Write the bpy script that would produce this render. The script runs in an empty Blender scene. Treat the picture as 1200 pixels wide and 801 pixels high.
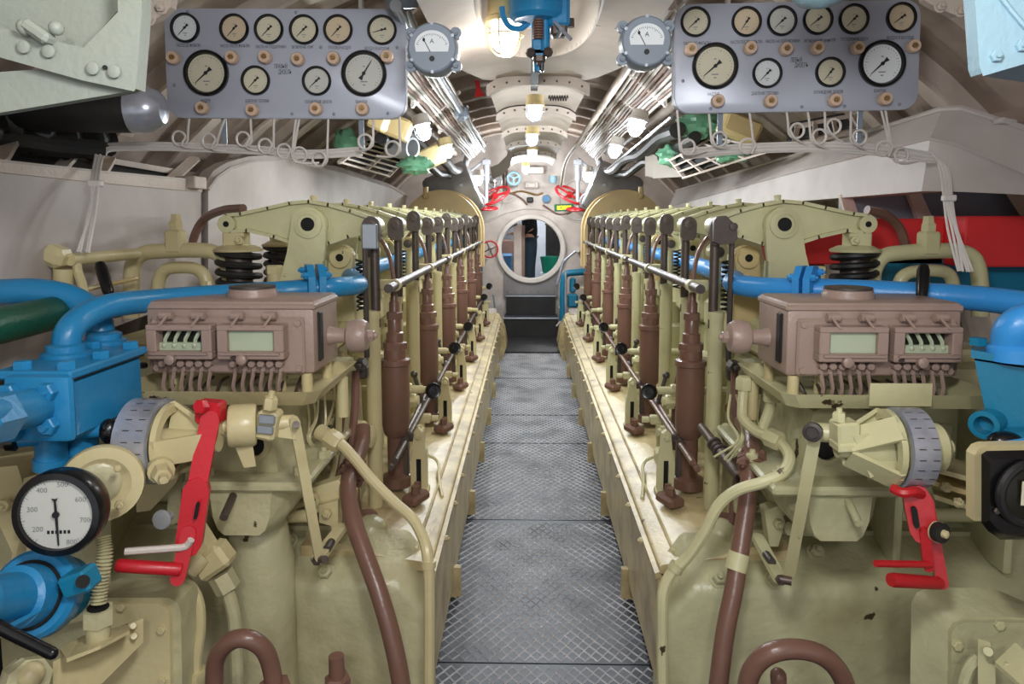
import bpy, bmesh, math, random
from mathutils import Vector as V, Matrix, Euler
random.seed(11)
PI = math.pi
R = math.radians
sc = bpy.context.scene
COL = sc.collection

# ---------------------------------------------------------------- camera
F, CX, CY = 840.0, 600.0, 337.0            # focal length and principal point, in pixels of a 1200x801 frame
PITCH, YAW = math.atan(81 / 840), math.atan(18 / 840)
EYE = V((0, 0, 1.6))
cam = bpy.data.objects.new('camera', bpy.data.cameras.new('camera'))
COL.objects.link(cam)
cam.location = EYE
cam.rotation_euler = (PI / 2 - PITCH, 0, YAW)
cam.data.sensor_fit = 'HORIZONTAL'
cam.data.sensor_width = 36
cam.data.lens = F * 36 / 1200
cam.data.shift_y = (CY - 400.5) / 1200
cam.data.clip_start = 0.05
sc.camera = cam
RM = Euler((PI / 2 - PITCH, 0, YAW)).to_matrix()

# ---------------------------------------------------------------- world, lights, exposure
world = bpy.data.worlds.new('world')
sc.world = world
world.use_nodes = True
world.node_tree.nodes['Background'].inputs[0].default_value = (0.95, 0.97, 1.0, 1)
world.node_tree.nodes['Background'].inputs[1].default_value = 0.65
sc.view_settings.view_transform = 'Standard'
sc.view_settings.look = 'None'
sc.view_settings.gamma = 1
sc.view_settings.exposure = 0.42


def room_light(loc, power, size=0.12, col=(0.98, 0.99, 1.0)):
    d = bpy.data.lights.new('ceiling_light', 'POINT')
    d.energy, d.color, d.shadow_soft_size = power, col, size
    o = bpy.data.objects.new('ceiling_light', d)
    COL.objects.link(o)
    o.location = loc


# ceiling lamps of the compartment over the gangway, near and behind the viewer
room_light((0.06, 0.45, 2.05), 44)
room_light((0.06, -1.0, 2.25), 40)


def P(px, py, Y):
    """World point seen at a photo pixel, at distance Y along the gangway."""
    d = RM @ V(((px - CX) / F, -(py - CY) / F, -1))
    return EYE + d * (Y / d.y)


def PP(lst):
    return [P(*p) for p in lst]


# ---------------------------------------------------------------- materials
def lin(c):
    return tuple(((x / 255) / 12.92 if x / 255 <= 0.04045 else ((x / 255 + 0.055) / 1.055) ** 2.4) for x in c)


def mat(name, c, rough=0.5, metal=0.0, var=0.10, scale=6.0, bump=0.0, bscale=60.0, dirt=None, dfac=0.35,
        dscale=3.0, chip=None, cthr=0.70, cscale=9.0, spec=0.5, emit=None, estr=0.0, coat=0.0):
    m = bpy.data.materials.new(name)
    m.use_nodes = True
    nt = m.node_tree
    N, L = nt.nodes, nt.links
    p = N['Principled BSDF']
    p.inputs['Roughness'].default_value = rough
    p.inputs['Metallic'].default_value = metal
    p.inputs['Specular IOR Level'].default_value = spec
    p.inputs['Coat Weight'].default_value = coat
    c = lin(c)
    tc = N.new('ShaderNodeTexCoord')

    def noise(sc_, det=3):
        n = N.new('ShaderNodeTexNoise')
        n.inputs['Scale'].default_value = sc_
        n.inputs['Detail'].default_value = det
        L.new(tc.outputs['Object'], n.inputs['Vector'])
        return n

    def ramp(n, lo, hi):
        r = N.new('ShaderNodeMapRange')
        r.inputs['From Min'].default_value = lo
        r.inputs['From Max'].default_value = hi
        L.new(n.outputs['Fac'], r.inputs['Value'])
        return r.outputs['Result']

    def mix(f, a, b):
        x = N.new('ShaderNodeMix')
        x.data_type = 'RGBA'
        L.new(f, x.inputs[0])
        for k, q in ((6, a), (7, b)):
            if isinstance(q, tuple):
                x.inputs[k].default_value = (*q[:3], 1)
            else:
                L.new(q, x.inputs[k])
        return x.outputs[2]

    lo = tuple(max(0, x * (1 - var)) for x in c)
    hi = tuple(min(1, x * (1 + var)) for x in c)
    out = mix(ramp(noise(scale), 0.35, 0.65), lo, hi)
    if dirt:
        f = N.new('ShaderNodeMath')
        f.operation = 'MULTIPLY'
        f.inputs[1].default_value = dfac
        L.new(ramp(noise(dscale, 6), 0.45, 0.75), f.inputs[0])
        out = mix(f.outputs[0], out, lin(dirt))
    if chip:
        out = mix(ramp(noise(cscale, 5), cthr, cthr + 0.015), out, lin(chip))
    L.new(out, p.inputs['Base Color'])
    if bump:
        b = N.new('ShaderNodeBump')
        b.inputs['Strength'].default_value = bump
        b.inputs['Distance'].default_value = 0.004
        L.new(noise(bscale, 2).outputs['Fac'], b.inputs['Height'])
        L.new(b.outputs['Normal'], p.inputs['Normal'])
    if emit:
        p.inputs['Emission Color'].default_value = (*lin(emit), 1)
        p.inputs['Emission Strength'].default_value = estr
    return m


M = {}
M['cream'] = mat('cream_paint', (210, 198, 152), 0.33, var=0.09, bump=0.35, bscale=45, dirt=(116, 92, 52), dfac=0.6, chip=(70, 52, 35), cthr=0.705)
M['cream_green'] = mat('greenish_cream_paint', (203, 199, 156), 0.33, var=0.09, bump=0.35, bscale=45, dirt=(116, 100, 60), dfac=0.6, chip=(70, 52, 35), cthr=0.705)
M['casing'] = mat('casing_paint', (194, 188, 150), 0.32, var=0.10, bump=1.0, bscale=34, dirt=(118, 102, 60), dfac=0.6, dscale=3.4, chip=(66, 54, 36), cthr=0.72)
M['casing_green'] = mat('casing_paint_green', (188, 186, 148), 0.32, var=0.10, bump=1.0, bscale=34, dirt=(118, 102, 60), dfac=0.6, dscale=3.4, chip=(66, 54, 36), cthr=0.72)
M['ledge'] = mat('ledge_paint', (200, 183, 136), 0.36, var=0.10, bump=0.35, dirt=(112, 82, 48), dfac=0.75, dscale=7, chip=(90, 66, 46), cthr=0.70)
M['tan'] = mat('tan_paint', (224, 198, 144), 0.42, var=0.06, bump=0.2, dirt=(150, 120, 76), dfac=0.3)
M['brown'] = mat('red_brown_paint', (120, 88, 75), 0.30, var=0.10, bump=0.25, dirt=(70, 46, 38), dfac=0.5, chip=(176, 150, 120), cthr=0.74)
M['pink'] = mat('pinkish_brown_paint', (160, 138, 127), 0.38, var=0.07, bump=0.35, bscale=70, dirt=(112, 86, 76), dfac=0.35, chip=(60, 46, 42), cthr=0.72, cscale=14)
M['blue'] = mat('blue_paint', (38, 132, 184), 0.33, var=0.07, bump=0.3, dirt=(24, 92, 130), dfac=0.5, chip=(40, 60, 70), cthr=0.76)
M['teal'] = mat('teal_blue_paint', (22, 122, 158), 0.36, var=0.08, bump=0.3, dirt=(16, 78, 98), dfac=0.5)
M['azure'] = mat('azure_paint', (58, 150, 222), 0.33, var=0.06, bump=0.3, dirt=(30, 100, 160), dfac=0.4)
M['red'] = mat('red_paint', (206, 34, 46), 0.35, var=0.08, bump=0.2, dirt=(120, 20, 26), dfac=0.4, chip=(226, 214, 196), cthr=0.70, cscale=16)
M['deepred'] = mat('deep_red_paint', (186, 32, 38), 0.38, var=0.10, bump=0.2, dirt=(110, 20, 24), dfac=0.5)
M['redband'] = mat('red_beam_paint', (226, 50, 54), 0.5, var=0.06, dirt=(140, 26, 30), dfac=0.4)
M['steel'] = mat('oiled_steel', (98, 86, 78), 0.45, 0.45, var=0.16, bump=0.2, dirt=(44, 32, 28), dfac=0.6)
M['darksteel'] = mat('dark_steel', (84, 78, 75), 0.42, 0.45, var=0.15, bump=0.2, dirt=(96, 70, 52), dfac=0.5)
M['chrome'] = mat('polished_steel', (188, 192, 204), 0.25, 0.45, var=0.10, dirt=(84, 84, 92), dfac=0.5, dscale=9)
M['silver'] = mat('silver_paint', (170, 176, 184), 0.35, 0.6, var=0.08, dirt=(110, 112, 118), dfac=0.4)
M['black'] = mat('black_enamel', (16, 16, 18), 0.25, var=0.2, bump=0.1)
M['rubber'] = mat('black_rubber', (24, 24, 24), 0.55, var=0.3, bump=0.3, dirt=(66, 62, 54), dfac=0.4)
M['hole'] = mat('dark_bore', (10, 9, 8), 0.8, var=0.2)
M['panel'] = mat('panel_grey', (180, 184, 197), 0.34, 0.1, var=0.04, dirt=(134, 138, 154), dfac=0.35, spec=0.6)
M['metergrey'] = mat('meter_grey', (128, 138, 150), 0.38, var=0.04, dirt=(96, 106, 116), dfac=0.3)
M['knob'] = mat('beige_knob', (212, 184, 160), 0.42, var=0.08, dirt=(160, 120, 92), dfac=0.4)
M['dial_w'] = mat('dial_white', (222, 226, 228), 0.5, var=0.02)
M['dial_c'] = mat('dial_cream', (206, 200, 176), 0.5, var=0.04, dirt=(180, 166, 130), dfac=0.4)
M['dial_t'] = mat('dial_tan', (206, 188, 160), 0.5, var=0.04, dirt=(176, 146, 110), dfac=0.4)
M['dial_g'] = mat('dial_grey', (196, 196, 188), 0.5, var=0.04)
M['ink'] = mat('black_ink', (26, 26, 30), 0.6, var=0.0)
M['greyink'] = mat('grey_ink', (128, 130, 132), 0.6, var=0.0)
M['hull'] = mat('hull_paint', (190, 174, 162), 0.62, var=0.10, bump=0.7, bscale=26, dirt=(104, 86, 70), dfac=0.65, dscale=1.6)
M['rib'] = mat('rib_paint', (206, 192, 180), 0.55, var=0.08, bump=0.5, dirt=(120, 100, 84), dfac=0.6, dscale=2.2)
M['lining'] = mat('lining_canvas', (200, 188, 178), 0.6, var=0.06, bump=0.3, bscale=18, dirt=(150, 132, 120), dfac=0.5, dscale=2.0)
M['shell'] = mat('tank_paint', (190, 181, 176), 0.55, var=0.05, bump=0.25, bscale=12, dirt=(140, 126, 118), dfac=0.5, dscale=1.6, chip=(84, 66, 56), cthr=0.77)
M['white'] = mat('white_paint', (214, 206, 198), 0.45, var=0.05, bump=0.2, dirt=(160, 146, 134), dfac=0.4)
M['wire'] = mat('white_cable', (214, 208, 202), 0.45, var=0.06, dirt=(170, 156, 146), dfac=0.4)
M['wirebrown'] = mat('brown_cable', (128, 98, 86), 0.5, var=0.1)
M['mint'] = mat('mint_paint', (146, 152, 142), 0.5, var=0.05, bump=0.4, dirt=(120, 122, 96), dfac=0.5, chip=(92, 80, 50), cthr=0.72)
M['skyblue'] = mat('pale_blue_paint', (146, 178, 192), 0.42, var=0.05, bump=0.4, dirt=(120, 150, 160), dfac=0.4)
M['green'] = mat('dark_green_paint', (26, 86, 66), 0.4, var=0.15, bump=0.6, bscale=80, dirt=(12, 44, 36), dfac=0.5)
M['greenwrap'] = mat('green_wrap', (104, 158, 126), 0.32, var=0.18, bump=0.6, bscale=24)
M['drum'] = mat('grey_drum', (156, 157, 160), 0.42, 0.1, var=0.08, dirt=(60, 60, 62), dfac=0.4)
M['bulkhead'] = mat('bulkhead_paint', (210, 199, 191), 0.5, var=0.07, bump=0.5, bscale=16, dirt=(140, 118, 106), dfac=0.55, dscale=2.4)
M['grating'] = mat('worn_tread', (212, 213, 220), 0.34, 0.2, var=0.10, dirt=(92, 94, 102), dfac=0.7, dscale=5)
M['plate'] = mat('floor_plate_steel', (62, 66, 73), 0.45, 0.2, var=0.15, dirt=(44, 46, 52), dfac=0.6, dscale=4)
M['bilge'] = mat('bilge_dark', (36, 36, 36), 0.7, var=0.3)
M['greyplate'] = mat('grey_riveted_plate', (132, 128, 128), 0.5, 0.2, var=0.08, dirt=(96, 90, 88), dfac=0.5)
M['stepblack'] = mat('black_tread', (30, 29, 29), 0.6, var=0.3, bump=1.0, bscale=90)
M['glassgreen'] = mat('sight_glass', (176, 186, 160), 0.18, var=0.05, dirt=(140, 148, 118), dfac=0.4, coat=0.5)
M['glassdark'] = mat('sight_dark', (34, 34, 26), 0.3, var=0.3)
M['lampglass'] = mat('lit_lamp_glass', (240, 248, 255), 0.2, emit=(226, 243, 255), estr=9)
M['lampwarm'] = mat('lit_warm_lamp_glass', (255, 250, 240), 0.2, emit=(255, 248, 234), estr=5)
M['signgreen'] = mat('sign_green', (18, 120, 78), 0.5, var=0.05)
M['signyellow'] = mat('sign_yellow', (250, 232, 30), 0.5, var=0.02, emit=(250, 232, 30), estr=0.6)
M['ochre'] = mat('ochre_paint', (206, 184, 132), 0.45, var=0.08, dirt=(150, 126, 84), dfac=0.4)
M['cloth'] = mat('navy_cloth', (30, 48, 60), 0.85, var=0.15, bump=0.3)
M['blackcloth'] = mat('black_cloth', (20, 20, 24), 0.9, var=0.2, bump=0.3)
M['skin'] = mat('skin', (190, 142, 118), 0.55, var=0.05)
M['hair'] = mat('dark_hair', (34, 26, 22), 0.7, var=0.2)
M['whitewall'] = mat('next_room_white', (206, 212, 220), 0.5, var=0.08)
M['nextblue'] = mat('next_room_blue', (70, 120, 160), 0.5, var=0.2)
M['jade'] = mat('jade_plastic', (20, 140, 110), 0.4, var=0.08)
M['brass'] = mat('brass', (168, 140, 92), 0.4, 0.8, var=0.1)

# ---------------------------------------------------------------- mesh builder
def basis(n, up=None):
    n = V(n).normalized()
    up = V(up) if up is not None else (V((0, 0, 1)) if abs(n.z) < 0.95 else V((0, 1, 0)))
    u = up.cross(n)
    u.normalize()
    return u, n.cross(u), n


def circ(n, r=1.0, a0=0.0):
    return [(r * math.cos(a0 + 2 * PI * k / n), r * math.sin(a0 + 2 * PI * k / n)) for k in range(n)]


def fillet(pts, rad, n=5):
    pts = [V(p) for p in pts]
    out = [pts[0]]
    for i in range(1, len(pts) - 1):
        a, b, c = pts[i - 1], pts[i], pts[i + 1]
        d1, d2 = a - b, c - b
        r1 = min(rad, d1.length * 0.48)
        r2 = min(rad, d2.length * 0.48)
        p, q = b + d1.normalized() * r1, b + d2.normalized() * r2
        for k in range(n + 1):
            t = k / n
            out.append(p * (1 - t) ** 2 + b * 2 * t * (1 - t) + q * t * t)
    out.append(pts[-1])
    return out


def smooth(pts, n=6):
    pts = [V(p) for p in pts]
    e = [pts[0] * 2 - pts[1]] + pts + [pts[-1] * 2 - pts[-2]]
    out = []
    for i in range(1, len(e) - 2):
        a, b, c, d = e[i - 1:i + 3]
        for k in range(n):
            t = k / n
            out.append(0.5 * (2 * b + (c - a) * t + (2 * a - 5 * b + 4 * c - d) * t * t + (3 * b - a - 3 * c + d) * t ** 3))
    out.append(pts[-1])
    return out


class B:
    def __init__(self):
        self.v, self.f = [], []

    def add(self, vs, fs):
        o = len(self.v)
        self.v += [V(x) for x in vs]
        self.f += [tuple(i + o for i in f) for f in fs]
        return self

    def box(self, c, s, rot=None, bev=0.0, seg=1):
        c = V(c)
        rot = rot or Matrix.Identity(3)
        if bev <= 0:
            vs = [c + rot @ V((s[0] / 2 * x, s[1] / 2 * y, s[2] / 2 * z)) for x in (-1, 1) for y in (-1, 1) for z in (-1, 1)]
            return self.add(vs, [(0, 1, 3, 2), (4, 6, 7, 5), (0, 4, 5, 1), (2, 3, 7, 6), (0, 2, 6, 4), (1, 5, 7, 3)])
        bm = bmesh.new()
        bmesh.ops.create_cube(bm, size=1)
        for v in bm.verts:
            v.co = V((v.co.x * s[0], v.co.y * s[1], v.co.z * s[2]))
        bmesh.ops.bevel(bm, geom=bm.edges[:], offset=bev, segments=seg, affect='EDGES', profile=0.5)
        bm.verts.index_update()
        vs = [c + rot @ v.co for v in bm.verts]
        fs = [tuple(v.index for v in f.verts) for f in bm.faces]
        bm.free()
        return self.add(vs, fs)

    def bx(self, x0, x1, y0, y1, z0, z1, bev=0.0, seg=1):
        return self.box(((x0 + x1) / 2, (y0 + y1) / 2, (z0 + z1) / 2), (abs(x1 - x0), abs(y1 - y0), abs(z1 - z0)), None, bev, seg)

    def loft(self, loops, cap=True, closed=True):
        n = len(loops[0])
        vs = [p for lp in loops for p in lp]
        fs = []
        for i in range(len(loops) - 1):
            for j in range(n if closed else n - 1):
                k = (j + 1) % n
                fs.append((i * n + j, i * n + k, (i + 1) * n + k, (i + 1) * n + j))
        if cap:
            fs.append(tuple(range(n))[::-1])
            o = (len(loops) - 1) * n
            fs.append(tuple(range(o, o + n)))
        return self.add(vs, fs)

    def cyl(self, p0, p1, r0, r1=None, n=16):
        p0, p1 = V(p0), V(p1)
        r1 = r0 if r1 is None else r1
        u, v, w = basis(p1 - p0)
        return self.loft([[p + u * (r * a) + v * (r * b) for a, b in circ(n)] for p, r in ((p0, r0), (p1, r1))])

    def lathe(self, prof, o, ax=(0, 0, 1), n=20, cap=True):
        o = V(o)
        u, v, w = basis(ax)
        return self.loft([[o + w * h + u * (r * a) + v * (r * b) for a, b in circ(n)] for r, h in prof], cap)

    def tube(self, pts, r, n=8, closed=False):
        pts = [V(p) for p in pts]
        m = len(pts)
        loops, u = [], None
        for i, p in enumerate(pts):
            a = pts[i - 1] if (i or closed) else p
            b = pts[(i + 1) % m] if (i < m - 1 or closed) else p
            t = (b - a).normalized()
            if u is None:
                u = basis(t)[0]
            u = (u - t * u.dot(t))
            u = u.normalized() if u.length > 1e-6 else basis(t)[0]
            w = t.cross(u)
            rr = r[i] if isinstance(r, (list, tuple)) else r
            loops.append([p + u * (rr * x) + w * (rr * y) for x, y in circ(n)])
        if closed:
            loops.append(loops[0])
            return self.loft(loops, cap=False)
        return self.loft(loops)

    def ring(self, o, ax, Rr, r, n=28, m=8):
        o = V(o)
        u, v, w = basis(ax)
        return self.tube([o + u * (Rr * a) + v * (Rr * b) for a, b in circ(n)], r, m, True)

    def prism(self, poly, o, u, v, t):
        o, u, v = V(o), V(u), V(v)
        n = u.cross(v).normalized()
        return self.loft([[o + u * a + v * b for a, b in poly], [o + u * a + v * b + n * t for a, b in poly]])

    def sphere(self, c, r, n=14, sc_=(1, 1, 1)):
        c = V(c)
        m = n // 2
        loops = []
        for i in range(m + 1):
            th = PI * (0.02 + 0.96 * i / m)
            loops.append([c + V((r * sc_[0] * math.sin(th) * a, r * sc_[1] * math.sin(th) * b, -r * sc_[2] * math.cos(th))) for a, b in circ(n)])
        return self.loft(loops)

    def hexb(self, o, ax, r, h, stud=True):
        o, ax = V(o), V(ax).normalized()
        self.lathe([(r, 0), (r, h * 0.85), (r * 0.85, h)], o, ax, 6)
        if stud:
            self.cyl(o + ax * h * 0.9, o + ax * h * 1.5, r * 0.5, r * 0.42, 8)
        return self

    def nut(self, o, ax, r, h):
        o, ax = V(o), V(ax).normalized()
        self.cyl(o, o + ax * h * 0.25, r * 1.35, None, 14)
        return self.hexb(o + ax * h * 0.25, ax, r, h * 0.8)


KIDS = {}
ORG = {}


def mesh_of(name, b, m, o=V((0, 0, 0)), angle=35, recalc=True):
    me = bpy.data.meshes.new(name)
    me.from_pydata([tuple(x - o) for x in b.v], [], b.f)
    if recalc:
        bm = bmesh.new()
        bm.from_mesh(me)
        bmesh.ops.recalc_face_normals(bm, faces=bm.faces)
        bm.to_mesh(me)
        bm.free()
    me.polygons.foreach_set('use_smooth', [True] * len(me.polygons))
    me.set_sharp_from_angle(angle=R(angle))
    me.materials.append(M[m])
    me.update()
    return me


def props(o, label=None, cat=None, group=None, kind=None):
    for k, x in (('label', label), ('category', cat), ('group', group), ('kind', kind)):
        if x:
            o[k] = x
    return o


def root(name, label, cat, loc, group=None):
    o = bpy.data.objects.new(name, None)
    o.empty_display_size = 0.05
    COL.objects.link(o)
    o.location = loc
    ORG[o.name] = V(loc)
    KIDS[o.name] = []
    return props(o, label, cat, group)


def part(name, b, m, parent, label=None, kind=None, **kw):
    org = ORG[parent.name]
    o = bpy.data.objects.new(name, mesh_of(name, b, m, org, **kw))
    COL.objects.link(o)
    o.parent = parent
    ORG[o.name] = org
    KIDS[o.name] = []
    KIDS[parent.name].append(o)
    return props(o, label, None, None, kind)


def solo(name, b, m, label, cat, group=None, kind=None, **kw):
    xs = [v.x for v in b.v]
    ys = [v.y for v in b.v]
    loc = V(((min(xs) + max(xs)) / 2, (min(ys) + max(ys)) / 2, min(v.z for v in b.v)))
    o = bpy.data.objects.new(name, mesh_of(name, b, m, loc, **kw))
    COL.objects.link(o)
    o.location = loc
    ORG[o.name] = loc
    KIDS[o.name] = []
    return props(o, label, cat, group, kind)


def dup(o, off=(0, 0, 0), parent=None):
    """Copy a part (and its sub-parts) beside itself."""
    c = o.copy()
    COL.objects.link(c)
    c.parent = parent or o.parent
    c.location = o.location + V(off)
    ORG[c.name] = ORG[o.name]
    KIDS[c.name] = []
    KIDS[c.parent.name].append(c)
    for ch in KIDS[o.name][:]:
        dup(ch, (0, 0, 0), c)
    return c


# ---------------------------------------------------------------- lettering
LET = {}


def letters(s):
    if s not in LET:
        cu = bpy.data.curves.new('t', 'FONT')
        cu.body = s
        cu.size = 1.0
        cu.align_x = 'CENTER'
        cu.align_y = 'CENTER'
        cu.resolution_u = 2
        ob = bpy.data.objects.new('t', cu)
        COL.objects.link(ob)
        dg = bpy.context.evaluated_depsgraph_get()
        me = bpy.data.meshes.new_from_object(ob.evaluated_get(dg))
        LET[s] = ([v.co.copy() for v in me.vertices], [tuple(p.vertices) for p in me.polygons])
        bpy.data.objects.remove(ob)
        bpy.data.curves.remove(cu)
        bpy.data.meshes.remove(me)
    return LET[s]


TEXTS = ['МАСЛО ДО ФИЛЬТРА', 'МАСЛО ПОСЛЕ ФИЛЬТРА', 'МАСЛО НА ПОДШИПНИКИ', 'ВКЛЮЧЕНИЕ МУФТ', 'ПУСКОВОЙ ВОЗДУХ',
         'ВОЗДУХ В БАЛЛОНЕ', 'НАДДУВ', 'ДАВЛЕНИЕ ТОПЛИВА', 'ОХЛАЖДЕНИЕ ДИЗЕЛЯ', 'ВАКУУМ', 'ПРАВЫЙ', 'ЛЕВЫЙ', 'ДИЗЕЛЬ',
         'ВЫХОД', 'A', '46'] + [str(k * 100) for k in range(1, 10)]
for t_ in TEXTS:
    letters(t_)


def write(b, s, o, u, v, size, width=None):
    vs, fs = letters(s)
    k = 1.0
    if width:
        w = max(x.x for x in vs) - min(x.x for x in vs)
        k = width / (w * size)
    u, v = V(u), V(v)
    n = u.cross(v).normalized()
    b.add([V(o) + u * (x.x * size * k) + v * (x.y * size) + n * 0.0006 for x in vs], fs)
    return b


XC = 0.06      # centre line of the gangway

# ================================================================ SETTING
HR, HZ = 2.65, 0.2          # pressure hull radius and axis height


def hull_pt(a, y, r=HR):
    return V((XC + r * math.sin(a), y, HZ + r * math.cos(a)))


def arc_sheet(a0, a1, y0, y1, n):
    b = B()
    lo, hi = [], []
    for k in range(n + 1):
        a = R(a0 + (a1 - a0) * k / n)
        lo.append((hull_pt(a, y0), hull_pt(a, y0, HR + 0.05)))
        hi.append((hull_pt(a, y1), hull_pt(a, y1, HR + 0.05)))
    return b.loft([[lo[k][0], hi[k][0], hi[k][1], lo[k][1]] for k in range(n + 1)])


Y0, YB = -1.6, 10.05
ceil_ = solo('ceiling', arc_sheet(-46, 46, Y0, YB, 18), 'hull', 'curved pale hull plating overhead, crossed by ring frames', None, kind='structure')
wl = solo('wall_left', arc_sheet(-115, -46, Y0, YB, 14), 'hull', 'curved hull side on the left behind the engine', None, kind='structure')
wr = solo('wall_right', arc_sheet(46, 115, Y0, YB, 14), 'hull', 'curved hull side on the right behind the engine', None, kind='structure')


def rib(a0, a1, y, n):
    b = B()
    b.loft([[hull_pt(R(a0 + (a1 - a0) * k / n), y + dy, HR + dr) for dy, dr in
             ((-0.012, 0.01), (-0.012, -0.10), (-0.05, -0.10), (-0.05, -0.115), (0.05, -0.115), (0.05, -0.10), (0.012, -0.10), (0.012, 0.01))] for k in range(n + 1)])
    return b


for par, a0, a1, n in ((ceil_, -46, 46, 16), (wl, -96, -46, 9), (wr, 46, 96, 9)):
    first = None
    for k in range(19):
        y = -0.9 + 0.58 * k
        if first is None:
            first = part('hull_frame', rib(a0, a1, y, n), 'rib', par)
        else:
            dup(first, (0, 0.58 * k, 0))

b = B().bx(-2.4, 2.5, Y0, YB, -0.14, -0.06)
floor = solo('floor', b, 'bilge', 'dark bilge floor under the walkway plates', None, kind='structure')
# walkway of tread plates with raised lozenge bars
seams = [1.2, 2.45, 3.69, 5.0, 5.74, 7.1, 8.45]
for i in range(len(seams) - 1):
    ya, yb = seams[i] + 0.004, seams[i + 1] - 0.004
    fp = part('floor_plate', B().bx(XC - 0.47, XC + 0.47, ya, yb, -0.03, 0.0), 'plate', floor)
    b = B()
    cw, ch = 0.044, 0.032
    nx = 20
    rows = int((yb - ya - 0.02) / ch)
    for r_ in range(rows):
        yc = ya + 0.012 + ch * (r_ + 0.5)
        vs, fs = [], []
        for k in range(2 * nx + 1):
            x = XC - cw * nx / 2 + cw * k / 2
            o = ch * 0.46 * (1 if (k % 2) else -1) * (1 if r_ % 2 else -1)
            vs += [V((x, yc + o - 0.0055, 0.0)), V((x, yc + o, 0.0042)), V((x, yc + o + 0.0055, 0.0))]
            if k:
                j = 3 * k
                fs += [(j - 3, j, j + 1, j - 2), (j - 2, j + 1, j + 2, j - 1)]
        b.add(vs, fs)
    part('tread_bars', b, 'grating', fp, 'worn shiny raised lozenge bars', kind='stuff', recalc=False, angle=20)

# bulkhead with the round hatch
HC, HRAD = V((0.05, YB, 1.18)), 0.412


def ring_wall(cx, cz, rin, y0, y1, outer, n=64):
    b = B()
    rows = []
    for k in range(n):
        a = 2 * PI * k / n
        ci, si = math.cos(a), math.sin(a)
        t = outer(cx, cz, ci, si)
        rows.append([V((cx + rin * ci, y0, cz + rin * si)), V((cx + t * ci, y0, cz + t * si)),
                     V((cx + t * ci, y1, cz + t * si)), V((cx + rin * ci, y1, cz + rin * si))])
    rows.append(rows[0])
    return b.loft(rows, cap=False)


def to_hull(cx, cz, ci, si):
    # distance from the hatch centre to the hull circle
    dx, dz = cx - XC, cz - HZ
    bb = dx * ci + dz * si
    return -bb + math.sqrt(bb * bb - dx * dx - dz * dz + HR * HR)


bulk = solo('wall_back', ring_wall(HC.x, HC.z, HRAD, YB, YB + 0.05, to_hull), 'bulkhead', 'off-white end bulkhead pierced by a round hatch', None, kind='structure')
b = B().lathe([(0.412, 0.0), (0.412, -0.07), (0.425, -0.085), (0.47, -0.085), (0.485, -0.07), (0.49, 0.0), (0.412, 0.06), (0.412, 0.0)], HC, (0, 1, 0), 56, cap=False)
part('hatch_rim', b, 'white', bulk, 'thick pale round hatch coaming')
b = B()
for cx_, cz_, r_ in ((-0.62, 1.86, 0.28), (0.72, 1.86, 0.28), (-0.33, 2.02, 0.2)):
    b.ring((cx_, YB - 0.004, cz_), (0, 1, 0), r_, 0.014, 36, 6)
part('round_plate_seam', b, 'white', bulk)
b = B().tube(smooth([(-0.9, YB - 0.01, 1.62), (-0.6, YB - 0.01, 1.55), (-0.3, YB - 0.01, 1.68), (0.05, YB - 0.01, 1.74), (0.4, YB - 0.01, 1.68), (0.7, YB - 0.01, 1.55), (1.0, YB - 0.01, 1.62)]), 0.012, 6)
part('weld_seam', b, 'white', bulk)
# grey plate below the hatch
b = B()
b.prism([(-0.38, 0.5), (0.38, 0.5)] + [(0.425 * math.cos(a), 1.18 + 0.425 * math.sin(a)) for a in [R(-28 - 124 * k / 16) for k in range(17)]], (0.05, YB - 0.02, 0), (1, 0, 0), (0, 0, 1), 0.02)
gp = part('sill_plate', b, 'greyplate', bulk, 'grey plate with rivets under the hatch')
b = B()
for k in range(7):
    for z in (0.585, 0.74):
        b.sphere((0.05 - 0.33 + 0.11 * k, YB - 0.041, z), 0.011, 6)
part('rivet', b, 'greyplate', gp, kind='stuff')

# steps up to the hatch
st = root('hatch_steps', 'two black tread steps with pale metal nosings below the round hatch', 'steps', (0.05, 9.7, 0))
for nm, y0, y1, z0, z1 in (('step', 9.60, 10.0, 0.0, 0.27), ('step', 9.86, 10.0, 0.272, 0.545)):
    w = 0.365 if z0 == 0 else 0.34
    sp = part(nm, B().bx(0.05 - w, 0.05 + w, y0, y1, z0, z1 - 0.012), 'stepblack', st)
    part('step_nosing', B().bx(0.05 - w - 0.008, 0.05 + w + 0.008, y0 - 0.012, y0 + 0.03, z1 - 0.022, z1, 0.004), 'silver', sp, 'pale metal nosing')
    part('step_tread', B().bx(0.05 - w, 0.05 + w, y0 + 0.03, y1, z1 - 0.012, z1), 'plate', sp, 'worn brown grey tread')
b = B().bx(0.05 - 0.40, 0.05 + 0.38, 8.47, 9.59, -0.03, 0.012)
part('floor_plate', b, 'stepblack', floor, 'plain dark landing plate before the steps')

# lined ceiling channel over the gangway: overlapping canvas-covered panels
CXc = 0.05


def channel(y0, y1, w0, w1, z, lip=True, sag=0.05):
    """shallow trough panel, concave side down, with a bolted down-turned rear lip"""
    b = B()
    prof = []
    for y, w in ((y0, w0), (y1, w1)):
        lo = []
        for k in range(13):
            t = -1 + 2 * k / 12
            lo.append(V((CXc + w * t, y, z - sag * t * t * t * t)))
        up = [p + V((0, 0, 0.014)) for p in reversed(lo)]
        prof.append(lo + up)
    b.loft(prof)
    return b


def lip_strip(y, w, z, sag=0.05):
    b = B()
    lo = []
    for k in range(13):
        t = -1 + 2 * k / 12
        lo.append(V((CXc + w * t, y, z - sag * t ** 4)))
    b.loft([[p + V((0, 0, 0.008)), p + V((0, 0, -0.042)), p + V((0, 0.012, -0.042)), p + V((0, 0.012, 0.008))] for p in lo])
    return b


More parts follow.
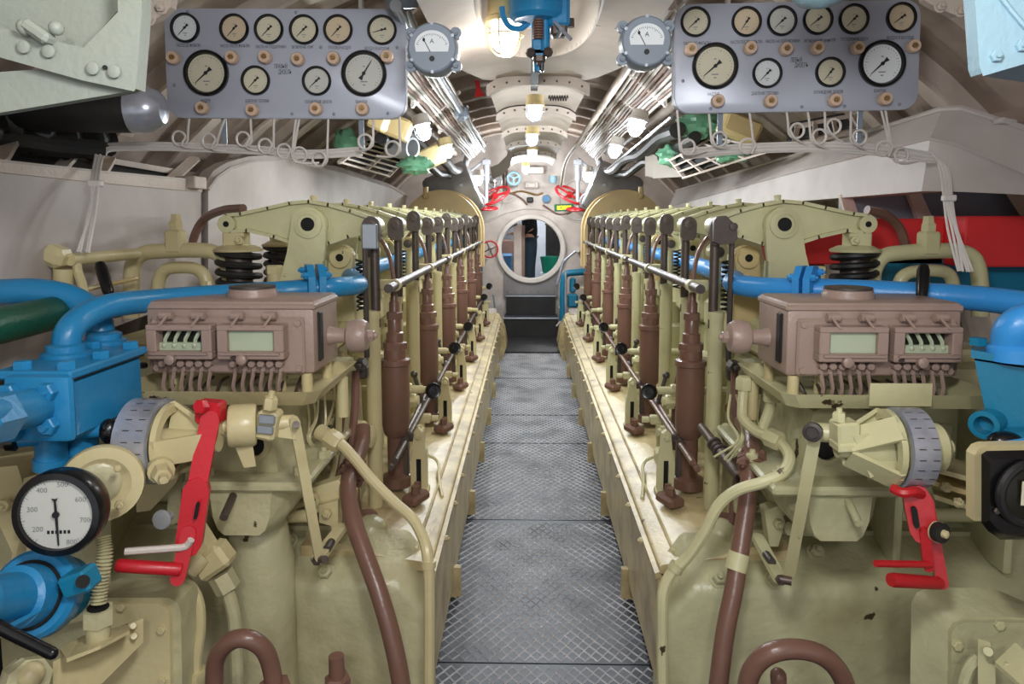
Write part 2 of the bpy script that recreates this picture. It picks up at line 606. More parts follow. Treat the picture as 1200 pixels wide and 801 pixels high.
chans = [(3.56, 4.42, 0.245, 0.235, 2.285), (4.40, 5.35, 0.24, 0.235, 2.275), (5.33, 6.3, 0.24, 0.235, 2.275), (6.28, 7.3, 0.24, 0.235, 2.275), (7.28, 8.6, 0.24, 0.24, 2.275)]
ordn = ['second', 'third', 'fourth', 'fifth', 'farthest']
for i, (y0, y1, w0, w1, z) in enumerate(chans):
    t = root('ceiling_panel', 'pale canvas-lined ceiling panel over the gangway, %s from the viewer' % ordn[i], 'panel', (CXc, y0, z), 'ceiling panels over the gangway')
    part('panel_lining', channel(y0, y1, w0, w1, z), 'lining', t)
    lp = part('panel_lip', lip_strip(y0, w0, z), 'lining', t)
    b = B()
    for k in range(7):
        tt = -0.8 + 1.6 * k / 6
        b.sphere((CXc + w0 * tt, y0 - 0.002, z - 0.022 - 0.05 * tt ** 4), 0.007, 6)
    part('screw', b, 'steel', lp, kind='stuff')

# the near panel with the oval opening
t = root('ceiling_panel', 'nearest and widest ceiling panel, with the oval opening around the blue device', 'panel', (CXc, 1.1, 2.27), 'ceiling panels over the gangway')
OV = (0.03, 2.52, 0.205, 0.60)      # oval centre x, y and half axes


def flat_with_hole(x0, x1, y0, y1, z, th, n=72):
    b = B()
    rows = []
    cx_, cy_, ax_, ay_ = OV

    def zz(x):
        q = (x - CXc) / 0.37
        return z - 0.06 * q ** 4
    for k in range(n):
        a = 2 * PI * k / n
        ca, sa = math.cos(a), math.sin(a)
        # squarish oval
        e = (abs(ca) ** 2.6 + abs(sa) ** 2.6) ** (-1 / 2.6)
        ix, iy = cx_ + ax_ * ca * e, cy_ + ay_ * sa * e
        dx, dy = ca * ax_, sa * ay_
        tx = ((x1 - cx_) / dx) if dx > 1e-9 else ((x0 - cx_) / dx if dx < -1e-9 else 1e9)
        ty = ((y1 - cy_) / dy) if dy > 1e-9 else ((y0 - cy_) / dy if dy < -1e-9 else 1e9)
        t_ = min(tx, ty)
        ox, oy = cx_ + dx * t_, cy_ + dy * t_
        if oy > 2.9:
            ox = CXc + (ox - CXc) * (1 - 0.32 * ((oy - 2.9) / 0.7) ** 1.5)
        mx, my = (ix + ox) / 2, (iy + oy) / 2
        rows.append([V((ix, iy, zz(ix))), V((mx, my, zz(mx))), V((ox, oy, zz(ox))), V((ox, oy, zz(ox) + th)), V((mx, my, zz(mx) + th)), V((ix, iy, zz(ix) + th))])
    rows.append(rows[0])
    b.loft(rows, cap=False)
    return b


part('panel_lining', flat_with_hole(-0.32, 0.42, 1.1, 3.6, 2.285, 0.016), 'lining', t)
b = B()
cx_, cy_, ax_, ay_ = OV
pts = []
for k in range(60):
    a = 2 * PI * k / 60
    ca, sa = math.cos(a), math.sin(a)
    e = (abs(ca) ** 2.6 + abs(sa) ** 2.6) ** (-1 / 2.6)
    pts.append((cx_ + ax_ * ca * e, cy_ + ay_ * sa * e))
b.loft([[V((x, y, 2.28)), V((x, y, 2.72)), V((cx_ + (x - cx_) * 1.04, cy_ + (y - cy_) * 1.02, 2.72)), V((cx_ + (x - cx_) * 1.04, cy_ + (y - cy_) * 1.02, 2.28))] for x, y in pts + pts[:1]], cap=False)
part('opening_trunk', b, 'white', t, 'white inner wall of the oval opening')
part('trunk_lid', B().bx(cx_ - 0.24, cx_ + 0.24, cy_ - 0.66, cy_ + 0.66, 2.72, 2.74), 'white', t)
lp = part('panel_lip', lip_strip(3.55, 0.25, 2.285), 'lining', t)
b = B()
for k in range(8):
    tt = -0.85 + 1.7 * k / 7
    b.sphere((CXc + 0.25 * tt, 3.548, 2.262 - 0.05 * tt ** 4), 0.006, 6)
part('screw', b, 'steel', lp, kind='stuff')
b = B().bx(CXc - 0.34, CXc + 0.35, 2.56, 2.572, 2.268, 2.284)
part('panel_seam', B().tube([(-0.318, 2.62, 2.245), (-0.2, 2.62, 2.28), (-0.175, 2.62, 2.283)], 0.004, 6).tube([(0.24, 2.62, 2.283), (0.3, 2.62, 2.276), (0.418, 2.62, 2.225)], 0.004, 6), 'darksteel', t)

# ================================================================ DIESEL ENGINES
UX_, UZ_ = V((1, 0, 0)), V((0, 0, 1))
PITCHY = 0.48
RY0 = 2.62


def engine(s):
    side = 'left' if s < 0 else 'right'
    cr = 'cream' if s < 0 else 'cream_green'
    ca = 'casing' if s < 0 else 'casing_green'

    def G(w, y, z):
        return V((XC + s * w, y, z))

    E = root('diesel_engine', 'long cream-painted diesel engine with a row of rocker arms, %s of the gangway' % side, 'engine', G(0.95, 5.2, 0), 'pair of diesel engines')
    U = V((s, 0, 0))

    def gp(poly, y, t):          # prism of a (w, z) outline from depth y to y+t
        b = B()
        return b.loft([[G(w, y, z) for w, z in poly], [G(w, y + t, z) for w, z in poly]])

    def gb(b, w0, w1, y0, y1, z0, z1, bev=0.0, seg=1):
        return b.bx(XC + s * min(w0, w1), XC + s * max(w0, w1), y0, y1, z0, z1, bev, seg) if s > 0 else b.bx(XC - max(w0, w1), XC - min(w0, w1), y0, y1, z0, z1, bev, seg)

    # ---- lower crankcase and the ledge along the gangway
    part('crankcase', gp([(0.395, 0.05), (0.395, 0.44), (0.80, 0.50), (1.55, 0.50), (1.55, 0.05)], 2.3, 5.85), ca, E)
    led = part('ledge', gp([(0.372, 0.452), (0.372, 0.475), (0.38, 0.482), (0.78, 0.535), (0.80, 0.535), (0.80, 0.50), (0.40, 0.452)], 2.24, 5.95), 'ledge', E, 'worn cream ledge top')
    skirt = part('side_plate', gp([(0.366, 0.085), (0.366, 0.435), (0.396, 0.435), (0.396, 0.085)], 2.24, 5.95), 'ledge', E)
    part('edge_strip', B().tube([G(0.43, 2.3, 0.496), G(0.43, 8.1, 0.496)], 0.006, 6), 'ledge', led)
    part('edge_strip', B().loft([[G(0.385, y, 0.435), G(0.36, y, 0.432), G(0.357, y, 0.452), G(0.372, y, 0.458)] for y in (2.24, 8.19)]), 'ledge', skirt)
    bt = part('bolt', B().hexb(G(0.358, 2.5, 0.444), (-s, 0, 0), 0.011, 0.012), 'ledge', E)
    for k in range(1, 18):
        dup(bt, (0, 0.32 * k, 0))
    tb = part('foot_bracket', B().loft([[G(0.34, 2.9, z0), G(0.42, 2.9, z0), G(0.42, 2.93, z0), G(0.34, 2.93, z0)] for z0 in (-0.03, 0.13)]), 'ledge', E)
    for k in range(1, 7):
        dup(tb, (0, 0.85 * k, 0))
    # ---- front casing
    prof = lambda w, k, yb=2.55: [G(w, yb, 0.0), G(w, 2.15, 0.0), G(w, 2.15, 0.42 - k), G(w, 2.158, 0.448 - k), G(w, 2.175, 0.466 - k), G(w, 2.2, 0.48 - k), G(w, min(yb, 2.45), 0.48 + 0.48 * (min(yb, 2.45) - 2.2) - k), G(w, yb, 0.61 - k if yb > 2.5 else 0.48 + 0.48 * (yb - 2.2) - k - 0.001)]
    b = B().loft([prof(0.372, 0.10, 2.32), prof(0.385, 0.085, 2.32), prof(0.455, 0.01, 2.34), prof(0.47, 0.0, 2.34), prof(0.66, 0.0, 2.34), prof(0.67, 0.0), prof(1.75, 0.0)])
    part('front_casing', b, ca, E, angle=40)
    b = B()
    # vertical half-round column and ribs on the front casing
    if s < 0:
        part('front_column', B().lathe([(0.10, 0.0), (0.10, 0.56), (0.085, 0.66), (0.06, 0.74)], G(0.88, 2.10, 0), (0, 0, 1), 24), ca, E)
    b = B().loft([[G(0.68, 2.44, 0.56), G(1.75, 2.44, 0.56), G(1.75, 2.66, 0.56), G(0.68, 2.66, 0.56)], [G(0.69, 2.44, 0.98), G(1.75, 2.44, 0.98), G(1.75, 2.66, 0.98), G(0.69, 2.66, 0.98)], [G(0.72, 2.48, 1.08), G(1.75, 2.48, 1.08), G(1.75, 2.66, 1.08), G(0.72, 2.66, 1.08)]])
    part('front_upper_casing', b, ca, E)
    ax = V((0, -0.75, 0.66))
    for px, Yn in (((340, 2.29), (382, 2.19)) if s < 0 else ((955, 2.27), (908, 2.18), (842, 2.18))):
        q = P(px, 650, Yn)
        q.z = 0.48 + 0.48 * (Yn - 2.2) if Yn > 2.2 else 0.466
        part('casing_nut', B().nut(q, ax, 0.022, 0.034), ca, E)
    # rounded shoulder boss at the corner
    part('corner_boss', B().sphere(G(0.60, 2.38, 0.53), 0.06, 14, (1, 1, 0.8)), ca, E)

    # round pads, studs and small pipes on the engine front
    for w, z, r_ in ((0.80, 0.70, 0.065), (0.98, 0.62, 0.05), (1.32, 0.80, 0.09)):
        b = B().lathe([(r_, 0), (r_, 0.02), (r_ * 0.9, 0.028), (r_ * 0.55, 0.03), (r_ * 0.5, 0.05), (r_ * 0.3, 0.055)], G(w, 2.44, z), (0, -1, 0), 26)
        pd_ = part('round_pad', b, cr, E)
        h0_ = None
        for q in range(5):
            a = 2 * PI * q / 5 + 0.3
            p_ = G(w + 0.76 * r_ * math.cos(a), 2.414, z + 0.76 * r_ * math.sin(a))
            if h0_ is None:
                h0_, p0_ = part('pad_bolt', B().hexb(p_, (0, -1, 0), 0.011, 0.012), cr, pd_), p_
            else:
                dup(h0_, p_ - p0_)
    for q, (w, z) in enumerate(((0.74, 0.9), (0.74, 0.60), (1.20, 0.66), (1.06, 0.95), (1.22, 0.95))):
        part('front_bolt', B().nut(G(w, 2.44, z), (0, -1, 0), 0.016, 0.026), cr, E)
    part('front_rib', gb(B(), 1.10, 1.125, 2.20, 2.46, 0.5, 0.95, 0.006), ca, E)
    part('front_rib', gb(B(), 1.42, 1.445, 2.16, 2.46, 0.5, 0.98, 0.006), ca, E)
    part('casing_web', gb(B(), 0.66, 1.72, 2.335, 2.5, 0.3, 0.56), ca, E)
    part('front_flange', gb(B(), 0.70, 1.75, 2.40, 2.46, 0.545, 0.575, 0.006), cr, E)
    part('front_flange', gb(B(), 0.70, 1.75, 2.41, 2.46, 0.975, 1.0, 0.006), cr, E)
    part('lube_pipe', B().tube(smooth([G(0.71, 2.40, 0.98), G(0.70, 2.37, 0.92), G(0.71, 2.36, 0.78), G(0.76, 2.36, 0.66), G(0.86, 2.34, 0.62), G(0.92, 2.32, 0.55)]), 0.011, 8), cr, E)
    part('lube_pipe', B().tube(smooth([G(0.67, 2.50, 1.06), G(0.665, 2.46, 0.95), G(0.67, 2.42, 0.80), G(0.655, 2.40, 0.66), G(0.64, 2.38, 0.56)]), 0.014, 8), 'brown', E, 'thin red-brown oil pipe')

    # nuts on studs along the top of the upper casing, cover plates and conduit stubs
    n0 = None
    for q in range(6):
        p_ = G(0.78 + 0.11 * q, 2.50, 1.08)
        if n0 is None:
            n0, p0_ = part('stud_nut', B().hexb(p_, (0, 0, 1), 0.018, 0.022), cr, E), p_
        else:
            dup(n0, p_ - p0_)
    part('inspection_plate', gb(B(), 1.15, 1.40, 2.425, 2.445, 0.60, 0.90, 0.006), ca, E)
    part('side_boss', B().lathe([(0.055, 0), (0.055, 0.05), (0.04, 0.06), (0.04, 0.085), (0.02, 0.09)], G(0.70, 2.52, 0.82), (-s, -0.2, 0), 20), cr, E)
    for q in range(3):
        part('conduit', B().tube(smooth([G(0.69 + 0.02 * q, 2.43, 1.05), G(0.688 + 0.02 * q, 2.40, 0.95), G(0.70 + 0.05 * q, 2.36, 0.80), G(0.72 + 0.10 * q, 2.37, 0.70)]), 0.006, 6), ('brown', 'steel', cr)[q], E)
    part('clamp_block', gb(B(), 0.645, 0.72, 2.36, 2.42, 0.60, 0.68, 0.008), cr, E)
    part('clamp_bolt', B().hexb(G(0.68, 2.36, 0.64), (0, -1, 0), 0.016, 0.018), cr, E)
    part('rusty_flange', B().lathe([(0.04, 0), (0.044, 0.006), (0.044, 0.022), (0.03, 0.026)], G(0.63, 2.44, 0.53), (0, -0.3, 1), 18), 'brown', E, 'red-brown flange')

    # ---- cylinder block, heads
    part('cylinder_block', gb(B(), 0.96, 1.38, 2.66, 7.95, 0.52, 1.08, 0.02), cr, E)
    jd = B()
    gb(jd, 0.92, 0.97, 2.74, 3.44, 0.60, 1.0, 0.015)
    jc = part('jacket_cover', jd, cr, E)
    b = B()
    for yy in (2.80, 3.38):
        for zz in (0.64, 0.80, 0.96):
            b.hexb(G(0.92, yy, zz), (-s, 0, 0), 0.014, 0.014)
    part('cover_bolts', b, cr, jc, kind='stuff')
    hd = B()
    gb(hd, 0.80, 1.34, 2.66, 3.50, 1.08, 1.22, 0.02)
    h0 = part('cylinder_head', hd, cr, E)
    for j in range(1, 6):
        if j < 6:
            o = (0, 0.905 * j, 0)
            dup(jc, o)
            dup(h0, o)
    # hollow dark recess stays between them

    # ---- rocker gear, twice per cylinder
    y = RY0
    top = [(0.597, 1.588), (0.612, 1.602), (0.632, 1.604), (0.70, 1.628), (0.78, 1.650), (0.85, 1.662), (0.92, 1.656), (1.0, 1.638), (1.10, 1.617), (1.152, 1.612), (1.175, 1.596)]
    bot = [(1.18, 1.580), (1.168, 1.558), (1.14, 1.552), (1.08, 1.558), (0.98, 1.535), (0.90, 1.508), (0.84, 1.500), (0.78, 1.512), (0.71, 1.535), (0.65, 1.548), (0.62, 1.545), (0.60, 1.56)]
    b = gp(top + bot, y - 0.012, 0.024)
    for line in (top[1:], bot[1:-1]):
        for i in range(len(line) - 1):
            (wa, za), (wb, zb) = line[i], line[i + 1]
            d = V((wb - wa, zb - za))
            d.normalize()
            n_ = V((-d.y, d.x)) * 0.006
            wa, za, wb, zb = wa - d.x * 0.003, za - d.y * 0.003, wb + d.x * 0.003, zb + d.y * 0.003
            b.loft([[G(wa + n_.x, yy, za + n_.y), G(wb + n_.x, yy, zb + n_.y), G(wb - n_.x, yy, zb - n_.y), G(wa - n_.x, yy, za - n_.y)] for yy in (y - 0.034, y + 0.034)])
    b.cyl(G(0.84, y - 0.055, 1.58), G(0.84, y + 0.055, 1.58), 0.056, None, 24)
    b.cyl(G(1.152, y - 0.036, 1.58), G(1.152, y + 0.036, 1.58), 0.032, None, 16)
    b.cyl(G(0.622, y - 0.036, 1.573), G(0.622, y + 0.036, 1.573), 0.034, None, 16)
    rk = part('rocker_arm', b, 'cream_green', E)
    part('tip_bore', B().cyl(G(1.152, y - 0.0375, 1.58), G(1.152, y - 0.03, 1.58), 0.011, None, 10), 'hole', rk, 'dark bored hole')
    part('oil_nipple', B().cyl(G(0.84, y, 1.64), G(0.84, y, 1.675), 0.011, None, 8).hexb(G(0.84, y, 1.672), (0, 0, 1), 0.013, 0.012, False), cr, rk)
    # pedestal cheek in front
    outl = [(0.785, 1.20), (0.79, 1.45), (0.782, 1.50)] + [(0.84 + 0.062 * math.cos(a), 1.58 + 0.062 * math.sin(a)) for a in [R(180 - 22.5 * k) for k in range(9)]] + [(0.92, 1.48), (0.955, 1.36), (0.955, 1.20)]
    b = gp(outl, y - 0.074, 0.022)
    b.loft([[G(w, yy, z) for w, z in ((0.785, 1.20), (0.79, 1.45), (0.80, 1.45), (0.80, 1.20))] for yy in (y - 0.085, y - 0.03)])
    b.lathe([(0.05, 0), (0.05, 0.012), (0.036, 0.014), (0.036, 0.009)], G(0.84, y - 0.072, 1.58), (0, -1, 0), 24)
    b.hexb(G(0.90, y - 0.073, 1.33), (0, -1, 0), 0.016, 0.02).cyl(G(0.895, y - 0.09, 1.31), G(0.895, y - 0.09, 1.24), 0.011, None, 8)
    for q in range(4):
        b.sphere(G(0.93, y - 0.074, 1.25 + 0.05 * q), 0.008, 6)
    pd = part('rocker_pedestal', b, 'cream_green', E)
    if s > 0:
        part('lettering', write(B(), '46', G(0.885, y - 0.0745, 1.44), UX_, UZ_, 0.045), 'cream_green', E, 'raised cast number 46', kind='stuff', recalc=False)
    part('pivot_bore', B().cyl(G(0.84, y - 0.0865, 1.58), G(0.84, y - 0.07, 1.58), 0.024, None, 18), 'hole', pd, 'dark bored pivot hole')
    # valve spring under the outer end
    pts = []
    for k in range(5 * 14 + 1):
        a = 2 * PI * k / 14
        pts.append(G(1.125 + 0.072 * math.cos(a), y + 0.072 * math.sin(a), 1.30 + 0.18 * k / 70))
    sg = part('valve_spring', B().tube(pts, 0.0125, 7), 'rubber', E, 'black coil spring')
    part('spring_core', B().cyl(G(1.125, y, 1.22), G(1.125, y, 1.49), 0.048, None, 14), 'darksteel', sg)
    b = B().lathe([(0.085, 0), (0.088, 0.008), (0.06, 0.022), (0.03, 0.026)], G(1.125, y, 1.48), (0, 0, 1), 24)
    gb(b, 1.09, 1.17, y - 0.035, y + 0.035, 1.495, 1.552, 0.006)
    b.hexb(G(1.10, y - 0.036, 1.522), (0, -1, 0), 0.017, 0.02)
    sc_ = part('spring_cap', b, cr, E)
    b = B().hexb(G(0.985, y - 0.02, 1.40), (0, 0, 1), 0.034, 0.03, False).cyl(G(0.985, y - 0.02, 1.2), G(0.985, y - 0.02, 1.40), 0.029, None, 12)
    hx = part('hex_fitting', b, cr, E)
    # push rod, tube and clevis
    pr = part('push_rod', B().cyl(G(0.62, y, 1.20), G(0.62, y, 1.53), 0.0175, None, 12), 'steel', E, 'dark oily steel push rod')
    stad = [(0.62 + 0.033 * math.cos(a), 1.575 + 0.033 * math.sin(a)) for a in [R(180 * k / 10) for k in range(11)]] + [(0.588, 1.525), (0.60, 1.508), (0.64, 1.508), (0.652, 1.525)]
    b = gp(stad, y - 0.06, 0.024)
    cv = part('clevis', b, 'darksteel', E, 'dark steel clevis head')
    part('clevis_bolt', B().lathe([(0.02, 0), (0.02, 0.006), (0.011, 0.007), (0.011, 0.002)], G(0.62, y - 0.06, 1.575), (0, -1, 0), 16), 'steel', cv)
    tt = part('push_rod_tube', B().lathe([(0.028, 0), (0.028, 0.715), (0.030, 0.72), (0.030, 0.745), (0.02, 0.75)], G(0.632, y, 0.515), (0, 0, 1), 16), cr, E)
    for k in range(1, 12):
        dz = (0, 0, 0.03, 0, 0.004, 0.03)[k % 6] * (1 if s < 0 else 0.5)
        o = V((0, PITCHY * k, 0))
        dup(rk, o), dup(pd, o), dup(sg, o), dup(sc_, o), dup(hx, o)
        dup(pr, o + V((0, 0, dz))), dup(cv, o + V((0, 0, dz))), dup(tt, o + V((0, 0, dz)))
    # starting-air valves: shorter second row with ringed heads
    y = 2.84
    b = B().cyl(G(0.685, y, 0.9), G(0.685, y, 1.44), 0.02, None, 10)
    b.cyl(G(0.685, y - 0.03, 1.47), G(0.685, y + 0.03, 1.47), 0.036, None, 16)
    av = part('air_valve_rod', b, cr, E)
    part('air_valve_pin', B().lathe([(0.022, 0), (0.022, 0.008), (0.01, 0.01)], G(0.685, y - 0.03, 1.47), (0, -1, 0), 14), 'darksteel', av, 'dark pin')
    # lower tappet levers with a bored boss and a thin return spring
    y = 2.80
    b = B()
    outl = [(0.735, 1.20), (0.745, 1.40)] + [(0.785 + 0.048 * math.cos(a), 1.45 + 0.048 * math.sin(a)) for a in [R(190 - 25 * k) for k in range(9)]] + [(0.84, 1.36), (0.86, 1.20)]
    b = gp(outl, y - 0.03, 0.05)
    b.cyl(G(0.785, y - 0.05, 1.45), G(0.785, y + 0.03, 1.45), 0.040, None, 20)
    tl = part('tappet_lever', b, 'ochre' if s > 0 else cr, E)
    part('tappet_bore', B().cyl(G(0.785, y - 0.0515, 1.45), G(0.785, y - 0.04, 1.45), 0.015, None, 14), 'hole', tl, 'dark bore')
    pts = [G(0.715 + 0.017 * math.cos(2 * PI * k / 10), y + 0.017 * math.sin(2 * PI * k / 10), 1.24 + 0.2 * k / 110) for k in range(111)]
    part('return_spring', B().tube(pts, 0.0042, 5), 'rubber', tl, 'thin black return spring')
    for j in range(1, 6):
        dup(tl, (0, 0.93 * j, 0))
    # ---- brown fuel pumps
    y = 2.80
    b = B().lathe([(0.060, 0.0), (0.060, 0.04), (0.036, 0.05), (0.036, 0.20), (0.048, 0.215), (0.055, 0.25), (0.055, 0.49), (0.061, 0.495), (0.061, 0.515), (0.044, 0.52), (0.044, 0.555), (0.034, 0.565), (0.034, 0.62), (0.027, 0.625), (0.027, 0.68), (0.021, 0.69), (0.021, 0.74), (0.014, 0.75), (0.014, 0.78)], G(0.585, y, 0.53), (0, 0, 1), 24)
    fp = part('fuel_pump', b, 'brown', E, 'red-brown stepped pump barrel')
    part('pump_collar', B().hexb(G(0.585, y, 1.085), (0, 0, 1), 0.049, 0.03, False), 'brown', fp)
    part('pump_gland', B().hexb(G(0.585, y, 1.205), (0, 0, 1), 0.032, 0.03, False), 'brown', fp)
    part('fuel_pipe', B().tube(smooth([G(0.585, y, 1.29), G(0.588, y, 1.38), G(0.61, y + 0.02, 1.47), G(0.66, y + 0.05, 1.53), G(0.70, y + 0.07, 1.5)]), 0.009, 8), 'brown', fp)
    part('pump_foot', B().box(G(0.49, y - 0.12, 0.525), (0.07, 0.11, 0.04), Matrix.Rotation(s * R(25), 3, 'Z'), 0.012).cyl(G(0.49, y - 0.13, 0.54), G(0.49, y - 0.13, 0.575), 0.02, 0.016, 10).cyl(G(0.49, y - 0.08, 0.54), G(0.49, y - 0.08, 0.57), 0.016, 0.013, 10), 'brown', fp)
    # ---- forked brackets and the control shaft along the ledge
    y = 2.80
    b = B()
    gb(b, 0.455, 0.535, y - 0.03, y + 0.04, 0.49, 0.52, 0.006)
    outl = [(-0.034, 0.52), (-0.034, 0.62), (-0.024, 0.68), (-0.017, 0.75), (0.0, 0.765), (0.017, 0.75), (0.024, 0.68), (0.034, 0.62), (0.034, 0.52), (0.010, 0.52), (0.010, 0.64), (-0.010, 0.64), (-0.010, 0.52)]
    b.loft([[G(0.495 + w, yy, z) for w, z in outl] for yy in (y - 0.012, y + 0.016)])
    b.hexb(G(0.495, y - 0.012, 0.735), (0, -1, 0), 0.014, 0.014)
    b.hexb(G(0.475, y + 0.0, 0.52), (0, 0, 1), 0.014, 0.016, False)
    fk = part('fork_bracket', b, cr, E)
    part('fork_slot', B().bx(XC + s * 0.495 - 0.009, XC + s * 0.495 + 0.009, y - 0.004, y + 0.012, 0.52, 0.64), 'hole', fk)
    b = B()
    gb(b, 0.535, 0.56, y - 0.02, y + 0.02, 0.56, 0.76, 0.006)
    b.hexb(G(0.548, y - 0.02, 0.72), (0, -1, 0), 0.016, 0.02)
    gb(b, 0.50, 0.60, y + 0.02, y + 0.05, 0.70, 0.735, 0.006)
    lk = part('link_clamp', b, 'darksteel', E, 'dark oily steel clamp')
    part('control_shaft', B().cyl(G(0.545, 2.55, 0.715), G(0.545, 7.95, 0.735), 0.012, None, 10).cyl(G(0.555, 2.52, 0.70), G(0.57, 3.5, 0.72), 0.011, None, 8), 'steel' if s < 0 else 'brown', E, 'dark shaft running the length of the ledge')
    # ---- test cocks with small handwheels
    y = 3.10
    b = B().cyl(G(0.84, y, 0.85), G(0.52, y, 0.85), 0.018, None, 12).hexb(G(0.60, y, 0.85), (-s, 0, 0), 0.030, 0.03, False).hexb(G(0.66, y, 0.85), (-s, 0, 0), 0.034, 0.03, False)
    b.cyl(G(0.52, y, 0.85), G(0.47, y - 0.02, 0.85), 0.014, None, 10)
    tc_ = part('test_cock', b, cr, E)
    hw = part('cock_wheel', B().lathe([(0.012, -0.01), (0.02, 0.0), (0.034, 0.004), (0.036, 0.010), (0.034, 0.018), (0.026, 0.014), (0.010, 0.016), (0.010, 0.022)], G(0.475, y - 0.02, 0.85), (-s * 0.35, -0.93, 0.1), 24), 'black', E, 'small round black handwheel')
    for j in range(6):
        o = V((0, 0.93 * j, 0))
        if j:
            dup(fp, o), dup(av, o), dup(fk, o), dup(lk, o), dup(tc_, o)
            if j != 3:
                dup(hw, o + V((0, 0, 0.02 if j % 2 else 0)))
    # cream valve blocks, small forks and link rods between the pumps
    y = 3.06
    b = B()
    gb(b, 0.50, 0.565, y - 0.05, y + 0.04, 0.53, 0.60, 0.01)
    b.cyl(G(0.535, y, 0.60), G(0.535, y, 0.70), 0.016, None, 12).hexb(G(0.535, y, 0.66), (0, 0, 1), 0.028, 0.03, False)
    vb = part('valve_block', b, cr, E)
    part('block_nut', B().hexb(G(0.515, y - 0.052, 0.565), (0, -1, 0), 0.018, 0.02), cr, vb)
    b = B()
    gb(b, 0.505, 0.60, y + 0.16, y + 0.20, 0.66, 0.70, 0.006)
    b.cyl(G(0.50, y + 0.18, 0.68), G(0.47, y + 0.18, 0.68), 0.014, None, 10)
    gb(b, 0.535, 0.565, y + 0.165, y + 0.195, 0.535, 0.67, 0.004)
    sh_ = part('shaft_hanger', b, cr, E)
    b = B().cyl(G(0.56, y + 0.3, 0.72), G(0.60, y + 0.3, 0.86), 0.010, None, 8).sphere(G(0.60, y + 0.3, 0.86), 0.018, 10).sphere(G(0.56, y + 0.3, 0.72), 0.022, 10)
    lr = part('link_rod', b, 'darksteel', E, 'dark link rod')
    b = B().cyl(G(0.70, y + 0.12, 0.78), G(0.55, y + 0.12, 0.78), 0.022, None, 12).hexb(G(0.60, y + 0.12, 0.78), (-s, 0, 0), 0.034, 0.035, False).hexb(G(0.66, y + 0.12, 0.78), (-s, 0, 0), 0.036, 0.03, False)
    un = part('pipe_union', b, cr, E)
    tw = part('thin_pipe', B().tube(smooth([G(0.40, y - 0.28, 0.488), G(0.435, y - 0.10, 0.50), G(0.45, y + 0.02, 0.51), G(0.47, y + 0.05, 0.53), G(0.50, y + 0.04, 0.55)]), 0.007, 6), cr, E)
    for j in range(1, 6):
        o = (0, 0.93 * j, 0)
        for q in (vb, sh_, lr, un):
            dup(q, o)
    # small copper-brown drain pipes between pumps
    dp = part('drain_pipe', B().tube(smooth([G(0.70, 3.2, 1.05), G(0.66, 3.22, 1.0), G(0.62, 3.24, 0.8), G(0.62, 3.24, 0.54)]), 0.014, 8), 'brown', E, 'thin red-brown drain pipe')
    for j in range(1, 5):
        dup(dp, (0, 0.93 * j, 0))
    jt = part('cylinder_column', B().lathe([(0.07, 0.53), (0.07, 0.9), (0.08, 0.92), (0.08, 0.98), (0.05, 1.0), (0.05, 1.12)], G(0.80, 3.26, 0), (0, 0, 1), 18), cr, E)
    for j in range(1, 5):
        dup(jt, (0, 0.93 * j, 0))
    # ---- guard rail in front of the push rods
    RZ, RW = 1.345, 0.568
    for ya, yb in ((2.60, 4.38), (4.50, 7.95)):
        rl = part('guard_rail', B().cyl(G(RW, ya, RZ), G(RW, yb, RZ), 0.0175, None, 14), 'darksteel', E, 'dark steel guard rail')
        yy = ya + 0.14
        while yy < yb:
            b = B()
            gb(b, RW - 0.004, 0.63, yy - 0.016, yy + 0.016, RZ - 0.018, RZ + 0.022, 0.004)
            b.cyl(G(RW, yy - 0.018, RZ), G(RW, yy + 0.018, RZ), 0.024, None, 14)
            part('rail_bracket', b, cr, rl, 'cream bracket')
            yy += 0.96
    # ---- cover of the gear train at the far end
    b = B()
    arch = [(1.48, 1.05)] + [(1.03 + 0.45 * math.cos(a), 1.46 + 0.45 * math.sin(a)) for a in [R(180 * k / 22) for k in range(23)]] + [(0.58, 1.05)]
    b = gp(arch, 8.02, 0.20)
    b2 = [(1.03 + (w - 1.03) * 1.04, z + 0.02 if z > 1.1 else z) for w, z in arch]
    b.loft([[G(w, yy, z) for w, z in b2] for yy in (8.22, 8.40)])
    gc = part('gear_cover', b, 'tan', E, 'large rounded tan cover at the far end')
    part('cover_lug', B().cyl(G(1.03 + 0.16, 8.0, 1.84), G(1.03 + 0.16, 8.0, 1.95), 0.03, None, 12).sphere(G(1.19, 8.0, 1.85), 0.04, 10), 'tan', gc)
    b = gp([(0.60, 0.0), (0.60, 0.36), (0.56, 0.42), (0.44, 0.46), (0.40, 0.44), (0.33, 0.30), (0.30, 0.12), (0.34, 0.0)], 8.2, 0.5)
    part('end_foot', b, 'ledge', E, 'rounded cream end foot')
    # end block
    part('end_block', gb(B(), 0.66, 1.4, 7.95, 8.35, 0.1, 1.1, 0.02), cr, E)
    # ---- first clevis carries a bright clamp
    b = B()
    if s < 0:
        gb(b, 0.593, 0.648, RY0 - 0.085, RY0 - 0.06, 1.492, 1.582, 0.004)
        part('clevis_clamp', b, 'silver', E, 'bright steel clamp plate on the nearest clevis')
        part('pull_rod', B().cyl(G(0.64, RY0 - 0.07, 1.50), G(0.64, RY0 - 0.07, 1.10), 0.010, None, 10), 'darksteel', E, 'thin dark pull rod')
    else:
        b.loft([[G(w, yy, z) for w, z in ((0.592, 1.52), (0.592, 1.59), (0.602, 1.607), (0.635, 1.61), (0.655, 1.59), (0.672, 1.575), (0.676, 1.53), (0.66, 1.512), (0.62, 1.51))] for yy in (RY0 - 0.088, RY0 - 0.06)])
        b.lathe([(0.014, 0), (0.014, 0.010), (0.007, 0.011)], G(0.660, RY0 - 0.088, 1.572), (0, -1, 0), 12)
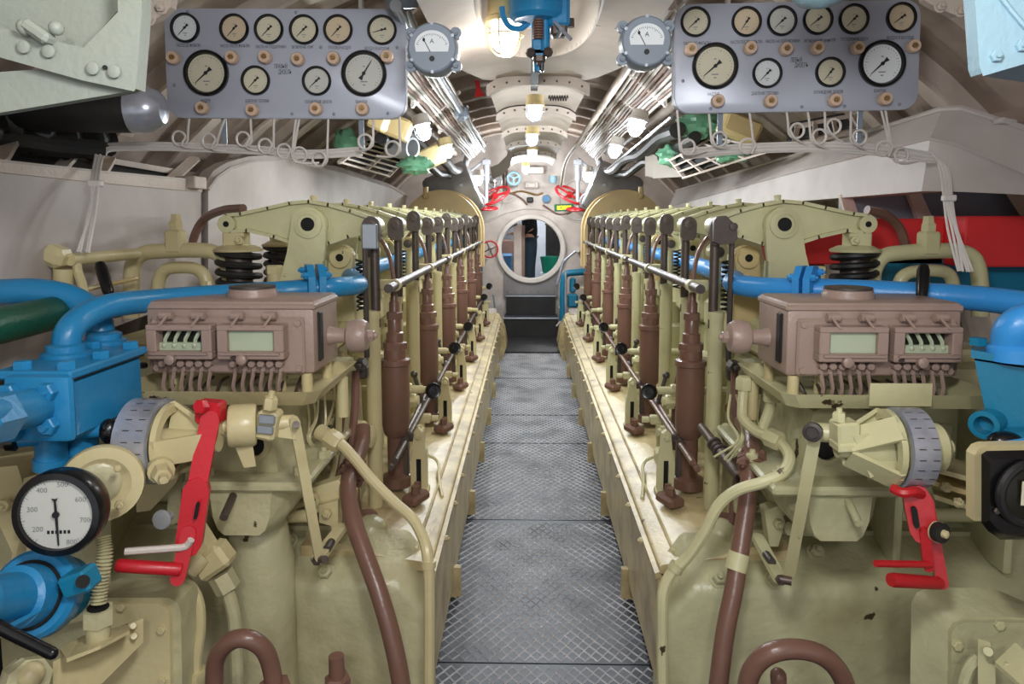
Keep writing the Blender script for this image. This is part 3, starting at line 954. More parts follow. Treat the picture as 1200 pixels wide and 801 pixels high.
        part('clevis_clamp', b, 'darksteel', E, 'wide dark clamp plate on the nearest clevis')
        part('pull_rod', B().cyl(G(0.664, RY0 - 0.06, 1.53), G(0.664, RY0 - 0.06, 1.09), 0.010, None, 10), 'darksteel', E, 'thin dark pull rod')
    part('pull_rod_joint', B().hexb(G(0.65 if s < 0 else 0.665, RY0 - 0.10, 1.085), (0, -1, 0), 0.022, 0.05).box(G(0.655 if s < 0 else 0.672, RY0 - 0.08, 1.05), (0.04, 0.04, 0.05), None, 0.008), 'darksteel', E, 'dark steel joint')

    # ---- outer deck: valve bodies and cream blocks beyond the springs
    b = B()
    gb(b, 1.2, 1.75, 2.62, 8.0, 0.9, 1.12, 0.02)
    part('outer_deck', b, cr, E)
    b = B()
    gb(b, 1.22, 1.36, 2.68, 2.80, 1.12, 1.30, 0.012)
    b.hexb(G(1.29, 2.74, 1.30), (0, 0, 1), 0.04, 0.04)
    ob = part('valve_body', b, cr, E)
    for j in range(1, 6):
        dup(ob, (0, 0.93 * j, 0))
    return E


ENG = {s: engine(s) for s in (-1, 1)}

# ================================================================ LUBRICATORS AND DRIP TRAYS ON THE ENGINE FRONTS
def lubricator(s):
    side = 'left' if s < 0 else 'right'

    def G(w, y, z):
        return V((XC + s * w, y, z))

    def gb(b, w0, w1, y0, y1, z0, z1, bev=0.0, seg=1):
        xa, xb = sorted((XC + s * w0, XC + s * w1))
        return b.bx(xa, xb, y0, y1, z0, z1, bev, seg)
    w0, w1, yf, yb, z0, z1 = 0.655, 1.13, 1.97, 2.22, 1.165, 1.372
    t = root('lubricator', 'pinkish brown lubricator box with two framed sight windows on the %s engine' % side, 'lubricator', G(0.9, 2.1, z0), 'pair of lubricators')
    hs = part('housing', gb(B(), w0, w1, yf, yb, z0, z1, 0.012, 2), 'pink', t)
    part('top_edge', gb(B(), w0 - 0.004, w1 + 0.004, yf - 0.004, yb, z1 - 0.026, z1 - 0.008, 0.005), 'pink', hs)
    fp = part('face_plate', gb(B(), w0 + 0.025, w1 - 0.02, yf - 0.016, yf, z0 + 0.004, z1 - 0.045, 0.006), 'pink', t)
    b = B()
    for w in (w0 + 0.04, w1 - 0.035):
        for z in (z0 + 0.02, z1 - 0.06):
            b.cyl(G(w, yf - 0.016, z), G(w, yf - 0.022, z), 0.009, None, 10)
    part('plate_screws', b, 'pink', fp, kind='stuff')
    cap = part('filler_cap', B().lathe([(0.072, 0.0), (0.072, 0.012), (0.068, 0.018), (0.068, 0.024), (0.064, 0.026)], G(0.875, 2.10, z1 - 0.002), (0, 0, 1), 28), 'pink', t)
    part('cap_disc', B().lathe([(0.066, 0.0), (0.066, 0.006), (0.05, 0.008)], G(0.875, 2.10, z1 + 0.024), (0, 0, 1), 24), 'darksteel', cap, 'dark cap disc')
    # windows: plain glass nearer the gangway, plunger sight glass outside
    for wa, wb, kind in ((0.722, 0.905, 'glass'), (0.920, 1.100, 'sight')):
        yo = yf - 0.062
        za, zb = z0 + 0.052, z1 - 0.06
        fr = B()
        gb(fr, wa, wb, yo, yf - 0.016, zb - 0.016, zb, 0.003)
        gb(fr, wa, wb, yo, yf - 0.016, za, za + 0.022, 0.003)
        gb(fr, wa, wa + 0.028, yo, yf - 0.016, za + 0.02, zb - 0.014, 0.003)
        gb(fr, wb - 0.028, wb, yo, yf - 0.016, za + 0.02, zb - 0.014, 0.003)
        gb(fr, wa + 0.01, wb - 0.01, yo - 0.008, yo + 0.004, za + 0.014, za + 0.020)
        wf = part('window_frame', fr, 'pink', t)
        if kind == 'glass':
            part('sight_glass', gb(B(), wa + 0.022, wb - 0.022, yo + 0.018, yo + 0.024, za + 0.018, zb - 0.012), 'glassgreen', wf, 'pale greenish glass pane')
        else:
            part('dark_recess', gb(B(), wa + 0.022, wb - 0.022, yf - 0.022, yf - 0.0165, za + 0.018, zb - 0.012), 'glassdark', wf, 'dark recess')
            part('sight_ledge', gb(B(), wa + 0.026, wb - 0.026, yo + 0.018, yf - 0.022, za + 0.02, za + 0.044, 0.003), 'glassgreen', wf, 'pale greenish ledge')
            for k in range(4):
                w = wa + 0.048 + 0.028 * k
                part('plunger', B().tube(smooth([G(w - 0.006, yo + 0.03, zb - 0.018), G(w + 0.002, yo + 0.025, zb - 0.035), G(w + 0.006, yo + 0.024, za + 0.05), G(w + 0.006, yo + 0.024, za + 0.03)], 3), 0.0055, 6).sphere(G(w + 0.006, yo + 0.02, za + 0.036), 0.0085, 8), 'glassgreen', wf, 'pale plunger')
        part('drain_button', B().lathe([(0.014, 0), (0.014, 0.016), (0.009, 0.019)], G((wa + wb) / 2 - 0.02 * s, yo, za + 0.002), (0, -1, 0), 14), 'pink', wf)
        for w in (wa + 0.045, wa + 0.135):
            part('hinge', B().cyl(G(w - 0.016, yf - 0.028, zb + 0.022), G(w + 0.018, yf - 0.028, zb + 0.022), 0.012, None, 10).loft([[G(w + a, y, z) for a, y, z in ((-0.014, yf - 0.036, zb + 0.03), (-0.006, yf - 0.036, zb + 0.03), (-0.006, yf - 0.028, zb + 0.03), (-0.014, yf - 0.028, zb + 0.03))], [G(w + a, y, z) for a, y, z in ((0.002, yo - 0.004, zb - 0.004), (0.010, yo - 0.004, zb - 0.004), (0.010, yo + 0.006, zb - 0.004), (0.002, yo + 0.006, zb - 0.004))]]), 'pink', wf)
        for k in range(6):
            w = wa + 0.022 + 0.0255 * k
            kn = part('feed_screw', B().lathe([(0.0105, 0), (0.0105, 0.028), (0.008, 0.031)], G(w, yf - 0.012, z0 + 0.036), (0, -1, 0), 12).box(G(w, yf - 0.0435, z0 + 0.036), (0.014, 0.002, 0.003), Matrix.Rotation(R(20 + 31 * k), 3, 'Y')), 'pink', t)
            part('feed_pipe', B().tube(smooth([G(w, yf - 0.02, z0 + 0.026), G(w + 0.004, yf - 0.02, z0 - 0.0), G(w + 0.010, yf - 0.018, z0 - 0.03), G(w + 0.008, yf - 0.01, z0 - 0.058)], 4), 0.0055, 6).hexb(G(w, yf - 0.02, z0 + 0.012), (0, 0, 1), 0.008, 0.014, False), 'pink', kn)
    # level gauge slot and end knob on the gangway side
    part('level_gauge', gb(B(), w0 - 0.008, w0 + 0.002, yf + 0.03, yf + 0.065, z0 + 0.03, z1 - 0.035, 0.004), 'rubber', t, 'dark slotted level gauge')
    kn = part('end_knob', B().lathe([(0.028, 0.0), (0.022, 0.03), (0.022, 0.05), (0.045, 0.06), (0.05, 0.075), (0.05, 0.10), (0.042, 0.115), (0.015, 0.12)], G(w0, yf + 0.15, z0 + 0.085), (-s, 0, 0.0), 22), 'pink', t)
    part('knob_bolt', B().hexb(G(w0 - 0.118, yf + 0.15, z0 + 0.085), (-s, 0, 0), 0.018, 0.018), 'pink', kn)
    for w, y in ((w0 + 0.03, yf + 0.02), (w0 + 0.12, yf + 0.06), (w1 - 0.05, yf + 0.05), (w0 + 0.03, yb - 0.03)):
        part('support_post', B().cyl(G(w, y, 1.105), G(w, y, z0), 0.016, None, 12), 'cream', t, 'short cream post')
    # drip tray
    a0, a1, b0, b1, zt, zb = 0.61, 1.18, 1.85, 2.27, 1.142, 1.10
    i = 0.025
    b = B()
    rim = [(a0, b1), (a0, b0 + 0.03), (a0 + 0.03, b0), (a1 - 0.02, b0), (a1, b0 + 0.03), (a1, b1)]
    cx_, cy_ = (a0 + a1) / 2, (b0 + b1) / 2
    sh = lambda q, k: (cx_ + (q[0] - cx_) * (1 - 2 * k / (a1 - a0)), cy_ + (q[1] - cy_) * (1 - 2 * k / (b1 - b0)))
    L1 = [G(*sh(q, 0.028), zb) for q in rim]
    L2 = [G(*q, zt) for q in rim]
    L3 = [G(*sh(q, 0.006), zt) for q in rim]
    L4 = [G(*sh(q, 0.032), zb + 0.006) for q in rim]
    b.loft([L1, L2, L3, L4], cap=True)
    tr = root('drip_tray', 'shallow cream drip tray with sloping rim under the %s lubricator' % side, 'tray', G(cx_, cy_, 1.0), 'pair of drip trays')
    part('pan', b, 'cream' if s < 0 else 'cream_green', tr)
    if s > 0:
        part('label_plate', gb(B(), 0.83, 0.99, 1.846, 1.85, 1.115, 1.175), 'cream_green', tr, 'blank cream plate on the tray front')
    bb = B()
    for k in range(9):
        w = 0.70 + 0.045 * k
        bb.tube(smooth([G(w, 1.92 + 0.01 * (k % 3), 1.112), G(w + 0.02, 2.02, 1.125 + 0.006 * (k % 2)), G(w + 0.05, 2.14, 1.118)], 3), 0.005, 5)
    part('oil_pipes', bb, 'steel', tr, 'thin dark pipes lying in the tray', kind='stuff')
    for w in (0.64, 1.08):
        part('tray_leg', B().cyl(G(w, 2.2, 0.98), G(w, 2.2, 1.105), 0.018, None, 12), 'cream', tr)
    # control housing under the tray (part of the engine)
    ca = 'casing' if s < 0 else 'casing_green'
    E = ENG[s]
    ws = 0.86 if s < 0 else 0.80
    b = B().loft([[G(ws + dx * kx, yy, zz) for dx, yy in ((-1, 2.45), (-1, 1.97), (-0.7, 1.92), (0.7, 1.92), (1, 1.97), (1, 2.45))]
                  for zz, kx in ((0.715, 0.07), (0.73, 0.095), (0.77, 0.115), (0.845, 0.125))])
    part('shelf_casting', b, ca, E)
    part('shelf_plate', gb(B(), ws - 0.19, ws + 0.16, 1.90, 2.5, 0.846, 0.874, 0.008), ca, E)
    b = B()
    b.loft([[G(ws - 0.085 + dw, 1.99, z) for dw, z in ((0, 0.874), (0.03, 1.06), (0.10, 1.09), (0.19, 1.06), (0.21, 0.874))], [G(ws - 0.085 + dw, 2.40, z) for dw, z in ((0, 0.874), (0.03, 1.06), (0.10, 1.09), (0.19, 1.06), (0.21, 0.874))]])
    ph = part('pillar_housing', b, ca, E)
    b = B()
    b.lathe([(0.048, 0), (0.048, 0.02), (0.034, 0.022), (0.034, 0.004)], G(ws - 0.02, 1.99, 0.96), (0, -1, 0), 24)
    part('oval_opening', b, ca, ph)
    part('opening_bore', B().cyl(G(ws - 0.02, 1.984, 0.96), G(ws - 0.02, 1.978, 0.96), 0.033, None, 20), 'hole', ph, 'dark opening')
    st = part('stud', B().hexb(G(ws - 0.15, 1.98, 0.874), (0, 0, 1), 0.02, 0.022), ca, E)
    dup(st, (s * 0.26, -0.02, 0)), dup(st, (-s * 0.03, 0.14, 0))
    part('stop_pin', B().cyl(G(ws + 0.02, 1.92, 0.83), G(ws + 0.02 - 0.01, 1.83, 0.805), 0.011, None, 10), 'steel' if s < 0 else ca, E)


for s_ in (-1, 1):
    lubricator(s_)


def fr_axes(a, b):
    a, b = V(a), V(b)
    return (b - a).normalized()


# ================================================================ CONTROL LEVERS
def flat_bar(b, p, q, wdt, th, nrm=(0, -1, 0), ends=True):
    p, q = V(p), V(q)
    d = (q - p).normalized()
    n = V(nrm)
    n = (n - d * n.dot(d)).normalized()
    u = d.cross(n)
    h = wdt / 2
    L_ = (q - p).length
    poly = [(0, -h), (L_, -h), (L_ + h * 0.7, -h * 0.7), (L_ + h, 0), (L_ + h * 0.7, h * 0.7), (L_, h), (0, h), (-h * 0.7, h * 0.7), (-h, 0), (-h * 0.7, -h * 0.7)]
    return b.loft([[p + d * a + u * c + n * k for a, c in poly] for k in (-th / 2, th / 2)])


def webbed(b, dc, sg, n=3, rot=0.5):
    """open drum body: rim ring, hub and wedge-shaped webs; sg = side on which the hub lies"""
    o = dc + X * sg * 0.042
    b.lathe([(0.070, 0.0), (0.094, 0.0), (0.094, 0.014), (0.070, 0.014), (0.070, 0.0)], o, X * sg, 36, cap=False)
    b.cyl(dc + X * sg * 0.03, dc + X * sg * 0.17, 0.032, 0.026, 18)
    for k in range(n):
        a = rot + 2 * PI * k / n
        e = V((0, math.cos(a), math.sin(a)))
        f = V((0, -math.sin(a), math.cos(a))) * 0.012
        pts = [o + e * 0.094, o + e * 0.02, o + X * sg * 0.105 + e * 0.02, o + X * sg * 0.105 + e * 0.034, o + X * sg * 0.012 + e * 0.094]
        b.loft([[p + f for p in pts], [p - f for p in pts]])
        pts = [o + e * 0.090, o + X * sg * 0.012 + e * 0.094, o + X * sg * 0.110 + e * 0.034, o + X * sg * 0.105 + e * 0.024]
        b.loft([[p + f * 2.6 for p in pts], [p - f * 2.6 for p in pts]])
    return b


# left set
t = root('control_gear', 'cream control gear with bright steel quadrant drum and clamp under the left tray', 'control', P(235, 560, 1.8))
X = V((1, 0, 0))
dc = P(178, 516, 1.72)
part('quadrant_drum', B().lathe([(0.090, -0.046), (0.105, -0.044), (0.105, 0.034), (0.090, 0.036), (0.090, -0.046)], dc, X, 40, cap=False), 'chrome', t, 'bright steel graduated rim')
b = B()
for k in range(24):
    a = 2 * PI * k / 24
    e = V((0, math.cos(a), math.sin(a)))
    f = V((0, -math.sin(a), math.cos(a))) * 0.0012
    for x in (-0.02, 0.012):
        o_ = dc + e * (0.1056 if dc.x < 0 else 0.0986) + X * x
        b.add([o_ - f, o_ + X * 0.016 - f, o_ + X * 0.016 + f, o_ + f], [(0, 1, 2, 3)])
part('drum_marks', b, 'darksteel', t, 'engraved marks on the rim', kind='stuff', recalc=False)
b = B().lathe([(0.084, 0.0), (0.088, 0.010), (0.088, 0.016), (0.08, 0.018)], dc, X, 36)
webbed(b, dc, 1, 3, 1.1)
hub = part('drum_body', b, 'cream', t)
part('clamp_screw', B().hexb(dc + V((0.075, -0.105, -0.04)), (0.5, -0.8, 0), 0.022, 0.045).lathe([(0.03, 0), (0.03, 0.03)], dc + V((0.06, -0.08, -0.04)), (0.5, -0.8, 0), 14), 'cream', hub)
b = B().cyl(P(250, 500, 1.74), P(262, 499, 1.74), 0.022, None, 16).cyl(P(240, 500, 1.74), P(345, 494, 1.80), 0.019, None, 16)
sh = part('control_shaft', b, 'cream', t)
part('shaft_collar', B().lathe([(0.05, 0), (0.054, 0.006), (0.054, 0.060), (0.05, 0.066), (0.036, 0.067), (0.036, 0.058)], P(268, 499, 1.75), fr_axes(P(250, 500, 1.74), P(345, 494, 1.8)), 26), 'cream', sh)
part('collar_leg', B().loft([[P(274, 520, 1.75), P(296, 520, 1.75), P(296, 520, 1.80), P(274, 520, 1.80)], [P(286, 548, 1.76), P(300, 546, 1.76), P(300, 546, 1.80), P(286, 548, 1.80)]]), 'cream', sh)
cl = part('shaft_clamp', B().box(P(315, 496, 1.77), (0.052, 0.06, 0.075), Matrix.Rotation(R(12), 3, 'Y'), 0.008).hexb(P(316, 478, 1.74), (0.2, -0.1, 1), 0.018, 0.03), 'cream', t)
part('clamp_plate', B().box(P(313, 491, 1.735), (0.040, 0.012, 0.022), Matrix.Rotation(R(5), 3, 'Y'), 0.002), 'silver', cl, 'bright clamp plate')
part('clamp_plate', B().box(P(311, 503, 1.735), (0.040, 0.012, 0.020), Matrix.Rotation(R(5), 3, 'Y'), 0.002), 'silver', cl, 'bright clamp plate')
part('clamp_lug', B().loft([[P(324, 488, 1.78), P(340, 500, 1.78), P(348, 515, 1.78), P(326, 512, 1.78)], [P(324, 488, 1.81), P(340, 500, 1.81), P(348, 515, 1.81), P(326, 512, 1.81)]]), 'cream', cl)
b = flat_bar(B(), P(345, 493, 1.78), P(374, 652, 1.90), 0.026, 0.014, (0.5, -0.85, 0))
ln = part('link_bar', b, 'cream', t)
part('link_pin', B().cyl(P(347, 497, 1.75), P(347, 497, 1.80), 0.009, None, 10), 'darksteel', ln)
part('link_pin', B().cyl(P(381, 655, 1.87), P(368, 655, 1.94), 0.010, None, 10), 'darksteel', ln)

t = root('red_lever', 'red control lever with worn white edge hanging from the left control shaft', 'lever', P(235, 590, 1.66), 'pair of red control levers')
n_ = V((0.25, -0.95, 0.1)).normalized()
b = B()
b.box(P(247, 482, 1.72), (0.062, 0.05, 0.055), Matrix.Rotation(R(4), 3, 'Y'), 0.006)
flat_bar(b, P(247, 490, 1.70), P(218, 640, 1.66), 0.044, 0.026, n_)
flat_bar(b, P(231, 572, 1.675), P(222, 636, 1.665), 0.060, 0.030, n_)
flat_bar(b, P(222, 622, 1.66), P(209, 676, 1.64), 0.034, 0.028, n_)
lv = part('lever_bar', b, 'red', t)
part('pivot_screw', B().hexb(P(238, 476, 1.685), (-0.2, -1, 0.2), 0.018, 0.018, False), 'red', lv)
part('lever_slot', flat_bar(B(), P(232, 590, 1.648), P(229, 606, 1.645), 0.008, 0.008, n_), 'hole', lv, 'dark slot')
part('lever_knob', B().lathe([(0.010, 0), (0.010, 0.02), (0.022, 0.024), (0.024, 0.03), (0.022, 0.036), (0.012, 0.038)], P(200, 604, 1.66), (-0.2, -0.97, 0.1), 20), 'drum', t, 'grey round knob')
part('hand_grip', B().lathe([(0.014, 0), (0.0155, 0.01), (0.0155, 0.135), (0.011, 0.142)], P(212, 667, 1.63), fr_axes(P(212, 667, 1.63), P(137, 662, 1.58)), 16), 'red', t)
part('latch_bar', B().tube(smooth([P(224, 632, 1.64), P(217, 640, 1.64), P(200, 642, 1.62), P(146, 646, 1.58)], 4), 0.0085, 8), 'white', t, 'worn white latch bar')

# right set
t = root('control_gear', 'cream control gear with bright steel quadrant drum beside the right tray', 'control', P(1040, 560, 1.8))
dc = P(1062, 524, 1.74)
part('quadrant_drum', B().lathe([(0.086, -0.032), (0.098, -0.030), (0.098, 0.030), (0.086, 0.032), (0.086, -0.032)], dc, X, 40, cap=False), 'chrome', t, 'bright steel graduated rim')
b = B()
for k in range(24):
    a = 2 * PI * k / 24
    e = V((0, math.cos(a), math.sin(a)))
    f = V((0, -math.sin(a), math.cos(a))) * 0.0012
    for x in (-0.02, 0.012):
        o_ = dc + e * (0.1056 if dc.x < 0 else 0.0986) + X * x
        b.add([o_ - f, o_ + X * 0.016 - f, o_ + X * 0.016 + f, o_ + f], [(0, 1, 2, 3)])
part('drum_marks', b, 'darksteel', t, 'engraved marks on the rim', kind='stuff', recalc=False)
b = B().lathe([(0.09, -0.02), (0.092, -0.012), (0.092, -0.004), (0.086, 0.0)], dc, X, 36)
webbed(b, dc, -1, 4, 0.75)
hub = part('drum_body', b, 'cream_green', t)
part('outer_hub', B().lathe([(0.092, 0.02), (0.092, 0.034), (0.07, 0.040), (0.06, 0.05), (0.06, 0.075), (0.05, 0.085), (0.022, 0.088), (0.022, 0.105), (0.018, 0.11)], dc, X, 28), 'cream_green', hub)
part('drum_rib', B().loft([[P(1000, 510, 1.70), P(1046, 505, 1.70), P(1052, 545, 1.70), P(1020, 560, 1.70)], [P(1000, 510, 1.74), P(1046, 505, 1.74), P(1052, 545, 1.74), P(1020, 560, 1.74)]]), 'cream_green', hub)
sh = part('control_shaft', B().cyl(P(958, 506, 1.80), P(1040, 512, 1.74), 0.024, None, 16), 'cream_green', t)
cl = part('shaft_clamp', B().box(P(990, 505, 1.735), (0.055, 0.06, 0.055), Matrix.Rotation(R(-4), 3, 'Y'), 0.006).box(P(990, 521, 1.73), (0.055, 0.06, 0.022), Matrix.Rotation(R(-4), 3, 'Y'), 0.004).hexb(P(983, 493, 1.73), (0, 0, 1), 0.016, 0.022).hexb(P(1000, 530, 1.73), (0, 0, -1), 0.014, 0.02, False), 'cream_green', t)
b = flat_bar(B(), P(956, 506, 1.78), P(925, 672, 1.90), 0.030, 0.016, (-0.4, -0.9, 0))
ln = part('link_bar', b, 'cream_green', t)
part('link_pin', B().lathe([(0.024, 0), (0.024, 0.014), (0.016, 0.016), (0.016, 0.008)], P(953, 505, 1.765), (-0.5, -0.85, 0), 18), 'darksteel', ln)
part('link_pin', B().lathe([(0.012, 0), (0.012, 0.03)], P(914, 678, 1.90), (1, -0.4, 0), 12), 'darksteel', ln)

t = root('red_lever', 'dark red cranked control lever hanging below the right steel drum', 'lever', P(1085, 630, 1.66), 'pair of red control levers')
n_ = V((-0.3, -0.95, 0.05)).normalized()
b = B()
flat_bar(b, P(1074, 582, 1.68), P(1082, 622, 1.66), 0.060, 0.022, n_)
flat_bar(b, P(1086, 586, 1.70), P(1103, 682, 1.66), 0.026, 0.03, n_)
flat_bar(b, P(1083, 622, 1.65), P(1087, 662, 1.65), 0.022, 0.026, n_)
lv = part('lever_bar', b, 'deepred', t)
part('top_hook', B().tube(smooth([P(1046, 572, 1.68), P(1058, 577, 1.66), P(1072, 576, 1.66), P(1082, 580, 1.68)], 4), 0.012, 8), 'deepred', lv)
part('lever_slot', flat_bar(B(), P(1071, 596, 1.655), P(1074, 615, 1.65), 0.012, 0.01, n_), 'hole', lv, 'dark slot')
part('lever_knob', B().lathe([(0.024, 0), (0.025, 0.012), (0.020, 0.014)], P(1096, 622, 1.64), (0.35, -0.93, 0.1), 22), 'cream', t, 'cream knob collar')
part('lever_knob_rim', B().lathe([(0.022, 0.0), (0.0235, 0.005), (0.0235, 0.018), (0.012, 0.02)], P(1097, 622, 1.627), (0.35, -0.93, 0.1), 14), 'rubber', t, 'dark knurled knob')
part('knob_cap', B().lathe([(0.010, 0.0), (0.009, 0.010), (0.004, 0.013)], P(1097, 622, 1.627) + V((0.35, -0.93, 0.1)).normalized() * 0.018, (0.35, -0.93, 0.1), 14), 'cream', t, 'cream knob centre')
part('hand_grip', B().lathe([(0.013, 0), (0.015, 0.008), (0.0165, 0.14), (0.015, 0.147)], P(1102, 683, 1.65), fr_axes(P(1102, 683, 1.65), P(1029, 678, 1.60)), 16), 'deepred', t)
part('latch_bar', B().tube([P(1090, 661, 1.64), P(1026, 660, 1.60)], 0.0085, 8), 'deepred', t, 'thin worn latch bar')

# ================================================================ PIPES
def pipe(name, pts, r, m, label, cat='pipe', group=None, n=10, seg=6, extra=()):
    """one pipe with its fittings; extra = (name, builder, material, label)"""
    b = B().tube(smooth(pts, seg), r, n)
    if not extra:
        return solo(name, b, m, label, cat, group)
    t = root(name, label, cat, pts[0], group)
    part('tube', b, m, t)
    for nm, bb, mm, lb in extra:
        part(nm, bb, mm, t, lb)
    return t


def flange_pair(b, p, ax, r, th=0.022, gap=0.012):
    p, ax = V(p), V(ax).normalized()
    u, v, w = basis(ax)
    for k in (-1, 1):
        q = p + ax * k * (th / 2 + gap / 2)
        pts = []
        b.loft([[q + ax * e + (u * math.cos(a) + v * math.sin(a)) * (r * (1.0 if i % 2 else 0.92)) for i, a in enumerate([2 * PI * j / 16 for j in range(16)])] for e in (-th / 2, th / 2)])
    for a in (0.6, 2.2, 3.8, 5.4):
        c = p + (u * math.cos(a) + v * math.sin(a)) * r * 0.78
        b.hexb(c - ax * (th + gap / 2), -ax, 0.012, 0.014)
        b.hexb(c + ax * (th + gap / 2), ax, 0.012, 0.014)
    return b


# cooling headers
for s in (-1, 1):
    G = lambda w, y, z: V((XC + s * w, y, z))
    if s < 0:
        pts = [G(0.76, 7.9, 1.38), G(0.76, 5.0, 1.38), G(0.755, 3.2, 1.38), G(0.745, 2.75, 1.375), P(420, 333, 2.50), P(395, 336, 2.36), P(375, 337, 2.33), P(330, 341, 2.30), P(240, 347, 2.15), P(180, 352, 2.02), P(130, 358, 1.88), P(100, 370, 1.80), P(81, 388, 1.74), P(77, 416, 1.73)]
        fl = flange_pair(B(), P(369, 332, 2.33), P(369, 336, 2.33) - P(395, 335, 2.36), 0.068)
        pipe('cooling_pipe', pts, 0.033, 'blue', 'blue cooling water pipe curving over the left lubricator with a bolted flange', n=16, extra=[('flange', fl, 'blue', None)])
        pipe('cooling_pipe', [P(-260, 347, 1.9), P(-60, 342, 1.95), P(0, 342, 1.95), P(40, 341, 1.96), P(75, 346, 1.97), P(100, 358, 1.97), P(115, 375, 1.95), P(120, 410, 1.93)], 0.036, 'blue', 'second blue pipe arching in from the left edge behind the first', n=16)
    else:
        pts = [G(0.76, 7.9, 1.38), G(0.76, 5.0, 1.38), G(0.76, 3.4, 1.375), G(0.755, 2.85, 1.365), P(860, 332, 2.62), P(890, 337, 2.50), P(940, 339, 2.40), P(1000, 341, 2.33), P(1080, 345, 2.25), P(1150, 350, 2.15), P(1205, 357, 2.05), P(1260, 368, 1.95), P(1380, 395, 1.8), P(1600, 420, 1.6)]
        fl = flange_pair(B(), P(945, 335, 2.38), P(945, 335, 2.40) - P(970, 336, 2.36), 0.072)
        pipe('cooling_pipe', pts, 0.038, 'azure', 'bright blue cooling water pipe running behind the right lubricator to the right edge', n=16, extra=[('flange', fl, 'azure', None)])

pipe('cream_pipe', [P(378, 508, 2.15), P(395, 516, 2.13), P(413, 534, 2.11), P(436, 562, 2.09), P(462, 588, 2.07), P(482, 606, 2.05), P(494, 626, 2.02), P(501, 650, 1.98), P(503, 690, 1.97), P(503, 760, 1.97), P(503, 840, 1.97)], 0.0165, 'cream', 'chipped cream pipe bending down the corner of the left engine', group='cream corner pipes',
     extra=[('pipe_nut', B().hexb(P(384, 511, 2.14), fr_axes(P(384, 511, 2.14), P(403, 524, 2.12)), 0.030, 0.05, False).cyl(P(374, 505, 2.16), P(388, 513, 2.14), 0.024, None, 14), 'cream', None), ('pipe_clip', B().lathe([(0.022, 0), (0.022, 0.02)], P(502, 664, 1.975), (0, 0, 1), 14), 'cream', None)])
pipe('cream_pipe', [P(872, 452, 2.20), P(870, 478, 2.18), P(872, 492, 2.16), P(888, 506, 2.12), P(912, 517, 2.05), P(925, 534, 1.99), P(918, 553, 1.96), P(896, 564, 1.96), P(864, 574, 1.98), P(842, 592, 2.0), P(826, 622, 2.0), P(806, 652, 2.0), P(788, 670, 1.99), P(778, 690, 1.97), P(776, 720, 1.96), P(777, 840, 1.96)], 0.0165, 'cream_green', 'chipped cream pipe with an s-bend down the corner of the right engine', group='cream corner pipes',
     extra=[('pipe_branch', B().tube(smooth([P(905, 466, 2.14), P(902, 480, 2.14), P(896, 496, 2.13), P(893, 508, 2.12)], 4), 0.0165, 10), 'cream_green', None),
            ('pipe_nut', B().hexb(P(872, 456, 2.20), (0, 0, 1), 0.027, 0.04, False), 'cream_green', None), ('pipe_nut', B().hexb(P(905, 470, 2.14), (0, 0, 1), 0.027, 0.04, False), 'cream_green', None), ('pipe_nut', B().hexb(P(900, 511, 2.08), fr_axes(P(888, 506, 2.12), P(912, 517, 2.05)), 0.028, 0.05, False), 'cream_green', None),
            ('pipe_clip', B().lathe([(0.022, 0), (0.022, 0.02)], P(790, 668, 1.99), (0.5, 0, 0.8), 14), 'cream_green', None)])
pipe('oil_pipe', [P(425, 500, 2.45), P(424, 520, 2.40), P(416, 540, 2.32), P(409, 560, 2.22), P(408, 580, 2.16), P(414, 610, 2.10), P(428, 650, 2.04), P(446, 700, 1.98), P(460, 750, 1.94), P(470, 800, 1.92), P(476, 850, 1.92)], 0.027, 'brown', 'glossy red-brown pipe slanting down the left engine front', group='brown slanting pipes', n=14,
     extra=[('pipe_flange', flange_pair(B(), P(413, 553, 2.26), fr_axes(P(416, 540, 2.32), P(409, 560, 2.22)), 0.046, 0.016, 0.004), 'brown', None)])
pipe('oil_pipe', [P(858, 478, 2.6), P(868, 492, 2.45), P(880, 510, 2.28), P(882, 530, 2.18), P(879, 556, 2.12), P(874, 600, 2.08), P(868, 640, 2.04), P(860, 690, 1.99), P(850, 740, 1.95), P(842, 801, 1.92), P(836, 850, 1.92)], 0.027, 'brown', 'matt red-brown pipe with a white clip slanting down the right engine front', group='brown slanting pipes', n=14,
     extra=[('pipe_flange', flange_pair(B(), P(881, 543, 2.14), fr_axes(P(882, 530, 2.18), P(879, 556, 2.12)), 0.046, 0.016, 0.004), 'brown', None), ('pipe_clip', B().lathe([(0.031, 0), (0.031, 0.05)], P(862, 668, 2.01), fr_axes(P(862, 668, 2.01), P(865, 655, 2.02)), 18), 'cream_green', 'cream clip')])
pipe('drain_loop', [P(250, 850, 1.62), P(251, 800, 1.62), P(254, 770, 1.61), P(270, 751, 1.60), P(290, 748, 1.60), P(309, 760, 1.61), P(318, 782, 1.62), P(322, 812, 1.62), P(323, 850, 1.62)], 0.0215, 'brown', 'small arched red-brown pipe at the bottom left', group='arched brown pipes', n=14,
     extra=[('pipe_union', B().hexb(P(322, 800, 1.62), (0, 0, -1), 0.038, 0.05, False), 'brown', None)])
pipe('drain_loop', [P(872, 850, 1.66), P(876, 801, 1.66), P(886, 778, 1.65), P(905, 764, 1.64), P(932, 760, 1.64), P(960, 766, 1.64), P(980, 782, 1.65), P(992, 808, 1.66), P(996, 850, 1.66)], 0.0235, 'brown', 'wide arched red-brown pipe at the bottom right', group='arched brown pipes', n=14)
solo('pipe_stub', B().cyl(P(396, 815, 1.75), P(394, 768, 1.75), 0.022, 0.020, 14).hexb(P(396, 808, 1.75), (0, 0, 1), 0.034, 0.04, False), 'brown', 'short red-brown pipe stub in a nut beside the slanting pipe', 'pipe')
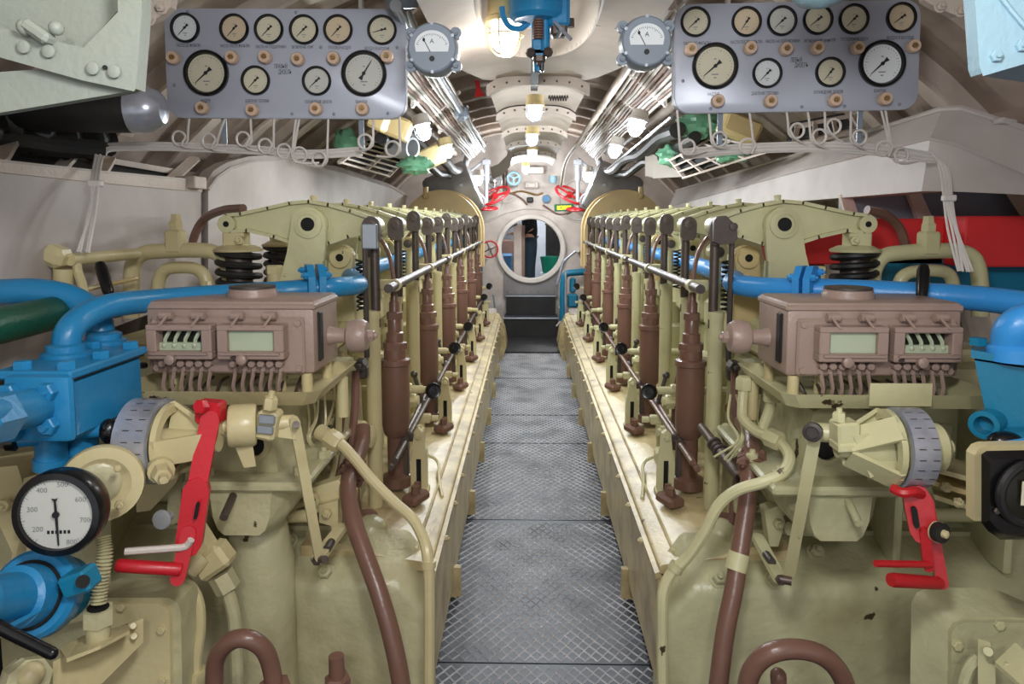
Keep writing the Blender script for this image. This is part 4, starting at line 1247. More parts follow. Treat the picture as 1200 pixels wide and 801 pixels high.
solo('pipe_stub', B().cyl(P(914, 830, 1.72), P(912, 792, 1.72), 0.018, 0.020, 14).sphere(P(912, 792, 1.72), 0.021, 10), 'brown', 'round-ended red-brown stub under the wide arch', 'pipe')

# cream hoops over the outer valve gear
def hoop(pts, r, m, label, fit=None):
    ex = []
    if fit:
        px, py, Y = fit
        bb = B().box(P(px, py, Y), (0.062, 0.06, 0.085), None, 0.008).hexb(P(px, py - 14, Y), (0, 0, 1), 0.026, 0.03, False).cyl(P(px, py - 22, Y), P(px, py - 32, Y), 0.022, 0.018, 6)
        ex = [('tee_fitting', bb, m, None)]
    return pipe('air_pipe', pts, r, m, label, group='hooped cream air pipes', n=12, seg=6, extra=ex)


hoop([P(154, 372, 2.62), P(154, 335, 2.62), P(156, 310, 2.62), P(168, 297, 2.62), P(190, 294, 2.62), P(230, 293, 2.62), P(252, 296, 2.62), P(264, 308, 2.62), P(269, 330, 2.62), P(270, 360, 2.62)], 0.028, 'cream', 'tall cream air pipe hoop with a square fitting over the left engine', (206, 283, 2.62))
hoop([P(184, 360, 2.75), P(186, 330, 2.75), P(194, 316, 2.75), P(212, 313, 2.75), P(232, 316, 2.75), P(242, 330, 2.75), P(244, 360, 2.75)], 0.024, 'cream', 'low cream air pipe hoop inside the tall one, left side')
hoop([P(1021, 360, 2.62), P(1022, 330, 2.62), P(1026, 312, 2.62), P(1036, 300, 2.62), P(1056, 296, 2.62), P(1090, 294, 2.62), P(1120, 294, 2.62), P(1138, 300, 2.62), P(1146, 314, 2.62), P(1149, 340, 2.62), P(1149, 370, 2.62)], 0.028, 'cream_green', 'tall cream air pipe hoop with a square fitting over the right engine', (1088, 285, 2.62))
hoop([P(1052, 360, 2.75), P(1054, 332, 2.75), P(1062, 321, 2.75), P(1080, 317, 2.75), P(1105, 318, 2.75), P(1115, 326, 2.75), P(1118, 345, 2.75), P(1118, 360, 2.75)], 0.024, 'cream_green', 'low cream air pipe hoop inside the tall one, right side')

t = root('rocker_shaft', 'cream rod with a faceted end block left of the hoops', 'rod', P(70, 330, 2.2))
part('rod', B().cyl(P(82, 304, 2.2), P(160, 297, 2.5), 0.020, None, 14), 'cream', t)
eb = part('end_block', B().box(P(66, 300, 2.2), (0.075, 0.08, 0.065), Matrix.Rotation(R(25), 3, 'Y'), 0.018).cyl(P(74, 315, 2.2), P(74, 345, 2.2), 0.028, None, 14), 'cream', t)
part('bent_arm', B().tube(smooth([P(54, 300, 2.18), P(46, 306, 2.16), P(40, 318, 2.14), P(33, 340, 2.12)], 4), 0.012, 8).tube(smooth([P(90, 308, 2.22), P(92, 320, 2.22), P(97, 335, 2.20), P(100, 355, 2.18)], 4), 0.014, 8), 'cream', t)
part('lower_rod', B().cyl(P(96, 340, 2.2), P(160, 326, 2.5), 0.008, None, 8), 'ochre', t)
for (pa, pb, lab) in (((116, 306, 2.2), (128, 345, 2.15), 'black lever grip between the rod and hoops on the left'), ((1082, 317, 2.2), (1080, 350, 2.15), 'black lever grip below the right hoops')):
    t = root('lever', lab, 'lever', P(*pb), 'black lever grips')
    part('grip', B().lathe([(0.013, 0), (0.0165, 0.012), (0.018, 0.06), (0.018, 0.10), (0.014, 0.115)], P(*pb), fr_axes(P(*pb), P(*pa)), 14), 'black', t)
    q = P(pb[0] + (6 if pb[0] < 600 else -2), pb[1] + 18, pb[2])
    part('lever_hub', B().sphere(q, 0.032, 12, (1.2, 1, 0.8)).cyl(P(*pb), q, 0.012, None, 10), 'black', t)
pipe('brown_hose', [P(224, 300, 3.1), P(228, 276, 3.1), P(240, 256, 3.1), P(262, 246, 3.0), P(285, 244, 2.9)], 0.018, 'brown', 'red-brown hose arching behind the left rocker arm', group='brown hoses')
pipe('brown_hose', [P(1016, 246, 2.80), P(1036, 251, 2.82), P(1052, 264, 2.84), P(1060, 283, 2.84), P(1062, 304, 2.84)], 0.018, 'brown', 'red-brown hose arching behind the right rocker arm', group='brown hoses')
solo('green_pipe', B().cyl(P(-420, 478, 1.0), P(74, 364, 1.98), 0.046, None, 20), 'green', 'thick dark green pipe at the left edge below the blue pipes', 'pipe')
solo('red_beam', B().bx(1.0, 1.72, 3.0, 3.12, 1.41, 1.60, 0.006).bx(1.72, 2.45, 2.86, 3.14, 1.41, 1.61, 0.006), 'redband', 'red painted beam behind the right engine valve springs', 'beam')

# ================================================================ GAUGE PANELS
UX, UZ, TN = V((1, 0, 0)), V((0, 0, 1)), V((0, -1, 0))


def gauge(par, c, u, v, r, face, ang, depth=0.014, big=False, tail=True, nums=True):
    n = u.cross(v).normalized()
    g = part('gauge', B().lathe([(r * 0.80, 0.0), (r * 0.82, depth * 0.5), (r * 0.88, depth), (r * 0.95, depth), (r, depth * 0.7), (r, 0.0)], c, n, 36), 'black', par, 'black gauge rim')
    d = part('gauge_dial', B().cyl(c + n * (depth * 0.15), c + n * (depth * 0.36), r * 0.815, None, 32), face, g, {'dial_w': 'white dial', 'dial_c': 'cream dial', 'dial_t': 'tan dial', 'dial_g': 'grey dial'}[face])
    b = B()
    m = c + n * (depth * 0.37)
    nt = 26 if big else 16
    for k in range(nt + 1):
        a = R(225 - 270 * k / nt)
        L_ = 0.10 if k % (nt // 4 if not big else 5) == 0 else 0.05
        e, f = u * math.cos(a) + v * math.sin(a), -u * math.sin(a) + v * math.cos(a)
        p0, p1 = m + e * r * (0.74 - L_), m + e * r * 0.74
        w = r * 0.012
        b.add([p0 - f * w, p1 - f * w, p1 + f * w, p0 + f * w], [(0, 1, 2, 3)])
    for dx, dy, ww in ((0, 0.30, 0.10), (0, -0.50, 0.12), (0.0, -0.36, 0.3)):
        p = m + u * r * dx + v * r * dy
        b.add([p - u * r * ww / 2 - v * r * 0.02, p + u * r * ww / 2 - v * r * 0.02, p + u * r * ww / 2 + v * r * 0.03, p - u * r * ww / 2 + v * r * 0.03], [(0, 1, 2, 3)])
    part('dial_marks', b, 'greyink', g, kind='stuff', recalc=False)
    a = R(ang)
    e, f = u * math.cos(a) + v * math.sin(a), -u * math.sin(a) + v * math.cos(a)
    q = c + n * (depth * 0.52)
    poly = [(0.66, -0.012), (0.66, 0.012), (0.06, 0.035), (-0.12, 0.04), (-0.30, 0.10), (-0.30, -0.10), (-0.12, -0.04), (0.06, -0.035)] if tail else [(0.66, -0.012), (0.66, 0.012), (-0.1, 0.035), (-0.1, -0.035)]
    b = B().loft([[q + e * (x * r) + f * (y * r) + n * k for x, y in poly] for k in (0, 0.0012)])
    b.cyl(q, q + n * 0.003, r * 0.08, None, 12)
    part('needle', b, 'ink', g, 'black needle')
    return g


def valve_knob(par, c, n, r=0.022):
    k = part('valve_knob', B().lathe([(r * 0.5, 0.0), (r * 0.5, 0.012), (r, 0.014), (r, 0.034), (r * 0.9, 0.038), (r * 0.55, 0.038), (r * 0.5, 0.033)], c, n, 20), 'knob', par, 'beige valve knob')
    part('knob_stem', B().hexb(V(c) + V(n) * 0.032, n, r * 0.38, 0.010), 'brass', k)
    return k


def panel(label, name_txt, smalls, bigs, lows, knobs, labs, names, corners, Y, roll, loops):
    u = V((math.cos(R(roll)), 0, math.sin(R(roll))))
    v = V((-math.sin(R(roll)), 0, math.cos(R(roll))))
    n = TN
    x0, y0, x1, y1 = corners
    cpx, cpy = (x0 + x1) / 2, (y0 + y1) / 2
    c = P(cpx, cpy, Y)
    hw = (P(x1, cpy, Y) - P(x0, cpy, Y)).length / 2
    hh = (P(cpx, y0, Y) - P(cpx, y1, Y)).length / 2
    t = root('instrument_board', label, 'panel', c - v * hh, 'pair of gauge panels')
    rr = 0.055

    def rrect(w, h, r):
        out = []
        for sx, sy, a0 in ((1, 1, 0), (-1, 1, 90), (-1, -1, 180), (1, -1, 270)):
            for k in range(7):
                a = R(a0 + 15 * k)
                out.append((sx * (w - r) + r * math.cos(a), sy * (h - r) + r * math.sin(a)))
        return out
    lo = lambda poly, d: [c + u * a + v * b_ + n * d for a, b_ in poly]
    part('face_plate', B().loft([lo(rrect(hw, hh, rr), -0.012), lo(rrect(hw, hh, rr), -0.002), lo(rrect(hw - 0.003, hh - 0.003, rr), 0.0)]), 'panel', t, 'grey painted face plate')
    part('back_case', B().loft([lo(rrect(hw - 0.012, hh - 0.012, rr), -0.11), lo(rrect(hw - 0.012, hh - 0.012, rr), -0.012)]), 'metergrey', t)
    at = lambda q: (lambda w: c + u * (w - c).dot(u) + v * (w - c).dot(v))(P(q[0], q[1], Y))
    k = Y / F
    for (px, py, face, ang) in smalls + lows:
        gauge(t, at((px, py)), u, v, 16.8 * k, face, ang)
    for (px, py, face, ang) in bigs:
        gauge(t, at((px, py)), u, v, 26.0 * k, face, ang, 0.018, True)
    for q in knobs:
        valve_knob(t, at((q[0] + (1.2 if q[0] < 600 else -2.0), q[1] + 1.6)), n)
    for (px, py, s_, w) in labs:
        part('lettering', write(B(), s_, at((px, py)) + n * 0.0004, u, v, 0.015, w * k), 'ink', t, 'small black lettering', kind='stuff', recalc=False)
    for (px, py, s_, w) in names:
        part('lettering', write(B(), s_, at((px, py)) + n * 0.0004, u, v, 0.021, w * k), 'ink', t, 'black engine name lettering', kind='stuff', recalc=False)
    sp = None
    for (a, b_) in ((-0.8, 0.93), (0.1, 0.93), (0.93, 0.3), (-0.93, -0.4), (-0.7, -0.92), (0.05, -0.92), (0.4, -0.92), (0.85, -0.9), (0.3, 0.3)):
        p = c + u * hw * a + v * hh * b_
        if sp is None:
            sp, p0 = part('panel_screw', B().lathe([(0.006, 0), (0.006, 0.002), (0.004, 0.003)], p, n, 10), 'metergrey', t), p
        else:
            dup(sp, p - p0)
    for px in loops['bars']:
        q = at((px, y1 - 4))
        part('support_bar', B().box(q + V((0, 0.03, -0.055)), (0.018, 0.006, 0.13)), 'metergrey', t)
    # capillary tubes with one coil each
    for (px, lx, ly, tx, ty) in loops['coils']:
        a, ctr = at((px, y1 - 3)) + V((0, 0.02, 0)), at((lx, ly)) + V((0, 0.0, 0))
        r_ = 8.2 * k
        e = at((tx, ty)) + V((0, 0.02, 0))
        sd = 1 if px >= lx else -1
        pts = [a, a * 0.5 + (ctr + V((sd * r_, 0.01, 0.01))) * 0.5 + V((0, 0.0, 0))]
        for j in range(0, 17):
            th = R(-10 * 0 - 22.5 * j) if sd > 0 else R(180 + 22.5 * j)
            pts.append(ctr + V((r_ * math.cos(th), 0.012 - 0.0012 * j, r_ * math.sin(th))))
        pts += [ctr + V((sd * r_ * 0.5, -0.012, -r_ * 1.05)), e * 0.5 + (ctr + V((0, 0, -r_))) * 0.5 + V((0, 0, -0.004)), e]
        part('capillary_tube', B().tube(smooth(pts, 2), 0.0042, 6), 'wire', t, 'thin white capillary tube with one coil')
    return t


DN = 226
LN = ['МАСЛО ДО ФИЛЬТРА', 'МАСЛО ПОСЛЕ ФИЛЬТРА', 'МАСЛО НА ПОДШИПНИКИ', 'ВКЛЮЧЕНИЕ МУФТ', 'ПУСКОВОЙ ВОЗДУХ', 'ВОЗДУХ В БАЛЛОНЕ']
LB = ['НАДДУВ', 'ДАВЛЕНИЕ ТОПЛИВА', 'ОХЛАЖДЕНИЕ ДИЗЕЛЯ', 'ВАКУУМ']
panel('grey instrument panel with twelve black-rimmed gauges, upper left, lettered for the right diesel', 'r',
      [(217.5, 33, 'dial_w', 226), (275, 34, 'dial_t', 227), (315.5, 34.5, 'dial_c', 225), (356.5, 35, 'dial_c', 224), (396.5, 35, 'dial_t', 226), (448, 35.5, 'dial_c', 196)],
      [(242.5, 86, 'dial_c', 222), (427, 86.5, 'dial_g', 58)], [(300, 94.5, 'dial_c', 226), (371.5, 95, 'dial_g', 222)],
      [(206, 68), (274, 67.5), (312.5, 67), (350.5, 69.5), (392, 68.5), (454, 66.5), (239.5, 126), (297.5, 128.5), (371.5, 127), (425.5, 127)],
      [(221, 53.5, LN[0], 28), (275.5, 54, LN[1], 34), (317.5, 55, LN[2], 35), (355, 55.5, LN[3], 25), (398, 56, LN[4], 26), (442, 57, LN[5], 28), (241, 118, LB[0], 11), (301.5, 118.5, LB[1], 28), (373, 119.5, LB[2], 31), (423.5, 119.5, LB[3], 13)],
      [(329, 78, 'ПРАВЫЙ', 15), (334, 84.5, 'ДИЗЕЛЬ', 15)], (193.5, 10.5, 475, 139), 2.55, -0.5,
      {'bars': (258, 421), 'coils': [(219, 210, 162, 235, 173), (262, 245, 165, 262, 176), (291, 285, 163, 300, 176), (319, 311, 171, 325, 178), (345, 333, 177, 350, 184), (349, 351, 181, 372, 190), (383, 374, 186, 360, 192), (436, 428, 166, 416, 176), (467, 460, 174, 440, 182)]})
panel('grey instrument panel with twelve black-rimmed gauges, upper right, lettered for the left diesel', 'l',
      [(814.7, 26, 'dial_c', 222), (874.5, 25.7, 'dial_t', 236), (916, 24.8, 'dial_g', 222), (958, 23.3, 'dial_c', 218), (1000, 22.7, 'dial_c', 226), (1055.5, 21, 'dial_t', 216)],
      [(837.5, 77.8, 'dial_c', 220), (1032.8, 75, 'dial_w', 222)], [(898.7, 86, 'dial_w', 226), (972.4, 84.8, 'dial_c', 232)],
      [(810, 58), (878.6, 56.6), (920, 57.7), (956.4, 56.6), (1003, 56.6), (1067.8, 54.5), (841, 118), (902, 118), (977, 117), (1035, 115.5)],
      [(817, 51, LN[0], 31), (874.5, 49.5, LN[1], 36), (917, 48.5, LN[2], 38), (958.5, 48, LN[3], 31), (1001, 46, LN[4], 31), (1055, 44.5, LN[5], 30), (836, 110.5, LB[0], 13), (896.5, 109.5, LB[1], 31), (970.5, 108, LB[2], 33), (1031, 106.5, LB[3], 13)],
      [(933, 70.5, 'ЛЕВЫЙ', 13), (939, 76.5, 'ДИЗЕЛЬ', 15)], (790, 2.5, 1077, 131), 2.55, 0.8,
      {'bars': (847, 1013), 'coils': [(795, 806, 172, 830, 176), (832, 843, 163, 860, 172), (880, 876, 171, 900, 176), (924, 934, 153, 950, 170), (949, 960, 160, 975, 174), (969, 977, 148, 990, 166), (1000, 1007, 161, 1020, 176), (1036, 1036, 174, 1060, 182), (1041, 1056, 182, 1080, 188)]})

# bundles of white capillary tubes carried to the sides
for nm, lab, pth, nb_ in (('tube_bundle', 'bundle of thin white tubes under the left panel turning down behind the engine', [(425, 178, 2.58), (360, 182, 2.57), (300, 177, 2.57), (200, 173, 2.57), (135, 173, 2.56), (121, 178, 2.50), (116, 190, 2.42), (112, 215, 2.32), (106, 250, 2.24), (98, 296, 2.18)], 5),
                          ('tube_bundle', 'bundle of thin white tubes under the right panel falling behind the right engine', [(800, 182, 2.6), (860, 176, 2.57), (940, 173, 2.57), (1020, 176, 2.57), (1080, 184, 2.56), (1101, 188, 2.55), (1109, 204, 2.53), (1112, 232, 2.5), (1118, 270, 2.46), (1132, 318, 2.42)], 6)):
    t = root(nm, lab, 'tubes', P(*pth[4]), 'bundles of white tubes')
    for k in range(nb_):
        j = (k - nb_ / 2) * 2.1
        pts = [P(px + (j * 0.9 if i > 4 else 0) + random.uniform(-0.5, 0.5) + (random.uniform(-4, 4) if i > 7 else 0), py + (j if i <= 5 else 0) + random.uniform(-0.5, 0.5), Yy + 0.006 * (k % 2)) for i, (px, py, Yy) in enumerate(pth)]
        part('tube', B().tube(smooth(pts, 4), 0.0042, 6), 'wire', t)
    part('tube_clip', B().box(P(pth[7][0], pth[7][1], pth[7][2] - 0.005), (0.045, 0.022, 0.022), None, 0.004), 'wire', t)

# ---------------------------------------------------------------- ammeters
def ammeter(c, label, ang=118, mirror=False):
    r = 0.0775
    t = root('ammeter', label, 'meter', c - V((0, 0, r)), 'pair of ammeters')
    part('meter_case', B().lathe([(r * 0.96, -0.07), (r, -0.05), (r, -0.01), (r * 0.97, 0.0), (r * 0.94, 0.012), (r * 0.88, 0.016)], c, TN, 40), 'metergrey', t)
    b = B()
    for a in (35, 145, 215, 325):
        p = c + V((math.cos(R(a)) * r * 1.07, 0.03, math.sin(R(a)) * r * 1.07))
        b.cyl(p, p + TN * 0.02, 0.018, None, 12).hexb(p + TN * 0.02, TN, 0.009, 0.01)
    part('mounting_lugs', b, 'metergrey', t, kind='stuff')
    m = c + TN * 0.0165
    win = [(0.60 * math.cos(R(a)), 0.12 + 0.56 * math.sin(R(a)) ** 0.85 if 0 < a < 180 else 0.12) for a in range(0, 181, 10)]
    win = [(0.66, -0.1)] + win + [(-0.66, -0.1)]
    win = [(0.62, -0.16)] + [(0.66 * math.cos(R(a)), 0.08 + 0.56 * math.sin(R(a))) for a in range(0, 181, 10)] + [(-0.62, -0.16)]
    scl = part('meter_scale', B().prism([(x * r, y * r) for x, y in win], m, UX, UZ, 0.0008), 'dial_w', t, 'white arched scale')
    b = B()
    for k in range(21):
        a = R(155 - 130 * k / 20)
        e = V((math.cos(a), 0, math.sin(a)))
        f = V((-math.sin(a), 0, math.cos(a)))
        o = m + TN * 0.0012 + UZ * (-0.14 * r)
        r0, r1 = (0.60 if k % 5 else 0.56) * r, 0.66 * r
        b.add([o + e * r0 - f * 0.0007, o + e * r1 - f * 0.0007, o + e * r1 + f * 0.0007, o + e * r0 + f * 0.0007], [(0, 1, 2, 3)])
    part('scale_marks', b, 'ink', scl, kind='stuff', recalc=False)
    part('lettering', write(B(), 'A', m + TN * 0.0012 + UZ * r * 0.22, UX, UZ, 0.019), 'ink', scl, 'letter A', kind='stuff', recalc=False)
    o = m + TN * 0.003 + UZ * (-0.18 * r) + UX * (-0.06 * r)
    e = V((math.cos(R(ang)), 0, math.sin(R(ang))))
    part('needle', B().cyl(o, o + e * r * 0.55, 0.0011, None, 6).sphere(o + e * r * 0.52, 0.004, 8, (1, 0.3, 1.4)), 'ink', scl, 'black needle')
    part('zero_screw', B().lathe([(0.008, 0), (0.008, 0.003)], m - UZ * r * 0.42, TN, 12), 'ink', t)
    b = B()
    for k in range(6):
        a = R(90 + 60 * k)
        b.cyl(m + V((math.cos(a), 0, math.sin(a))) * r * 0.91 - TN * 0.004, m + V((math.cos(a), 0, math.sin(a))) * r * 0.91, 0.005, None, 8)
    part('rim_screws', b, 'silver', t, kind='stuff')
    return t


ammeter(P(507, 57, 2.2), 'round grey ammeter beside the right end of the left gauge panel')
ammeter(P(757, 49, 2.2), 'round grey ammeter beside the left end of the right gauge panel')

# ================================================================ LAMPS
def cage_lamp(c, label, r=0.042, power=5.0, warm=False, group='caged ceiling lamps', ax=(0, 0, -1), housing='ochre', screened=True):
    c, ax = V(c), V(ax).normalized()
    t = root('cage_lamp', label, 'lamp', c, group)
    part('lamp_base', B().lathe([(r * 0.7, -2.3 * r), (r * 1.15, -2.2 * r), (r * 1.2, -1.2 * r), (r * 1.3, -1.1 * r), (r * 1.3, -0.8 * r)], c, ax, 18), housing, t)
    part('lamp_glass', B().lathe([(r * 0.9, -0.8 * r), (r * 0.98, -0.1 * r), (r * 0.9, 0.5 * r), (r * 0.6, 0.95 * r), (r * 0.2, 1.1 * r)], c, ax, 18), 'lampwarm' if warm else 'lampglass', t, 'glowing glass')
    u, v, w = basis(ax)
    b = B()
    for k in range(5):
        a = 2 * PI * k / 5
        d = u * math.cos(a) + v * math.sin(a)
        b.tube(smooth([c + d * r * 1.25 - ax * r * 0.8, c + d * r * 1.22 + ax * r * 0.1, c + d * r * 1.0 + ax * r * 0.8, c + d * r * 0.5 + ax * r * 1.25, c + ax * r * 1.32], 3), r * 0.055, 5)
    b.ring(c, ax, r * 1.23, r * 0.055, 24, 5)
    part('lamp_guard', b, 'ochre' if warm else 'silver', t)
    if screened:                       # the base of the fitting screens the ceiling right above it
        d = bpy.data.lights.new('lamp_light', 'SPOT')
        d.spot_size, d.spot_blend = R(176), 0.6
    else:
        d = bpy.data.lights.new('lamp_light', 'POINT')
    d.energy, d.shadow_soft_size = power, r
    d.color = (1, 0.96, 0.90) if warm else (0.92, 0.97, 1.0)
    o = bpy.data.objects.new('lamp_light', d)
    COL.objects.link(o)
    o.parent = t
    o.location = ax * r * 1.9
    o.rotation_euler = (-ax).to_track_quat('Z', 'Y').to_euler()
    return t


LP = 22
cage_lamp(P(627, 131, 3.8), 'nearest caged lamp hanging from the ceiling panels in mid-gangway', 0.038, 14.0)
cage_lamp(P(624, 163, 4.9), 'second caged lamp hanging from the ceiling panels in mid-gangway', 0.037, LP)
cage_lamp(P(624, 180, 6.1), 'third and lowest-looking caged lamp over the mid-gangway', 0.037, 44.0)
cage_lamp(P(616, 198, 8.7), 'farthest caged lamp near the bulkhead', 0.04, 34.0, screened=False)
cage_lamp(P(496, 153, 3.9), 'left-hand caged lamp nearest the left gauge panel', 0.038, 11.0, ax=(0.25, 0, -1), housing='white', screened=False)
cage_lamp(P(524, 176, 4.9), 'left-hand caged lamp with a cream box, farther along', 0.038, 11.0, ax=(0.25, 0, -1), housing='ochre', screened=False)
cage_lamp(P(746, 148, 3.9), 'right-hand caged lamp nearest the right gauge panel', 0.039, 11.0, ax=(-0.25, 0, -1), housing='white', screened=False)
cage_lamp(P(721, 176, 4.9), 'right-hand caged lamp farther along under the cables', 0.039, 11.0, ax=(-0.25, 0, -1), housing='white', screened=False)
cage_lamp(P(592, 42, 2.75), 'large warm caged lamp inside the oval ceiling opening', 0.056, 5.0, True, screened=False)
cage_lamp(P(689, 206, 8.6), 'far right lamp half hidden behind the grey drum', 0.05, 26.0, housing='white', screened=False)
cage_lamp(P(561, 210, 8.6), 'far left lamp half hidden behind the grey drum', 0.05, 26.0, housing='white', screened=False)
solo('junction_box', B().box(P(506, 184, 5.0), (0.16, 0.2, 0.12), Matrix.Rotation(R(-25), 3, 'Y'), 0.012), 'ochre', 'cream junction box beside the second left lamp', 'box')

# blue device hanging in the opening
t = root('blue_hoist', 'blue pressure fitting with gauge-like body hanging through the oval opening', 'fitting', P(629, 85, 2.6))
part('body', B().lathe([(0.02, -0.02), (0.08, -0.015), (0.095, 0.0), (0.098, 0.10), (0.09, 0.25), (0.06, 0.3)], P(630, 20, 2.5), (0, 0, 1), 28), 'blue', t)
part('side_block', B().box(P(655, 14, 2.5), (0.07, 0.10, 0.12), None, 0.012), 'blue', t)
part('column', B().box(P(632, 40, 2.5), (0.052, 0.05, 0.16), None, 0.006).cyl(P(639, 20, 2.48), P(639, 60, 2.48), 0.016, None, 12), 'blue', t)
b = B()
for k in range(8):
    b.ring(P(631, 24 + 3 * k, 2.47), (0, 0, 1), 0.016, 0.004, 14, 5)
part('ribbed_strip', b, 'brown', t, kind='stuff')
part('clamp_claw', B().box(P(631, 62, 2.5), (0.075, 0.05, 0.024), None, 0.006).sphere(P(622, 62, 2.47), 0.018, 8).sphere(P(642, 61, 2.47), 0.018, 8).hexb(P(632, 66, 2.47), (0, 0, -1), 0.02, 0.02), 'darksteel', t)
part('nozzle', B().cyl(P(631, 66, 2.5), P(631, 84, 2.5), 0.017, None, 12), 'blue', t)
part('nozzle_grip', B().box(P(635, 77, 2.48), (0.014, 0.03, 0.04), None, 0.004), 'black', t)
part('bent_pipe', B().tube(smooth([P(588, 8, 2.55), P(590, 20, 2.55), P(597, 31, 2.54), P(608, 34, 2.53), P(618, 28, 2.52), P(626, 18, 2.51)], 5), 0.010, 10), 'blue', t)
part('cross_handle', B().cyl(P(650, 26, 2.45), P(669, 46, 2.40), 0.0065, None, 8).cyl(P(658, 34, 2.42), P(654, 42, 2.47), 0.008, None, 8), 'chrome', t, 'bright cross handle')
part('valve_block', B().box(P(655, 33, 2.48), (0.055, 0.05, 0.06), None, 0.008).cyl(P(660, 28, 2.48), P(670, 27, 2.48), 0.01, None, 8).cyl(P(669, 22, 2.48), P(669, 32, 2.48), 0.012, None, 8), 'darksteel', t)
solo('hanger_bar', B().bx(0.015, 0.05, 2.60, 3.72, 2.245, 2.262), 'rubber', 'dark flat bar from the oval opening to the nearest lamp', 'bar')
solo('coil_spring', B().tube([P(643 + 0.5 * k + 0, 115, 3.7) + V((0, 0.014 * math.cos(k * 1.05), 0.014 * math.sin(k * 1.05))) for k in range(46)], 0.0035, 5), 'darksteel', 'small dark coil spring beside the nearest ceiling lamp', 'spring')

# ================================================================ CABLES AND TUBES ALONG THE HULL
for s, lab in ((-1, 'left'), (1, 'right')):
    t = root('cable_run', 'flat run of white and brown cables clipped under the %s hull' % lab, 'cables', (XC + s * 0.6, 2.2, 2.2), 'cable runs')
    for k in range(11):
        w = 0.52 + 0.0165 * k
        z = 2.40 - 0.0145 * k
        pts = [V((XC + s * w + random.uniform(-0.004, 0.004), y, z - 0.015 * abs(math.sin(y * 2.3 + k * 0.3)))) for y in [2.75 + 0.4 * q for q in range(14)]]
        part('cable', B().tube(pts, 0.0095, 6), 'wirebrown' if k in (2, 5, 6, 9) else 'wire', t)
    c0 = None
    for q in range(9):
        b = B().loft([[V((XC + s * w, yy, z)) for w, z in ((0.49, 2.41), (0.71, 2.22), (0.72, 2.235), (0.50, 2.425))] for yy in (2.85, 2.88)])
        b.loft([[V((XC + s * w, yy, z)) for w, z in ((0.70, 2.22), (0.715, 2.22), (0.715, 2.47), (0.70, 2.47))] for yy in (2.85, 2.88)])
        if c0 is None:
            c0 = part('cable_clip', b, 'white', t)
        else:
            dup(c0, (0, 0.62 * q, 0))
    # long straight tube
    x = -0.43 if s < 0 else 0.46
    z = 2.29
    if s < 0:
        t = root('conduit', 'silver telescopic tube running down from the left ammeter', 'tube', (x, 2.55, z), 'conduits beside the gangway')
        part('tube', B().cyl((x, 2.4, z), (x, 4.7, z), 0.020, None, 12), 'silver', t)
        part('thin_tube', B().cyl((x, 4.7, z), (x, 7.2, z - 0.02), 0.014, None, 10), 'silver', t)
        part('tube_clamp', B().box((x, 4.75, z), (0.09, 0.12, 0.07), None, 0.012).hexb((x, 4.7, z - 0.04), (0, 0, -1), 0.02, 0.02), 'metergrey', t)
    else:
        t = root('conduit', 'pale tube running from the right ammeter toward the bulkhead', 'tube', (x, 2.55, z), 'conduits beside the gangway')
        part('tube', B().cyl((x, 2.4, z), (x, 5.6, z), 0.021, None, 12), 'rib', t)
        part('thin_tube', B().tube(smooth([(x, 5.6, z), (x - 0.005, 6.5, z - 0.01), (x - 0.06, 7.6, z - 0.1), (x - 0.08, 8.2, z - 0.32)], 5), 0.017, 10), 'rib', t)
        solo('thin_rod', B().cyl(P(787, 137, 3.2), P(712, 198, 6.5), 0.008, None, 8), 'silver', 'thin silver rod slanting under the right-hand lamps', 'rod')
    # bigger side pipes at the hull
    solo('hull_pipe', B().tube([(XC + s * 0.92, 2.8, 2.36), (XC + s * 0.92, 8.6, 2.36)], 0.035, 12), 'rib', 'pale pipe running along the %s hull above the cables' % lab, 'pipe')
    solo('hull_pipe', B().tube([(XC + s * 1.02, 2.8, 2.28), (XC + s * 1.02, 8.6, 2.26)], 0.022, 10), 'wirebrown', 'thin brownish pipe running along the %s hull' % lab, 'pipe')
    # black cable bundle of hoses
    for q, (w, z, r_, y0, y1) in enumerate(((0.86, 2.14, 0.05, 4.5, 8.4), (0.97, 2.08, 0.04, 4.5, 8.4))):
        solo('dark_hose', B().tube(smooth([V((XC + s * w, y0 + (y1 - y0) * k / 8, z + 0.02 * math.sin(k * 1.7 + q))) for k in range(9)], 4), r_, 10), 'rubber', '%s dark rubber hose along the %s hull behind the lamps' % ('thick' if q == 0 else 'thinner', lab), 'hose')

# grey drums and struts near the bulkhead
for s, lab in ((-1, 'left'), (1, 'right')):
    c0, c1 = V((XC + s * 1.22, 8.7, 1.80)), V((XC + s * 0.70, 8.7, 2.02))
    d = (c1 - c0).normalized()
    t = root('exhaust_drum', 'big dark grey cylindrical drum above the %s gear cover' % lab, 'drum', c0 - V((0, 0, 0.3)), 'pair of grey drums')
    L_ = (c1 - c0).length
    part('drum_shell', B().lathe([(0.26, 0), (0.29, 0.05), (0.29, L_ * 0.6)], c0, d, 32), 'drum', t)
    fl = part('drum_flange', B().lathe([(0.31, L_ * 0.6), (0.31, L_ * 0.92), (0.29, L_), (0.24, L_ + 0.01)], c0, d, 32), 'drum', t)
    part('flange_bolt', B().hexb(c0 + d * L_ * 0.75 + V((0, -0.31, 0.02)), (0, -1, 0), 0.022, 0.02), 'silver', fl)
    part('lifting_ring', B().ring(c1 + V((-s * 0.04, -0.1, -0.22)), (0, 1, 0), 0.09, 0.013, 22, 6), 'drum', t)
    for q in range(3):
        part('strut', B().cyl(c0 + d * L_ * 0.8 + V((s * 0.02, -0.12 + 0.1 * q, 0.2)), c0 + d * (L_ * 0.8) + V((-s * 0.10, -0.12 + 0.1 * q, 0.62)), 0.028, None, 10), 'drum', t)

